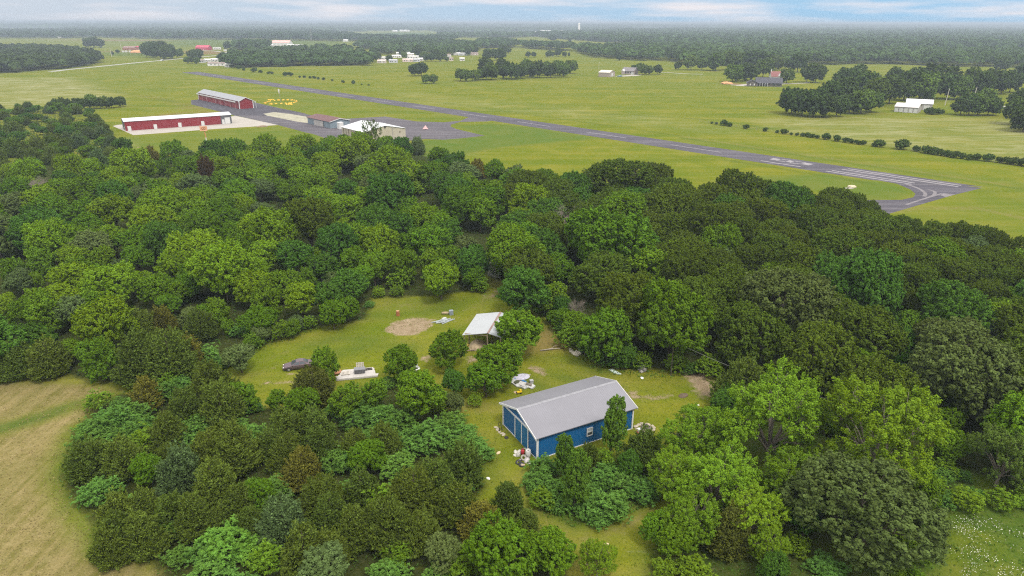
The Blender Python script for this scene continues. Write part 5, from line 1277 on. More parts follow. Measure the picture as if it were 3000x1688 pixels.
# ------------------------------------------------------------------ foliage
def leaf_material(name, translucency=0.3, hue=0.0):
    m, nt = mat(name)
    oi = nd(nt, 'ShaderNodeObjectInfo'); lv = nd(nt, 'ShaderNodeAttribute', attribute_name='lv')
    dk = nd(nt, 'ShaderNodeHueSaturation', {'Hue': 0.488, 'Saturation': 1.05, 'Value': 0.62, 'Color': oi.outputs['Color']})
    lt = nd(nt, 'ShaderNodeHueSaturation', {'Hue': 0.505, 'Saturation': 0.98, 'Value': 1.42, 'Color': oi.outputs['Color']})
    c = mixc(nt, lv.outputs['Fac'], dk.outputs[0], lt.outputs[0])
    d = nd(nt, 'ShaderNodeBsdfDiffuse', {'Color': c})
    tr = nd(nt, 'ShaderNodeBsdfTranslucent', {'Color': c})
    mx = nd(nt, 'ShaderNodeMixShader', {0: translucency, 1: d.outputs[0], 2: tr.outputs[0]})
    o = nd(nt, 'ShaderNodeOutputMaterial'); nt.links.new(mx.outputs[0], o.inputs[0])
    return m
m_leaf = leaf_material('leaves', 0.33)
m_needle = leaf_material('needles', 0.15)
m_bark = plain('bark', (0.085, 0.068, 0.052), 0.95, 0, 0.35, 3)
m_palebark = plain('pale_bark', (0.20, 0.17, 0.14), 0.95, 0, 0.3, 3)
def leaves(C, N, s, rng, asp=0.62, lv=None):
    """diamond leaf faces: centres C, normals N, half-lengths s"""
    n = len(C)
    N = N / np.linalg.norm(N, axis=1)[:, None]
    R = rng.normal(size=(n, 3)); U = np.cross(N, R); U /= np.linalg.norm(U, axis=1)[:, None]; W_ = np.cross(N, U)
    s = np.asarray(s)[:, None]
    fold = N * s * 0.18
    V = np.stack([C - U * s, C + W_ * s * asp + fold, C + U * s, C - W_ * s * asp + fold], 1).reshape(-1, 3)
    F = np.arange(4 * n).reshape(n, 4)
    return V, F, (rng.random(n) if lv is None else lv)
def fib(n, rng):
    i = np.arange(n) + 0.5
    ph = np.arccos(1 - 2 * i / n); th = math.pi * (1 + 5 ** .5) * i + rng.random() * 6
    return np.stack([np.cos(th) * np.sin(ph), np.sin(th) * np.sin(ph), np.cos(ph)], 1)
def broad(seed, R, H, cb, nl, pr, lpp, ls, openness=0.0, spread=0.55, flat=1.0, trunk_r=0.22, name='tree', up=0.55, lobe=(0.40, 0.56), bark=None):
    rng = np.random.default_rng(seed)
    Hc = H - cb; zc = cb + Hc * 0.5
    lobes = []
    for i in range(nl):
        th = i * 2.399 + rng.random() * 0.9
        e = -0.55 + 1.35 * (i + 0.5) / nl + rng.normal() * 0.08
        rr = spread * math.sqrt(max(0.05, 1 - min(0.98, abs(e)) ** 2)) * rng.uniform(0.8, 1.15)
        r = rng.uniform(*lobe) * R
        lobes.append((np.array([R * rr * math.cos(th), R * rr * math.sin(th), zc + e * (Hc / 2 - r * 0.65) / 0.8]), r))
    lobes.append((np.array([rng.normal() * .1 * R, rng.normal() * .1 * R, H - 0.42 * R]), 0.45 * R))
    Cs = []; Ns = []; Lv = []
    for li, (c, r) in enumerate(lobes):
        m = max(6, int(4 * math.pi * r * r / (2.1 * pr * pr)))
        for d in fib(m, rng):
            d = d + rng.normal(size=3) * 0.16; d /= np.linalg.norm(d)
            pc = c + d * r * np.array([1, 1, 0.85 * flat]) * rng.uniform(0.86, 1.1)
            if pc[2] < cb * 0.75 + 0.15 * R * rng.random(): continue
            if any(np.linalg.norm(pc - c2) < 0.80 * r2 for j, (c2, r2) in enumerate(lobes) if j != li): continue
            if d[2] < -0.45 and rng.random() < 0.6: continue
            if rng.random() < openness: continue
            pk = pr * rng.uniform(0.6, 1.3)
            k = int(lpp * (pk / pr) ** 1.5 * rng.uniform(0.75, 1.15))
            ax = d * rng.uniform(0.45, 0.8) + np.array([0, 0, 0.55]) + rng.normal(size=3) * 0.28
            ax /= np.linalg.norm(ax)
            u = rng.random((k, 1))
            dd = rng.normal(size=(k, 3)); dd /= np.linalg.norm(dd, axis=1)[:, None]
            # a leafy spray: broad at its base, drawn out towards the tip
            q = pc + ax * (u * 1.9 - 0.7) * pk + dd * pk * (1.02 - 0.72 * u) * (rng.random((k, 1)) ** 0.4)
            Cs.append(q); Ns.append(dd * 0.55 + d * 0.35 + np.array([0, 0, up]) + rng.normal(size=(k, 3)) * 0.40)
            Lv.append(np.clip(rng.random(k) * 0.55 + 0.45 * rng.random(), 0, 1))
    C = np.concatenate(Cs); N = np.concatenate(Ns); L = np.concatenate(Lv)
    V, F, lv = leaves(C, N, ls * rng.uniform(0.7, 1.3, len(C)), rng, 0.6, L)
    crown = mesh_np(name + '_crown', V, F, m_leaf, False, lv)
    t = MB()
    top = np.array([0, 0, cb + Hc * 0.55])
    t.tube([(0, 0, -0.3), (trunk_r * .4, 0, cb * 0.5), (0, trunk_r * .5, cb), tuple(top)], [trunk_r * 1.35, trunk_r, trunk_r * 0.85, trunk_r * 0.3], 8)
    for c, r in lobes:
        z0 = cb * rng.uniform(0.7, 1.0) + Hc * 0.12 * rng.random()
        mid = (np.array([0, 0, z0]) + c) / 2 + np.array([0, 0, 0.12 * R])
        t.tube([(0, 0, z0), tuple(mid), tuple(c)], [trunk_r * 0.5, trunk_r * 0.33, trunk_r * 0.14], 5, False)
        for _ in range(3):
            d = rng.normal(size=3); d[2] = abs(d[2]); d /= np.linalg.norm(d)
            t.tube([tuple((mid + c) / 2), tuple(c + d * r * 0.75)], [trunk_r * 0.2, trunk_r * 0.06], 4, False)
    tm = bpy.data.meshes.new(name + '_trunk'); tm.from_pydata(t.v, [], t.f); tm.update(); tm.materials.append(bark or m_bark)
    return {'crown': crown, 'trunk': tm, 'W': 2 * R, 'H': H, 'n': len(F)}
def cedar(seed, R, H, nspray, nb, bl, name='cedar', pw=0.75, droop=0.0, bw=0.30):
    rng = np.random.default_rng(seed)
    Vs = []; Fs = []; Ls = []; b = 0
    lean = rng.normal(size=6) * 0.16
    i = np.arange(nspray)
    t = 1 - np.sqrt((i + 0.5) / nspray); t = 0.97 * t + 0.02
    th = i * 2.39996 + rng.normal(size=nspray) * 0.25
    z = 0.12 * H * rng.random(nspray) * (t < 0.1) + t * H * 0.97
    lob = 1 + 0.16 * np.sin(3 * th + lean[0] * 20 + t * 5) + 0.12 * np.sin(5 * th + lean[1] * 20 - t * 8)
    rr = R * np.minimum(1.0, ((1 - t) ** pw) * 1.08) * np.minimum(1, 0.72 + t * 2.2) * lob * rng.uniform(0.72, 1.08, nspray)
    o = np.stack([np.cos(th), np.sin(th), np.zeros(nspray)], 1)
    base = o * (rr * 0.80)[:, None] + np.stack([0 * z, 0 * z, z], 1)
    ax = o * (0.75 - 0.45 * t)[:, None] + np.stack([0 * t, 0 * t, 0.55 + 0.5 * t - droop], 1) + rng.normal(size=(nspray, 3)) * 0.2
    ax /= np.linalg.norm(ax, axis=1)[:, None]
    ln = (0.5 + 0.8 * rng.random(nspray)) * R * 0.50
    # blades
    u = rng.random((nspray, nb))
    P = base[:, None, :] + ax[:, None, :] * (u * ln[:, None])[..., None] + rng.normal(size=(nspray, nb, 3)) * (0.11 * R * (1.1 - u))[..., None] * np.array([1, 1, .7])
    D = ax[:, None, :] + rng.normal(size=(nspray, nb, 3)) * 0.45
    D /= np.linalg.norm(D, axis=2)[..., None]
    Nn = o[:, None, :] * 0.6 + np.array([0, 0, 0.75]) + rng.normal(size=(nspray, nb, 3)) * 0.5
    S_ = np.cross(D, Nn); S_ /= np.linalg.norm(S_, axis=2)[..., None]
    L = bl * rng.uniform(0.6, 1.3, (nspray, nb, 1))
    V = np.stack([P - D * L * .5, P + S_ * L * bw, P + D * L * .7, P - S_ * L * bw], 2).reshape(-1, 3)
    n = nspray * nb
    F = np.arange(4 * n).reshape(n, 4)
    lv = np.clip(0.55 * rng.random((nspray, nb)) + 0.45 * rng.random((nspray, 1)), 0, 1).ravel()
    me = mesh_np(name + '_crown', V, F, m_needle, False, lv)
    tb = MB(); tb.tube([(0, 0, -0.3), (0, 0, H * 0.5), (0, 0, H * 0.95)], [0.16, 0.11, 0.02], 6)
    for k in range(14):
        a = k * 2.4; zz = H * (0.08 + 0.06 * k); rl = R * 0.75 * (1 - zz / H)
        tb.tube([(0, 0, zz), (rl * math.cos(a), rl * math.sin(a), zz + rl * .3)], [0.05, 0.015], 4, False)
    tm = bpy.data.meshes.new(name + '_trunk'); tm.from_pydata(tb.v, [], tb.f); tm.update(); tm.materials.append(m_bark)
    return {'crown': me, 'trunk': tm, 'W': 2 * R, 'H': H, 'n': n}
def sumac(seed, R, H, nros, nlf, ls, name='shrub', spike=0.0):
    rng = np.random.default_rng(seed)
    d = fib(int(nros * 1.9), rng); d = d[d[:, 2] > -0.15]
    d = d + rng.normal(size=d.shape) * 0.12
    k = 1 + 0.18 * np.sin(4 * np.arctan2(d[:, 1], d[:, 0]) + seed) + rng.normal(size=len(d)) * 0.07
    c = d * np.array([R, R, H * 0.62]) * k[:, None] * rng.uniform(0.72, 1.02, len(d))[:, None] + np.array([0, 0, H * 0.36])
    c[:, 2] = np.maximum(c[:, 2], 0.1)
    a = rng.random((len(c), nlf)) * 6.283; el = rng.uniform(-0.25, 0.75, (len(c), nlf))
    D = np.stack([np.cos(a) * np.cos(el), np.sin(a) * np.cos(el), np.sin(el)], 2)
    L = ls * rng.uniform(0.6, 1.25, (len(c), nlf, 1))
    P = c[:, None, :] + D * L * 0.55
    Nn = np.array([0, 0, 1.0]) + D * 0.55 + rng.normal(size=D.shape) * 0.25
    S_ = np.cross(D, Nn); S_ /= np.linalg.norm(S_, axis=2)[..., None]
    V = np.stack([P - D * L * .55, P + S_ * L * .26, P + D * L * .55 - np.array([0, 0, .12]) * L, P - S_ * L * .26], 2).reshape(-1, 3)
    n = D.shape[0] * D.shape[1]
    lv = np.clip(0.5 * rng.random((len(c), nlf)) + 0.5 * rng.random((len(c), 1)), 0, 1).ravel()
    me = mesh_np(name + '_foliage', V, np.arange(4 * n).reshape(n, 4), m_leaf, False, lv)
    return {'crown': me, 'trunk': None, 'W': 2 * R, 'H': H, 'n': n}
def bare(seed, R, H, name='dead', bark=None):
    rg = random.Random(seed); t = MB()
    def grow(p, d, ln, r, lev):
        pts = [p]; q = Vector(p); dd = Vector(d)
        for _ in range(3):
            dd = (dd + Vector((rg.gauss(0, .16), rg.gauss(0, .16), rg.gauss(0.05, .12)))).normalized(); q = q + dd * ln / 3; pts.append(tuple(q))
        t.tube(pts, [r, r * .85, r * .7, r * .5], 6 if lev < 2 else 4, False)
        if lev < 4:
            for k in range((7, 6, 5, 5)[lev]):
                u = rg.uniform(0.45, 1.0); i = min(2, int(u * 3)); f = u * 3 - i
                b = Vector(pts[i]).lerp(Vector(pts[i + 1]), f)
                a = rg.uniform(0, 6.28); side = Vector((math.cos(a), math.sin(a), rg.uniform(-.2, .5)))
                grow(tuple(b), (dd * 0.5 + side * 0.85).normalized(), ln * rg.uniform(.5, .72), r * .5, lev + 1)
    grow((0, 0, -0.2), (0, 0, 1), H * 0.36, 0.15, 0)
    co = np.array(t.v); w_ = max(np.abs(co[:, 0]).max(), np.abs(co[:, 1]).max()); h_ = co[:, 2].max()
    t.v = [(x * R / w_, y * R / w_, z * H / h_) for x, y, z in t.v]
    me = bpy.data.meshes.new(name + '_branches'); me.from_pydata(t.v, [], t.f); me.update(); me.materials.append(bark or m_palebark)
    return {'crown': None, 'trunk': me, 'W': 2 * R, 'H': H, 'n': len(t.f)}
PR = {
    'med': [broad(11 + i, 4.6, 10.5, 1.4, 10, 0.62, 66, 0.20, 0.06, 0.60, lobe=(0.30, 0.52)) for i in range(6)],
    'big': [broad(31 + i, 7.0, 13.5, 2.0, 15, 0.74, 66, 0.24, 0.06, 0.62, lobe=(0.26, 0.48)) for i in range(4)],
    'oak': [broad(41 + i, 7.0, 13.0, 2.2, 15, 0.60, 46, 0.21, 0.08, 0.62, 1.0, 0.3, 'oak', 0.4, (0.28, 0.48)) for i in range(5)],
    'sml': [broad(51 + i, 2.4, 5.2, 0.3, 8, 0.40, 60, 0.135, 0.05, 0.52, 1.0, 0.09, 'sapling', lobe=(0.28, 0.5)) for i in range(4)],
    'loc': [broad(61 + i, 6.2, 13.0, 2.0, 20, 0.55, 88, 0.115, 0.30, 0.68, 0.9, 0.26, 'locust', 0.7, (0.18, 0.36), m_palebark) for i in range(3)],
    'air': [broad(71 + i, 4.5, 13.0, 4.0, 10, 0.50, 26, 0.18, 0.62, 0.6, 1.0, 0.2, 'airy') for i in range(2)],
    'ced': [cedar(81 + i, 2.5, 6.0, 380, 62, 0.23, 'cedar', (0.55, 0.70, 0.48, 0.62, 0.82)[i]) for i in range(5)],
    'sum': [sumac(91 + i, 2.2, 2.4, 300, 13, 0.27) for i in range(4)],
    'bush': [sumac(101 + i, 1.8, 2.6, 240, 14, 0.24, 'bush') for i in range(3)],
    'dead': [bare(111 + i, 4.0, 9.0) for i in range(3)],
    'far': [broad(121 + i, 7.0, 14.0, 1.8, 10, 1.35, 22, 0.75, 0.05, 0.56, 1.0, 0.35, 'far_tree') for i in range(4)],
    'farb': [broad(131 + i, 2.5, 4.0, 0.2, 6, 0.7, 20, 0.42, 0.04, 0.55, 1.0, 0.1, 'far_bush') for i in range(3)],
    'col': [broad(141, 2.5, 8.5, 0.3, 12, 0.42, 60, 0.14, 0.05, 0.46, 1.0, 0.12, 'pin', 0.45, (0.30, 0.46))],
}
print('PROTO', {k: [p['n'] for p in v] for k, v in PR.items()})
# kind: (prototype set, crown colour, height/width, min h, max h, name, category, colour word, tree word)
KIND = {
    'l': ('med', (0.098, 0.182, 0.011), 1.05, 4, 13, 'broadleaf_tree', 'tree', 'mid-green', 'leafy tree'),
    'y': ('med', (0.142, 0.232, 0.012), 1.05, 4, 13, 'broadleaf_tree', 'tree', 'bright green', 'leafy tree'),
    'g': ('med', (0.066, 0.142, 0.017), 1.05, 4, 13, 'shade_tree', 'tree', 'deep green', 'leafy tree'),
    'd': ('oak', (0.080, 0.118, 0.012), 1.0, 7, 14, 'oak_tree', 'tree', 'dark olive', 'oak'),
    'o': ('med', (0.107, 0.151, 0.045), 0.95, 3, 10, 'silvery_tree', 'tree', 'greyish green', 'tree'),
    'O': ('oak', (0.088, 0.118, 0.030), 0.8, 9, 15, 'oak_tree', 'tree', 'grey-olive', 'broad oak'),
    'p': ('loc', (0.142, 0.236, 0.015), 0.95, 4, 14, 'locust_tree', 'tree', 'lime green', 'airy tree'),
    'a': ('air', (0.091, 0.128, 0.020), 1.6, 6, 15, 'airy_tree', 'tree', 'thin-crowned', 'tall tree'),
    'c': ('ced', (0.090, 0.128, 0.019), 1.12, 3, 9, 'cedar_tree', 'cedar', 'dark olive', 'cedar'),
    'C': ('ced', (0.085, 0.130, 0.042), 1.15, 3, 9, 'cedar_tree', 'cedar', 'bluish green', 'cedar'),
    'b': ('ced', (0.128, 0.122, 0.018), 1.0, 3, 10, 'cedar_tree', 'cedar', 'rusty brown', 'cedar'),
    'B': ('ced', (0.061, 0.042, 0.018), 1.7, 3, 11, 'cedar_tree', 'cedar', 'dead dark brown', 'cedar'),
    's': ('sum', (0.096, 0.190, 0.032), 0.55, 1.2, 2.6, 'sumac_shrub', 'shrub', 'blue-green', 'spreading shrub'),
    'S': ('sum', (0.140, 0.273, 0.035), 0.5, 1.2, 2.8, 'sumac_shrub', 'shrub', 'fresh light green', 'spreading shrub'),
    'u': ('bush', (0.125, 0.210, 0.016), 0.9, 1.2, 4, 'leafy_bush', 'shrub', 'bright green', 'bush'),
    'x': ('dead', (1, 1, 1), 1.0, 5, 12, 'dead_tree', 'tree', 'bare grey', 'leafless tree'),
    'q': ('sml', (0.108, 0.190, 0.013), 1.25, 2.5, 9, 'sapling_tree', 'tree', 'fresh green', 'young tree'),
    'r': ('loc', (0.105, 0.160, 0.026), 1.0, 4, 12, 'airy_tree', 'tree', 'pale olive', 'open-crowned tree'),
    'k': ('col', (0.085, 0.162, 0.018), 2.3, 3, 11, 'columnar_tree', 'tree', 'glossy green', 'upright tree'),
    'f': ('far', (0.059, 0.095, 0.020), 1.0, 6, 20, 'field_tree', 'tree', 'dark green', 'field tree'),
    'F': ('far', (0.098, 0.151, 0.022), 1.0, 6, 20, 'field_tree', 'tree', 'mid-green', 'field tree'),
    'h': ('farb', (0.063, 0.104, 0.020), 0.8, 1.2, 9, 'hedge_bush', 'shrub', 'dark green', 'hedge bush'),
}
XL = [(40, 'the picture\'s left edge'), (240, 'the meadow copse'), (360, 'the near red hangar\'s charcoal end'), (480, 'the middle of the near red hangar'), (602, 'the orange board sign'), (720, 'the far red hangar\'s gable'), (822, 'the windsock'),
      (935, 'the blue-grey workshop'), (1010, 'the white storage box'), (1085, 'the cream hangar\'s roof'), (1166, 'the rusty barrel'), (1247, 'the pale red wind indicator'), (1305, 'the grey pipe heap'), (1395, 'the open shed'), (1465, 'the cabin'), (1530, 'the pool liner'), (1610, 'the long bleached branch'),
      (1696, 'the water tower'), (1755, 'the tan garage'), (1848, 'the grey-roofed farmhouse'), (1930, 'the farmhouse\'s far lane'), (2060, 'the big bare earth patch'), (2150, 'the orange earth mound'), (2240, 'the dark-roofed house'), (2310, 'the runway number'), (2400, 'the lone pair of field oaks'), (2497, 'the tan stone heap'), (2570, 'the loop\'s pale arc'),
      (2660, 'the near storage shed'), (2768, 'the leaning utility pole'), (2860, 'the runway\'s sharp corner'), (2960, 'the picture\'s right edge')]
YL = [(60, 'the horizon'), (95, 'the far works'), (130, 'the salmon-roofed hall'), (160, 'the country road'), (185, 'the trailer park'), (215, 'the tan garage'), (245, 'the dark-roofed house'), (275, 'the windsock'), (305, 'the far red hangar'), (330, 'the storage sheds'), (360, 'the near red hangar'), (392, 'the orange sign board'), (425, 'the sign\'s white foot'), (455, 'the hedge end'), (478, 'the runway number'), (515, 'the runway stripes'),
      (549, 'the tan stone heap'), (580, 'the turning loop\'s lower lane'), (620, 'the bare tree\'s twigs'), (665, 'the wood\'s grey leafless tree'), (720, 'the twin lime crowns\' tops'), (770, 'the pole gate'), (805, 'the cabin'), (850, 'the lawn\'s far edge'), (922, 'the rusty barrel'), (960, 'the bare earth oval'), (1000, 'the open shed\'s front'), (1031, 'the green cabinet'), (1075, 'the maroon sedan'), (1110, 'the plank platform'), (1150, 'the yellow toy'), (1190, 'the barn\'s eave ends'), (1258, 'the fire pit'),
      (1300, 'the barn\'s door wall'), (1345, 'the barn\'s near corner'), (1403, 'the lone white scrap'), (1460, 'the mown track\'s bend'), (1530, 'the island thicket\'s tip'), (1597, 'the tan scrap on the track'), (1650, 'the hay field\'s inner tongue'), (1690, 'the picture\'s bottom')]
PLANTED = []
prng = random.Random(77)
def plant(kind, q, wm, h, group=None, fill=False, crown_px=None, lod=None, name=None):
    ps, colr, asp, hmin, hmax, nm, cat, cw, tw = KIND[kind]
    if kind in 'lyg' and wm > 9.5: ps = 'big'
    if lod: ps = lod
    p = prng.choice(PR[ps])
    rz = prng.uniform(0, 6.28)
    v = prng.uniform(0.86, 1.18); hv = prng.uniform(-0.07, 0.07)
    oc = (colr[0] * v * (1 + hv), colr[1] * v, colr[2] * v * (1 - hv), 1.0)
    sx = wm / p['W']; sz = h / p['H']
    tilt = (prng.uniform(-.09, .09), prng.uniform(-.09, .09))
    if p['crown'] is not None and p['trunk'] is not None:
        r = empty(nm, (q[0], q[1], 0), rz)
        c = link(p['crown'], 'crown', r); c.color = oc; ex = prng.uniform(.84, 1.16); c.scale = (sx * ex, sx / ex, sz)
        t = link(p['trunk'], 'trunk', r); t.scale = (sx, sx, sz)
    else:
        r = link(p['crown'] or p['trunk'], nm, None, (q[0], q[1], 0), rz)
        r.scale = (sx, sx, sz); r.color = oc
    r.rotation_euler[0] += tilt[0]; r.rotation_euler[1] += tilt[1]
    r['category'] = cat
    if group: r['group'] = group
    cx, cy = crown_px or proj((q[0], q[1], h * 0.6))
    PLANTED.append([r, kind, q[0], q[1], wm, h, cx, cy, fill])
    return r
def tree_at(kind, px, py, wpx, h=None, group=None, lod=None):
    """photo survey point of the crown top and the crown's width in photo pixels"""
    ps, colr, asp, hmin, hmax = KIND[kind][:5]
    H_ = h or 8.0
    for _ in range(5):
        q = G(px, py, H_ * 0.96); wm = wpx * depth(q) / FPX
        if h is None: H_ = min(hmax, max(hmin, wm * asp))
    return plant(kind, (q[0], q[1]), wm, H_, group, False, (px, py + 0.35 * H_ / depth(q) * FPX * 0.9), lod)
TA = tile(0, 400, 2.415, [
 (865, 20, 130, 'g'), (1065, 75, 110, 'b'), (1225, 45, 190, 'l'), (1480, 35, 150, 'g'), (1640, 35, 220, 'l'), (1850, 20, 230, 'y'), (2150, 10, 160, 'l'), (2330, 40, 180, 'l'), 
 (70, 15, 120, 'c'), (250, 0, 120, 'c'), (350, 0, 90, 'c'), (450, 25, 100, 'c'), (340, 80, 110, 'c'), (160, 40, 80, 'c'), (400, 130, 90, 'c'), (680, 100, 140, 'C'), (765, 0, 90, 'C'), (770, 90, 90, 'c'), (20, 175, 110, 'c'),
 (190, 170, 190, 'y'), (60, 210, 140, 'y'), (480, 140, 200, 'y'), (600, 170, 160, 'y'), (920, 105, 260, 'y'), (1110, 180, 120, 'l'), (1330, 150, 170, 'l'), (1460, 150, 150, 'B'), (1620, 230, 170, 'l'), (1800, 180, 190, 'l'), (1960, 150, 180, 'l'), (2120, 230, 200, 'y'), (2300, 130, 220, 'y'),
 (240, 280, 220, 'x'), (60, 420, 200, 'o'), (430, 310, 190, 'l'), (600, 300, 190, 'l'), (760, 330, 190, 'l'), (880, 300, 160, 'y'), (1000, 370, 150, 'o'), (1120, 330, 200, 'l'), (1290, 270, 170, 'y'), (1330, 390, 230, 'y'),
 (780, 440, 260, 'y'), (560, 470, 220, 'l'), (380, 430, 180, 'l'), (250, 510, 220, 'g'), (1075, 510, 300, 'y'), (1400, 540, 240, 'l'), (1560, 450, 200, 'l'), (1700, 420, 170, 'y'), (1840, 480, 160, 'o'), (1650, 620, 170, 'l'), (1800, 570, 260, 'y'), (2180, 470, 380, 'd'), (2400, 600, 150, 'y'),
 (330, 620, 310, 'y'), (100, 620, 160, 'y'), (600, 560, 200, 'l'), (640, 690, 260, 'o'), (780, 640, 220, 'y'), (1340, 700, 330, 'y'), (1660, 700, 260, 'l'), (1880, 640, 180, 'y'),
 (480, 800, 190, 'y'), (710, 790, 170, 'y'), (950, 790, 200, 'l'), (1240, 820, 230, 'y'), (1400, 830, 220, 'y'), (1640, 840, 230, 'l'), (1780, 870, 200, 'y'), (2060, 760, 240, 'g'), (2250, 850, 220, 'g'),
 (490, 920, 260, 'y'), (680, 920, 200, 'l'), (840, 890, 190, 'C'), (990, 970, 160, 'y'), (1100, 1000, 220, 'l'), (1320, 980, 200, 'l'), (1560, 890, 200, 'y'), (1790, 980, 250, 'y'), (2000, 970, 220, 'l'), (2120, 1050, 250, 'y'), (2370, 980, 160, 'o'),
 (120, 960, 190, 'o'), (250, 970, 90, 'y'), (640, 1110, 200, 'l'), (460, 1160, 260, 'o'), (150, 1160, 200, 'l'), (20, 1130, 160, 'y'), (720, 1210, 200, 'b'), (960, 1240, 200, 'c'), (1120, 1220, 190, 'b'), (1330, 1230, 160, 'o'), (1400, 1240, 200, 'c'), (1440, 1200, 150, 'l'), (1520, 1230, 110, 'q'),
 (1820, 1230, 220, 'l'), (2060, 1310, 110, 'q'), (1290, 1120, 110, 's'), (1180, 1130, 150, 'l'), (1690, 1340, 140, 's'), (280, 1380, 120, 'y'), (1600, 1300, 100, 'q'), (2320, 1060, 220, 'g'), (2350, 1180, 200, 'l')])
TB = tile(1000, 400, 2.415, [
 (60, 20, 260, 'y'), (330, 110, 330, 'y'), (690, 90, 150, 'l'), (800, 130, 190, 'g'), (960, 170, 130, 'b'), (1090, 180, 160, 'l'), (1230, 220, 150, 'o'), (640, 200, 200, 'l'), (480, 190, 200, 'y'),
 (350, 290, 420, 'g'), (860, 270, 160, 'y'), (1060, 340, 200, 'l'), (1210, 250, 180, 'l'), (1310, 270, 280, 'd'), (1440, 240, 150, 'l'), (1590, 275, 220, 'g'),
 (1960, 190, 480, 'd'), (2230, 205, 230, 'd'), (1770, 270, 200, 'd'), (50, 430, 200, 'y'), (240, 520, 300, 'g'), (560, 500, 260, 'y'), (830, 380, 280, 'l'), (980, 450, 230, 'l'), (700, 560, 220, 'l'),
 (1220, 360, 240, 'd'), (1280, 540, 250, 'g'), (1560, 470, 350, 'x'), (1700, 450, 230, 'x'), (1820, 470, 150, 'x'), (1290, 640, 280, 'l'), (1090, 710, 130, 'y'), (1900, 570, 620, 'L'),
 (2330, 380, 360, 'd'), (2380, 560, 280, 'd'), (2150, 430, 220, 'd'), (880, 730, 200, 'o'), (760, 800, 230, 'l'), (400, 560, 260, 'g'), (100, 620, 220, 'y'), (650, 660, 260, 'l'), (520, 680, 220, 'l'),
 (430, 810, 230, 'l'), (700, 910, 260, 'y'), (900, 800, 250, 'g'), (950, 940, 160, 'l'), (250, 830, 210, 'l'), (70, 810, 190, 'l'), (50, 960, 230, 'g'), (40, 1150, 170, 'l'), (150, 930, 180, 'l'),
 (1270, 960, 360, 'g'), (2180, 820, 330, 'y'), (2370, 770, 240, 'y'), (1560, 1140, 160, 'g'), (1700, 1130, 200, 'x'), (1950, 1080, 160, 'x'), (1840, 1210, 90, 'q'), (1900, 1270, 380, 'l'), (1650, 1250, 200, 'l'), (2100, 1000, 240, 'g'), (2250, 1280, 160, 'l'), (2350, 1120, 210, 'l'), (1500, 850, 240, 'l'),
 (1270, 1260, 320, 'l'), (985, 1010, 110, 'u'), (1120, 905, 110, 'u')])
TC = tile(2000, 500, 2.415, [
 (40, 120, 150, 'd'), (400, 30, 340, 'd'), (640, 90, 260, 'd'), (830, 140, 250, 'd'), (1080, 140, 250, 'd'), (1220, 170, 220, 'd'), (1330, 230, 160, 'd'), (200, 110, 220, 'd'),
 (150, 240, 260, 'd'), (350, 260, 300, 'd'), (600, 220, 300, 'd'), (900, 280, 250, 'd'), (1060, 290, 250, 'd'), (1260, 320, 260, 'd'), (1600, 345, 200, 'd'), (1780, 380, 220, 'd'), (1980, 385, 200, 'd'), (2120, 410, 200, 'd'), (2230, 440, 150, 'd'), (2390, 490, 200, 'd'), (1450, 390, 200, 'd'),
 (550, 400, 280, 'd'), (800, 420, 260, 'd'), (1150, 420, 260, 'd'), (1430, 450, 280, 'd'), (1650, 470, 260, 'd'), (1880, 500, 250, 'd'), (2080, 495, 240, 'o'), (2250, 560, 240, 'd'),
 (300, 580, 230, 'o'), (830, 580, 210, 'd'), (1050, 540, 190, 'l'), (1350, 610, 460, 'E'), (1700, 620, 320, 'd'), (1900, 640, 300, 'd'), (2100, 650, 250, 'd'), (2300, 700, 220, 'd'),
 (630, 665, 200, 'y'), (1060, 720, 200, 'l'), (560, 730, 190, 'd'), (350, 740, 200, 'o'), (790, 770, 720, 'O'), (1260, 940, 220, 'l'), (1630, 1010, 200, 'l'), (1600, 1150, 240, 'g'), (1440, 1160, 160, 'y'), (1970, 1100, 480, 'O'), (2270, 960, 300, 'y'), (2380, 840, 200, 'l'), (2390, 950, 200, 'y'),
 (370, 1110, 180, 'l'), (480, 1350, 220, 'c'), (1250, 1290, 260, 'l'), (1100, 1330, 160, 'l'), (1850, 820, 250, 'd'), (2020, 860, 240, 'd'), (1700, 880, 240, 'd'), (2200, 800, 220, 'd'), (1480, 1310, 240, 'g'), (2300, 1250, 260, 'l')])
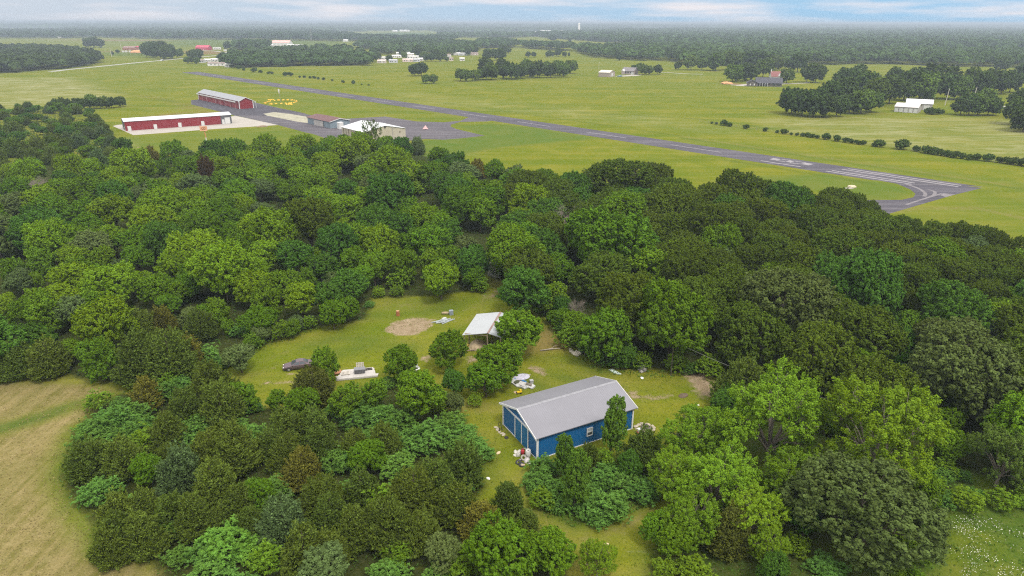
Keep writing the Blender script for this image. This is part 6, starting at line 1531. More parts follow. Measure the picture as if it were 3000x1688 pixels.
TD = tile(0, 1000, 2.106, [
 (90, 10, 220, 'c'), (260, 0, 220, 'c'), (430, 0, 150, 'y'), (590, 10, 220, 'q'), (840, -40, 290, 'c'), (1000, -50, 290, 'c'), (1140, -10, 200, 'b'), (870, 235, 210, 'b'), (1290, 140, 250, 'c'), (1340, 270, 260, 'c'), (1120, 310, 230, 'c'), (1020, 210, 120, 'u'), (1000, 470, 230, 'c'),
 (1490, 270, 170, 'q'), (1470, 40, 190, 'o'), (1250, 50, 180, 's'), (1340, 110, 120, 's'), (1560, 380, 110, 's'), (1910, 175, 240, 'B2'), (1990, 65, 190, 'q'), (1870, 300, 190, 'l'), (1700, 310, 120, 'q'), (1760, 430, 240, 'c'), (1940, 420, 210, 'c'),
 (700, 430, 260, 's'), (600, 490, 240, 's'), (800, 400, 220, 's'), (560, 560, 220, 's'), (1000, 270, 200, 's'), (860, 490, 220, 's'), (1200, 480, 230, 's'), (1130, 560, 220, 's'), (1540, 540, 210, 's'), (740, 560, 200, 's'), (1440, 390, 160, 's'),
 (520, 620, 250, 'c'), (730, 620, 240, 'c'), (1070, 670, 270, 'C'), (900, 720, 180, 'l'), (1280, 560, 230, 'c'), (1420, 530, 300, 'c'), (1300, 750, 270, 'c'), (1660, 550, 190, 'c'), (1760, 600, 230, 'c'), (1940, 545, 220, 'c'), (1840, 690, 250, 'b'), (2060, 690, 200, 's'),
 (600, 880, 230, 's'), (690, 960, 250, 'c'), (860, 940, 250, 'c'), (1040, 950, 230, 'c'), (1170, 980, 250, 'c'), (1450, 900, 240, 'c'), (1590, 870, 190, 'l'), (1720, 980, 300, 'C'), (1990, 850, 250, 'c'), (2010, 970, 230, 'c'),
 (1400, 1180, 330, 'S'), (1250, 1260, 200, 's'), (1560, 1230, 220, 'S'), (1100, 1290, 170, 's'), (1850, 1150, 280, 'c'), (2020, 1190, 220, 'c'), (1980, 1310, 290, 'o'), (680, 1080, 260, 'c'), (850, 1090, 260, 'c'), (980, 1120, 230, 's'), (640, 1170, 230, 'c'), (1120, 800, 200, 's'), (1520, 1040, 200, 'c')])
TE = tile(1000, 1000, 2.106, [
 (350, 70, 210, 'l'), (480, 210, 300, 'l'), (200, 260, 160, 'q'), (650, -25, 220, 'l'), (690, 190, 130, 'g'), (960, 30, 280, 'l'), (890, 150, 220, 'l'), (30, 300, 200, 'q'), (600, 350, 120, 'u'), (820, 330, 90, 'u'), (700, 330, 120, 'o'),
 (100, 420, 240, 's'), (350, 450, 240, 's'), (540, 540, 280, 's'), (200, 560, 220, 's'), (400, 610, 200, 's'), (680, 460, 180, 's'), (820, 600, 150, 's'), (760, 530, 150, 's'), (250, 430, 200, 's'),
 (60, 560, 180, 'c'), (260, 530, 220, 'c'), (150, 640, 210, 'l'), (20, 700, 170, 's'), (740, 640, 260, 'c'), (560, 740, 250, 'c'), (130, 830, 250, 'c'), (420, 820, 290, 'c'), (700, 890, 250, 'c'), (860, 1010, 240, 'b'), (1040, 890, 200, 'c'), (60, 1050, 250, 'c'), (250, 990, 310, 'c'), (640, 1230, 230, 'o'), (1000, 1170, 420, 'l'), (1290, 1190, 310, 'l'), (1150, 1050, 150, 'c'), (480, 1060, 230, 'c'), (560, 950, 180, 's'), (330, 720, 220, 's'),
 (1675, 385, 185, 'k'), (1390, 590, 150, 'k'), (1450, 720, 190, 'k'), (1540, 640, 160, 'c'), (1860, 565, 240, 'B3'), (1250, 740, 180, 's'), (1230, 830, 200, 's'), (1640, 800, 200, 's'), (1500, 960, 200, 's'), (1750, 830, 220, 's'), (1650, 970, 240, 's'), (1870, 880, 200, 's'), (1350, 880, 200, 's'), (1620, 680, 130, 'u'), (1790, 700, 150, 'g'), (1330, 960, 160, 's'),
 (1590, 1270, 230, 'p'), (1960, 1080, 180, 'l')])
TF = tile(2000, 1000, 2.106, [
 (600, 235, 700, 'p'), (110, 450, 420, 'p'), (1270, 330, 800, 'p'), (230, 690, 500, 'p'), (440, 940, 380, 'p'), (680, 720, 420, 'p'), (-40, 720, 360, 'p'), (60, 960, 380, 'p'), (1150, 830, 760, 'O'), (400, 150, 310, 'c'), (320, 260, 200, 'g'), (1120, 90, 300, 'l'), (1720, -20, 680, 'O'), (1650, 430, 180, 'l'), (1690, 590, 190, 'l'), (1520, 860, 200, 'l'),
 (300, 1040, 270, 'B2'), (2030, 560, 420, 'r'), (560, 1200, 230, 'p'), (1350, 250, 220, 'l'), (870, 800, 240, 'p'), (1700, 330, 160, 'l'), (900, 420, 180, 'g'), (2080, 90, 160, 'x'), (-30, 1140, 220, 'l')])
for T in (TA, TB, TC, TD, TE, TF):
    sc_ = 2.106 if T in (TD, TE, TF) else 2.415
    for px, py, w_, k in T:
        w_ /= sc_
        if k == 'L': tree_at('l', px, py, w_, 15)
        elif k == 'E': tree_at('g', px, py, w_, 14)
        elif k in ('B2', 'B3'):
            o = tree_at('c', px, py, w_, None if k == 'B3' else 5.5); 
            for ch in o.children:
                if ch.name.startswith('crown'): ch.color = (0.085, 0.098, 0.017, 1) if k == 'B2' and px > 700 else (0.075, 0.115, 0.018, 1)
        else: tree_at(k, px, py, w_)
tree_at('a', 1085, 357, 58, 15)
for px, py, w_, k in ((1008, 404, 70, 'l'), (1062, 398, 84, 'y'), (1120, 406, 70, 'l'), (1172, 409, 66, 'g'), (960, 406, 70, 'l'), (885, 402, 80, 'y'), (1222, 404, 44, 'C')): tree_at(k, px, py, w_)
# fill the woods between the surveyed crowns
CANOPY = np.array([(-200, 485), (0, 480), (330, 470), (420, 455), (600, 425), (700, 418), (850, 404), (1000, 414), (1060, 418), (1200, 432), (1250, 446), (1330, 468), (1450, 488), (1650, 505), (1750, 488), (1850, 488), (2000, 525), (2250, 525), (2450, 565), (2560, 605), (2620, 655), (2800, 668), (2900, 700), (3000, 725), (3300, 760)], float)
def fill(poly, n, rlo, rhi, kinds, keep=0.62, hmul=1.0, group=None, seed=1):
    P = Gv(poly)[:, :2]; rg = random.Random(seed); lo, hi = P.min(0), P.max(0); made = 0
    for _ in range(n * 60):
        if made >= n: break
        q = (rg.uniform(lo[0], hi[0]), rg.uniform(lo[1], hi[1]))
        if not inside(P, np.array([q]))[0]: continue
        cx, cy = proj((q[0], q[1], 5))
        if cx < -120 or cx > 3120 or cy > 1800: continue
        k = rg.choice(kinds); wm = rg.uniform(rlo, rhi)
        ps, colr, asp, hmin, hmax = KIND[k][:5]
        if any((q[0] - t[2]) ** 2 + (q[1] - t[3]) ** 2 < (keep * (wm + t[4]) / 2) ** 2 for t in PLANTED): continue
        hh = min(hmax, max(hmin, wm * asp * hmul * rg.uniform(.85, 1.1)))
        if poly in (WOOD_LEFT, WOOD_RIGHT):
            tx, ty_ = proj((q[0], q[1], hh))
            if ty_ < np.interp(tx, CANOPY[:, 0], CANOPY[:, 1]) + 10: continue
        plant(k, q, wm, hh, group, True); made += 1
    return made
f1 = fill(WOOD_LEFT, 85, 7.0, 11.5, 'lllyyygo', 0.66, 0.92, None, 3)
f1 += fill(WOOD_LEFT, 110, 3.6, 6.2, 'qqquq', 0.40, 1.0, None, 13)
f2 = fill(WOOD_RIGHT, 90, 9.0, 13.0, 'dddddlg', 0.66, 0.95, None, 4)
f2 += fill(WOOD_RIGHT, 50, 4.0, 6.5, 'qqg', 0.40, 1.0, None, 14)
f3 = fill(SCRUB, 110, 3.5, 8.0, 'ccccCglls', 0.52, 0.72, None, 5)
f4 = fill(CEDARS, 45, 2.6, 4.2, 'ssscu', 0.45, 0.9, None, 6)
f5 = fill(ISLAND, 10, 2.2, 3.4, 'ssu', 0.45, 0.9, None, 7)
f7 = fill([(2640, 1330), (2800, 1400), (3050, 1420), (3050, 1500), (2760, 1490), (2680, 1560), (2700, 1700), (2560, 1720), (2500, 1500)], 26, 1.6, 3.4, 'uuus', 0.6, 0.8, None, 18)
f6 = fill(LOCUST, 14, 2.4, 4.5, 'uslg', 0.40, 0.7, None, 8)
# ragged shrubs along the edges of the wood
def edge(pts, n, kinds, w0, w1, seed):
    P = [G(*p) for p in pts]; rg = random.Random(seed)
    sl_ = [np.linalg.norm(P[i + 1] - P[i]) for i in range(len(P) - 1)]; tot = sum(sl_)
    for i in range(n):
        s = (i + rg.random()) / n * tot; j = 0
        while s > sl_[j] and j < len(sl_) - 1: s -= sl_[j]; j += 1
        q = P[j] + (P[j + 1] - P[j]) * (s / sl_[j]); k = rg.choice(kinds); wm = rg.uniform(w0, w1)
        plant(k, (q[0] + rg.uniform(-1, 1), q[1] + rg.uniform(-.6, 1.2)), wm, min(KIND[k][4], max(1.0, wm * KIND[k][2] * rg.uniform(.8, 1.1))), None, True)
edge([(640, 1088), (700, 1048), (800, 998), (930, 955)], 12, 'ssuuo', 1.8, 3.4, 1)
edge([(1075, 930), (1100, 872), (1280, 866)], 4, 'su', 1.8, 3.0, 2)
edge([(1560, 905), (1640, 965), (1700, 1042), (1800, 1076), (1960, 1086), (2080, 1097)], 16, 'uuslg', 2.2, 4.2, 3)
edge([(2140, 1182), (2300, 1216)], 4, 'ucl', 2.2, 4.0, 4)
edge([(480, 1098), (560, 1085), (640, 1090)], 4, 'su', 2.0, 3.0, 5)

# ---- trees standing in the fields beyond
def base_tree(kind, px, py, wpx, h=None, lod='far', group=None):
    q = G(px, py); wm = wpx * depth(q) / FPX
    hh = h or min(KIND[kind][4], max(KIND[kind][3], wm * KIND[kind][2]))
    return plant(kind, (q[0], q[1]), wm, hh, group, False, (px, py - hh * 0.6 / depth(q) * FPX), lod)
g_row = 'trees of the row in the middle of the meadow'
for px, py, w_, k in tile(1000, 0, 2.576, [(900, 612, 80, 'F'), (945, 615, 80, 'F'), (990, 612, 75, 'F'), (1030, 605, 70, 'F'), (1070, 600, 80, 'f'), (1135, 605, 110, 'F'), (1095, 560, 110, 'f'), (1210, 565, 110, 'f'), (1245, 592, 95, 'f'), (1285, 600, 110, 'f'), (1355, 592, 85, 'f'), (1395, 560, 100, 'F'), (1420, 580, 90, 'F'), (1480, 588, 110, 'f'), (1540, 570, 90, 'F'), (1580, 588, 90, 'f'), (1630, 570, 100, 'F'), (1675, 582, 90, 'F'), (1730, 555, 90, 'F')]):
    base_tree(k, px, py, w_ / 2.576, None, 'far', g_row)
for px, py, w_, k, lb in tile(1000, 0, 2.576, [(555, 575, 80, 'f', 0), (605, 573, 85, 'f', 0), (635, 632, 60, 'F', 0), (692, 630, 62, 'F', 0)]):
    base_tree(k, px, py, w_ / 2.576, None, 'far', 'round trees standing off the row')
for px, py, w_, k in tile(1000, 110, 6.44, [(905, 455, 110, 'f'), (1180, 400, 110, 'F'), (1440, 370, 190, 'f'), (690, 420, 120, 'f'), (1620, 450, 130, 'f'), (1730, 450, 130, 'f'), (1850, 455, 120, 'f'), (1980, 455, 90, 'F'), (2390, 340, 110, 'f'), (1140, 350, 90, 'f'), (600, 380, 130, 'f'), (1550, 420, 140, 'F'), (1780, 400, 160, 'f'), (1920, 400, 150, 'F')]):
    base_tree(k, px, py, w_ / 6.44, None, 'far', 'trees among the mobile homes')
# copse in the pale meadow, trees of the houses and the big copse by the sheds
for px, py, w_, k in tile(0, 250, 3.56, [(800, 242, 75, 'f'), (860, 245, 75, 'f'), (920, 246, 80, 'f'), (985, 244, 130, 'F'), (1050, 243, 90, 'f'), (1110, 240, 110, 'F'), (1170, 238, 95, 'f'), (1235, 230, 85, 'f'), (1290, 225, 60, 'f'), (650, 250, 60, 'f'), (720, 250, 70, 'f'), (585, 258, 80, 'f')]):
    base_tree(k, px, py, w_ / 3.56, None, 'far', 'trees of the copse in the pale meadow')
for px, py, w_, k in tile(2000, 0, 2.07, [(300, 497, 95, 'F'), (375, 492, 100, 'f'), (415, 487, 70, 'F'), (485, 470, 100, 'F'), (630, 505, 80, 'F'), (750, 500, 90, 'f'), (805, 502, 100, 'f'), (695, 438, 100, 'f'),
        (50, 425, 80, 'F'), (115, 425, 60, 'F'), (200, 430, 95, 'F'), (300, 425, 110, 'F'), (360, 415, 80, 'F'), (450, 420, 150, 'f'), (560, 425, 80, 'F'), (190, 390, 60, 'f'), (620, 420, 60, 'F'), (250, 400, 70, 'F')]):
    base_tree(k, px, py, w_ / 2.07, None, 'far', 'trees round the dark-roofed house')
for px, py, w_, k in tile(1720, 180, 9.2, [(1280, 330, 210, 'f'), (1480, 360, 260, 'F'), (1660, 365, 220, 'F'), (1900, 350, 230, 'f'), (2450, 225, 180, 'f'), (1400, 300, 220, 'F')]):
    base_tree(k, px, py, w_ / 9.2, None, 'far', 'trees beside the farmhouse')
for px, py, w_, k in tile(2000, 0, 2.07, [(660, 690, 140, 'f'), (720, 705, 140, 'f'), (790, 710, 150, 'f'), (860, 712, 120, 'f'), (930, 706, 110, 'f'), (880, 660, 150, 'f'), (960, 650, 160, 'f'), (1010, 690, 110, 'f'), (1080, 690, 130, 'F'), (1140, 680, 110, 'F'), (1160, 640, 150, 'F'), (1080, 600, 150, 'f'), (1250, 630, 150, 'f'), (1340, 610, 150, 'f'), (1430, 615, 150, 'F'),
        (980, 560, 130, 'f'), (1060, 560, 110, 'f'), (960, 500, 60, 'f'), (1050, 510, 100, 'f'), (1100, 560, 100, 'F'), (1280, 540, 110, 'f'), (1390, 560, 130, 'f'), (1460, 600, 140, 'f'), (1520, 600, 140, 'f'), (1540, 560, 180, 'f'), (1600, 600, 130, 'f'), (1680, 605, 120, 'F'), (1760, 580, 140, 'f'), (1800, 590, 130, 'f'), (1860, 570, 130, 'f'), (1930, 570, 120, 'f'), (1980, 560, 110, 'f'), (1160, 520, 60, 'f'), (1920, 435, 80, 'f'), (2050, 500, 100, 'f'), (2080, 480, 90, 'F')]):
    base_tree(k, px, py, w_ / 2.07, None, 'far', 'trees of the copse by the storage sheds')
for px, py, w_, k in tile(2560, 270, 5.855, [(1480, 395, 280, 'f'), (1620, 400, 330, 'f'), (1780, 400, 330, 'F'), (1950, 400, 300, 'f'), (2040, 395, 200, 'f'), (1720, 330, 300, 'f'), (1900, 300, 330, 'F')]):
    base_tree(k, px, py, w_ / 5.855, None, 'far', 'bushy trees of the round clump')
for px, py, w_, k in tile(2560, 270, 5.855, [(2420, 560, 420, 'f'), (2560, 680, 420, 'f'), (2700, 640, 400, 'f'), (2450, 350, 330, 'f'), (2560, 300, 360, 'f'), (2650, 480, 420, 'F')]):
    base_tree(k, px, py, w_ / 5.855, None, 'far', 'dark trees at the picture edge beside the flowery meadow')
# road-side copse and others on the far left
for px, py, w_, k in tile(180, 90, 4.77, [(1190, 340, 150, 'f'), (1240, 370, 150, 'f'), (1310, 380, 160, 'f'), (1390, 395, 170, 'f'), (1460, 400, 160, 'f'), (1530, 390, 140, 'f'), (1300, 330, 160, 'f'), (1420, 330, 170, 'f'), (1520, 340, 130, 'f'), (1660, 380, 110, 'F'), (1820, 400, 110, 'f'), (1890, 420, 140, 'f'), (1920, 380, 110, 'f'), (1760, 455, 80, 'F'), (1830, 460, 80, 'f'), (1890, 465, 80, 'F'), (790, 320, 50, 'f'), (720, 345, 30, 'f'), (545, 240, 110, 'f'), (450, 240, 130, 'f'), (380, 238, 120, 'f'), (2320, 265, 100, 'f')]):
    base_tree(k, px, py, w_ / 4.77, None, 'far', 'trees of the road-side copse')
# hedge bushes along the fence line across the meadow
rg = random.Random(9)
HB = [(2086, 363, 8), (2098, 365, 9), (2120, 368, 20), (2138, 371, 14), (2185, 378, 16), (2243, 385, 14), (2277, 390, 10), (2298, 393, 18), (2318, 396, 9), (2335, 398, 11), (2352, 400, 13), (2366, 402, 16), (2380, 404, 14), (2395, 406, 12), (2418, 409, 22), (2452, 414, 22), (2475, 417, 18), (2492, 420, 17), (2510, 423, 16), (2528, 425, 16), (2560, 430, 14), (2577, 431, 26), (2640, 438, 36), (2685, 444, 20), (2712, 449, 26), (2735, 453, 26), (2756, 456, 24), (2776, 459, 22), (2798, 463, 24), (2818, 465, 20), (2840, 469, 20), (2862, 469, 22), (2895, 473, 26), (2928, 477, 22), (2950, 480, 26), (2970, 483, 26), (2992, 486, 28), (3010, 489, 26)]
HB += [(680, 199, 12), (700, 203, 14), (715, 207, 10), (745, 212, 16), (763, 214, 10), (787, 217, 9), (797, 217, 9), (837, 223, 14), (851, 223, 14), (878, 228, 7), (892, 229, 9), (908, 230, 8), (921, 231, 10), (932, 233, 8), (948, 235, 9), (973, 238, 7), (1005, 243, 9), (1035, 246, 12), (1060, 249, 4), (1080, 251, 5)]
for px, py, w_ in HB:
    base_tree('h', px, py, w_ * 0.98, max(1.0, w_ * 0.72 * depth(G(px, py)) / FPX), 'farb', 'hedge bushes along the wire fence')
for px, py, w_ in ((2720, 335, 22), (2732, 336, 20), (2745, 335, 18), (2758, 334, 14), (2788, 313, 8)):
    base_tree('h', px, py, w_, None, 'farb', 'bushes in front of the white-roofed storage shed')
# single field trees in the middle distance
for px, py, w_, k in tile(1300, 30, 3.68, [(460, 485, 60, 'f'), (535, 478, 55, 'f'), (640, 475, 95, 'f'), (700, 470, 60, 'f'), (490, 545, 110, 'f'), (590, 540, 110, 'f'), (640, 530, 80, 'f'), (910, 508, 55, 'f'), (970, 508, 50, 'f'), (1130, 508, 60, 'f'), (1170, 505, 50, 'f'), (1235, 502, 80, 'f'), (1300, 505, 50, 'f'), (1350, 502, 22, 'f'), (1160, 332, 60, 'f'), (1360, 342, 40, 'f'), (1190, 332, 50, 'f'), (250, 485, 60, 'f'), (330, 470, 80, 'f'), (1880, 545, 60, 'f')]):
    base_tree(k, px, py, w_ / 3.68, None, 'far', 'single trees along the far field edges')

# wire fence along the hedge
fp_ = [G(x, y) for x, y in ((2050, 358), (2277, 390), (2492, 419), (2720, 450), (2862, 470), (3020, 490))]
fe = empty('wire_fence', (0, 0, 0)); tag(fe, 'wire fence with thin posts running through the hedge bushes across the meadow', 'fence')
for i in range(len(fp_) - 1):
    n_ = int(np.linalg.norm(fp_[i + 1] - fp_[i]) / 6)
    for j in range(n_):
        q = fp_[i] + (fp_[i + 1] - fp_[i]) * j / n_
        MB().box((q[0], q[1], 0.65), (0.10, 0.10, 1.3)).build('post', m_pole, fe)
mb = MB()
for z_ in (0.4, 0.8, 1.2): mb.tube([(p[0], p[1], z_) for p in fp_], 0.02, 4)
mb.build('wire', m_pole, fe)

# ---- far woods: masses of crowns
wood_mats = {}
def far_wood(name, label, poly, sp, wlo, whi, hlo, hi_, col, npf, seed, jitter=0.35, cell_grow=0.0):
    P = Gv(poly)[:, :2]; rng = np.random.default_rng(seed)
    lo, hi = P.min(0), P.max(0)
    pts = []
    y = lo[1]
    while y < hi[1]:
        s = sp * (1 + cell_grow * max(0, y - lo[1]) / 1000)
        xs = np.arange(lo[0], hi[0], s)
        pts.append(np.stack([xs + rng.normal(size=len(xs)) * s * jitter, np.full(len(xs), y) + rng.normal(size=len(xs)) * s * jitter, np.full(len(xs), s / sp)], 1))
        y += s
    Q = np.concatenate(pts); Q = Q[inside(P, Q[:, :2])]
    # keep what the camera's side could see
    ang = np.abs(np.arctan2(Q[:, 0], Q[:, 1])); Q = Q[ang < rad(46)]
    n = len(Q)
    w = rng.uniform(wlo, whi, n) * Q[:, 2]; h = rng.uniform(hlo, hi_, n)
    d = rng.normal(size=(n, npf, 3)); d /= np.linalg.norm(d, axis=2)[..., None]; d[..., 2] = np.abs(d[..., 2]) * 1.0 - 0.25
    r = rng.uniform(0.75, 1.0, (n, npf, 1))
    lobe = 1 + 0.18 * np.sin(3 * np.arctan2(d[..., 1], d[..., 0]) + rng.random((n, 1)) * 6)
    C = d * r * lobe[..., None] * np.stack([w / 2, w / 2, h * 0.42], 1)[:, None, :]
    C = C + np.stack([Q[:, 0], Q[:, 1], h * 0.58], 1)[:, None, :]
    C[..., 2] = np.maximum(C[..., 2], h[:, None] * 0.08)
    N = d + np.array([0, 0, .45]) + rng.normal(size=d.shape) * 0.35
    sz = (w / 2)[:, None] * rng.uniform(0.30, 0.50, (n, npf))
    tl = np.clip((rng.random((n, 1)) ** 1.3) * 0.95 + 0.22 * (rng.random((n, npf)) - 0.5), 0, 1)
    V, F, lv = leaves(C.reshape(-1, 3), N.reshape(-1, 3), sz.ravel(), rng, 0.75, tl.ravel())
    me = mesh_np(name, V, F, m_leaf, False, lv)
    o = link(me, name); o.color = (*col, 1)
    tag(o, label, 'wood', None, 'stuff')
    print('WOOD', name, n)
    return o
WC = (0.062, 0.104, 0.024); WC2 = (0.055, 0.094, 0.026)
far_wood('woodland', 'dark wood at the picture edge beyond the pale meadow', [(-150, 225), (60, 212), (170, 203), (270, 192), (292, 186), (285, 172), (230, 160), (100, 150), (-200, 150)], 9.5, 10, 15, 11, 16, (0.050, 0.075, 0.020), 70, 1)
far_wood('woodland', 'tree belt in front of the trailer park', [(690, 200), (900, 194), (1090, 192), (1098, 180), (1040, 172), (880, 174), (700, 176), (650, 182), (665, 196)], 10, 10, 16, 10, 15, WC2, 70, 2)
far_wood('woodland', 'trees standing among the mobile homes', [(680, 175), (1090, 174), (1100, 165), (1040, 160), (1000, 150), (830, 152), (700, 158), (660, 160), (740, 178)], 26, 11, 18, 10, 17, WC, 70, 3)
far_wood('woodland', 'trees between the mobile homes and the far rise', [(1100, 161), (1220, 160), (1330, 163), (1400, 158), (1400, 147), (1200, 145), (1100, 149)], 15, 11, 18, 10, 16, WC, 70, 4)
far_wood('woodland', 'rounded wood left of the works hall', [(685, 148), (780, 150), (790, 140), (760, 136), (690, 138)], 11, 12, 17, 13, 19, WC2, 70, 5)
far_wood('woodland', 'wood behind the trailer park', [(1040, 142), (1100, 148), (1250, 146), (1400, 150), (1410, 142), (1300, 130), (1120, 128), (1050, 134)], 14, 13, 19, 12, 17, (0.052, 0.088, 0.022), 60, 6)
far_wood('woodland', 'tree belt at the near end of the middle far field', [(1400, 142), (1510, 141), (1515, 131), (1460, 125), (1400, 128)], 13, 13, 18, 12, 17, WC2, 60, 7)
far_wood('woodland', 'hedgerow wood across the middle far fields', [(1525, 141), (1600, 147), (1690, 152), (1685, 146), (1600, 138), (1530, 134)], 13, 13, 18, 12, 17, WC2, 60, 8)
far_wood('woodland', 'low wood behind the tan garage meadow', [(1690, 152), (1740, 168), (1840, 178), (1960, 178), (1990, 190), (2200, 193), (2420, 190), (2600, 188), (2800, 196), (3100, 200), (3300, 180), (3300, 166), (2900, 160), (2600, 158), (2420, 152), (2200, 146), (2000, 142), (1880, 143), (1780, 146), (1700, 145)], 13, 12, 18, 11, 17, WC, 56, 9)
far_wood('woodland', 'dark wood stretching away on the right', [(1860, 139), (2100, 140), (2400, 146), (2600, 152), (2900, 154), (3300, 158), (3300, 112), (2600, 108), (1720, 103), (1560, 104), (1600, 112), (1740, 122), (1840, 130)], 21, 17, 30, 10, 21, WC2, 60, 10, 0.4, 0.10)
far_wood('woodland', 'hazy wood below the horizon on the right', [(1560, 103), (3400, 108), (3400, 86), (2400, 84), (2000, 88), (1800, 96)], 46, 34, 56, 13, 20, WC2, 34, 11, 0.35, 0.1)
far_wood('woodland', 'long dark wood behind the green slope', [(-300, 112), (180, 113), (300, 110), (330, 112), (470, 116), (700, 117), (900, 120), (1040, 122), (1120, 124), (1300, 124), (1340, 119), (1250, 117), (1080, 116), (1000, 104), (900, 95), (600, 91), (200, 93), (-400, 94)], 24, 18, 28, 13, 20, (0.038, 0.068, 0.020), 44, 12, 0.35, 0.15)
far_wood('woodland', 'belt of trees before the far works', [(1300, 110), (1500, 112), (1600, 106), (1560, 101), (1440, 102), (1280, 104)], 22, 16, 26, 11, 17, WC2, 44, 13)
far_wood('woodland', 'far trees round the distant town', [(200, 93), (1060, 93), (1100, 90), (1260, 90), (1290, 95), (1700, 91), (1900, 92), (1800, 84), (800, 82), (200, 83)], 62, 40, 62, 11, 19, WC2, 34, 14, 0.35, 0.1)
far_wood('woodland', 'faint tree line below the horizon', [(-700, 83), (3700, 86), (3700, 81), (-700, 76)], 150, 100, 150, 12, 22, WC2, 24, 15, 0.35, 0.05)
far_wood('woodland', 'faintest tree line at the horizon', [(-700, 75), (3700, 80), (3700, 78), (-700, 72.5)], 260, 170, 260, 14, 26, WC2, 20, 16, 0.35, 0.0)
# blue ridge on the horizon
rng = np.random.default_rng(5)
V = []; xs = np.linspace(-16000, 16000, 160)
for x in xs:
    hgt = 44 + 8 * math.sin(x / 2300.0 + 1) + 5 * math.sin(x / 610.0) + 3 * math.sin(x / 170.0)
    V += [(x, 15400, -0.4), (x, 16400, max(20, hgt)), (x, 18200, -0.4)]
F = []
for i in range(len(xs) - 1):
    F += [(3 * i, 3 * i + 3, 3 * i + 4, 3 * i + 1), (3 * i + 1, 3 * i + 4, 3 * i + 5, 3 * i + 2)]
me = bpy.data.meshes.new('hills'); me.from_pydata(V, [], F); me.update(); me.materials.append(plain('wooded_ridge', (0.045, 0.070, 0.028), 0.95, 0, 0.3, 0.003)); me.polygons.foreach_set('use_smooth', np.ones(len(F), bool))
tag(link(me, 'hills'), 'low wooded ridge along the horizon', kind='structure')

# ---- undergrowth on the wood floors, weeds and wild flowers
def scatter(name, label, polys, dens, s0, s1, col, zmax, seed, mat_=None, up=1.0, clump=0.35, cat=None):
    rng = np.random.default_rng(seed); Cs = []
    for poly in polys:
        P = Gv(poly)[:, :2]; lo, hi = P.min(0), P.max(0)
        n = int((hi[0] - lo[0]) * (hi[1] - lo[1]) * dens)
        Q = rng.uniform(lo, hi, (n, 2)); Q = Q[inside(P, Q)]
        if len(Q): Cs.append(Q)
    Q = np.concatenate(Cs)
    # clumping
    cl = np.sin(Q[:, 0] * 0.9 + 1.7 * np.sin(Q[:, 1] * 0.53)) * np.sin(Q[:, 1] * 1.1 + 1.3 * np.sin(Q[:, 0] * 0.47)) * 0.5 + 0.5
    cl2 = np.sin(Q[:, 0] * 0.31 + 2.1 * np.sin(Q[:, 1] * 0.23)) * np.sin(Q[:, 1] * 0.37 + 1.9 * np.sin(Q[:, 0] * 0.19)) * 0.5 + 0.5
    keep = rng.random(len(Q)) < (clump + (1 - clump) * cl * (0.35 + 0.65 * cl2)); Q = Q[keep]; cl = cl[keep]
    z = zmax * (0.12 + 0.88 * cl * rng.random(len(Q)))
    C = np.concatenate([Q, z[:, None]], 1)
    N = rng.normal(size=C.shape) * 0.55 + np.array([0, 0, up])
    V, F, lv = leaves(C, N, rng.uniform(s0, s1, len(C)), rng, 0.5)
    o = link(mesh_np(name, V, F, mat_ or m_leaf, False, lv), name); o.color = (*col, 1)
    tag(o, label, cat or 'undergrowth', None, 'stuff')
    return o
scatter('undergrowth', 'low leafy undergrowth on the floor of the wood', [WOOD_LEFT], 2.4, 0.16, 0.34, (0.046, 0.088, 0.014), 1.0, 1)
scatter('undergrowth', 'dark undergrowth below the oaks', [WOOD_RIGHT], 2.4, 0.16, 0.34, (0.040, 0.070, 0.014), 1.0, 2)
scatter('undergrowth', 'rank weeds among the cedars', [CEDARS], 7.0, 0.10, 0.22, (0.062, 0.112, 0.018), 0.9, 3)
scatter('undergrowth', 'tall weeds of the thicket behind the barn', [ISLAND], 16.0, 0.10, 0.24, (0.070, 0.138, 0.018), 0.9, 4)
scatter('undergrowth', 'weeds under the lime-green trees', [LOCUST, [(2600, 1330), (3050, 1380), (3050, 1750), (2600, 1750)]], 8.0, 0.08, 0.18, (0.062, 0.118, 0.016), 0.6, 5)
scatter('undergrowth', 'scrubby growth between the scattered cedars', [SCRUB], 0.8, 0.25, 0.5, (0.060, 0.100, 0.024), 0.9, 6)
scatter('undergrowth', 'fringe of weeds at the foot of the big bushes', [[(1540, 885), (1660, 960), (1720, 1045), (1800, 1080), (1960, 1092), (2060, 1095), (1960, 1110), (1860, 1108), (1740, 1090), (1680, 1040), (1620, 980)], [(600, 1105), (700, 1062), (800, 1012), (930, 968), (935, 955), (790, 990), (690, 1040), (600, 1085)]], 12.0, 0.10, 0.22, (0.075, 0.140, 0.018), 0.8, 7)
scatter('wildflowers', 'white wild flowers in the grass at the picture corner', [[(2755, 1510), (2900, 1520), (3050, 1560), (3050, 1750), (2780, 1740), (2760, 1640), (2800, 1590)]], 26.0, 0.035, 0.075, (0.62, 0.60, 0.50), 0.55, 8, plain('petals', (0.58, 0.57, 0.50), 0.8), 2.0, -0.12, cat='flowers')
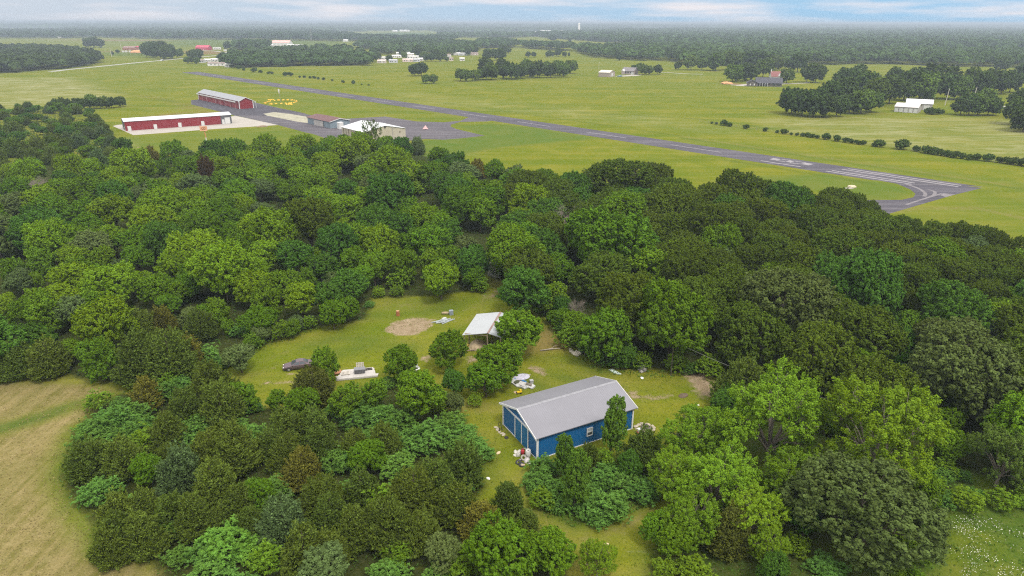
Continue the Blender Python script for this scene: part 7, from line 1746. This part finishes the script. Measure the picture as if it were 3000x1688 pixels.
CLEAR = [(560, 1105), (700, 1062), (850, 995), (930, 965), (1075, 935), (1095, 880), (1280, 872), (1400, 860), (1450, 815), (1480, 820), (1465, 890), (1560, 905), (1640, 965), (1700, 1045), (1800, 1080), (1960, 1090), (2080, 1100), (2140, 1185), (2000, 1260), (1930, 1330), (1650, 1340), (1545, 1375), (1560, 1450), (1640, 1560), (1780, 1600), (1940, 1500), (1900, 1620), (1840, 1720), (1690, 1720), (1560, 1530), (1400, 1480), (1420, 1400), (1330, 1250), (1300, 1170), (1060, 1130), (960, 1180), (720, 1170), (640, 1110)]
scatter('grass_tufts', 'short green tufts all over the yard lawn', [CLEAR], 7.0, 0.05, 0.12, (0.110, 0.158, 0.012), 0.10, 21, None, 1.3, 0.5, cat='grass')
scatter('grass_tufts', 'paler dry tufts all over the yard lawn', [CLEAR], 4.0, 0.04, 0.10, (0.190, 0.185, 0.035), 0.10, 22, None, 1.3, 0.3, cat='grass')
scatter('hay_stubble', 'straw-coloured stubble in the mown hay field', [[(-60, 1125), (230, 1128), (340, 1148), (225, 1240), (190, 1300), (165, 1380), (185, 1460), (255, 1545), (430, 1660), (560, 1720), (-60, 1760)]], 9.0, 0.05, 0.13, (0.235, 0.190, 0.080), 0.12, 23, None, 1.2, 0.4, cat='grass')
scatter('tall_grass', 'tufts of taller grass over the clearing and field edges', [[(250, 1120), (400, 1155), (300, 1200), (210, 1290), (175, 1390), (195, 1470), (260, 1560), (300, 1620), (230, 1600), (160, 1480), (140, 1380), (180, 1280)]], 10, 0.05, 0.13, (0.17, 0.17, 0.04), 0.3, 9, None, 0.4, cat='grass')

# ------------------------------------------------------------------ labels that single each plant out
def nearest(L, v):
    return min(L, key=lambda t: abs(t[0] - v))[1]
from collections import defaultdict
buckets = defaultdict(list)
for t in PLANTED:
    r, kind = t[0], t[1]
    cw, tw = KIND[kind][7], KIND[kind][8]
    xl, yl = nearest(XL, t[6]), nearest(YL, t[7])
    buckets[(cw, tw, xl, yl)].append(t)
SIZE = {2: ('smaller', 'larger'), 3: ('smallest', 'middle-sized', 'largest')}
for (cw, tw, xl, yl), L_ in buckets.items():
    L_.sort(key=lambda t: t[4] * t[5])
    pos = 'in line with' 
    for i, t in enumerate(L_):
        b = '%s %s %s %s, level with %s' % (cw, tw, pos, xl, yl)
        if len(L_) == 1: pass
        elif len(L_) in SIZE: b = SIZE[len(L_)][i] + ' ' + b
        else: b = ('smallest', 'second smallest', 'third smallest', 'fourth smallest', 'fifth smallest', 'sixth smallest', 'seventh smallest', 'eighth smallest')[min(i, 7)] + ' ' + b if i < len(L_) - 1 else 'largest ' + b
        wd = b.split()
        if len(wd) > 16:
            b = b.replace('level with ', 'by ').replace('in line with', 'below'); wd = b.split()
        t[0]['label'] = ' '.join(wd[:16])
        if 'group' not in t[0].keys(): t[0]['group'] = {'tree': 'trees of the woods round the clearing', 'cedar': 'cedars of the thickets', 'shrub': 'shrubs of the thickets'}[KIND[kind][6]]
print('PLANTS', len(PLANTED), 'fill', f1, f2, f3, f4, f5, f6)
# ------------------------------------------------------------------ air
hz = MB(); hz.box((0, 27500, 30.5), (97000, 58000 + 6200, 63.0))
m, nt = mat('air')
pv = nd(nt, 'ShaderNodeVolumePrincipled', {'Color': (0.52, 0.61, 0.72, 1), 'Density': 2.2e-4, 'Anisotropy': 0.2})
o = nd(nt, 'ShaderNodeOutputMaterial'); nt.links.new(pv.outputs[0], o.inputs['Volume'])
tag(hz.build('haze', m), 'thin summer haze paling the far woods', kind='stuff')
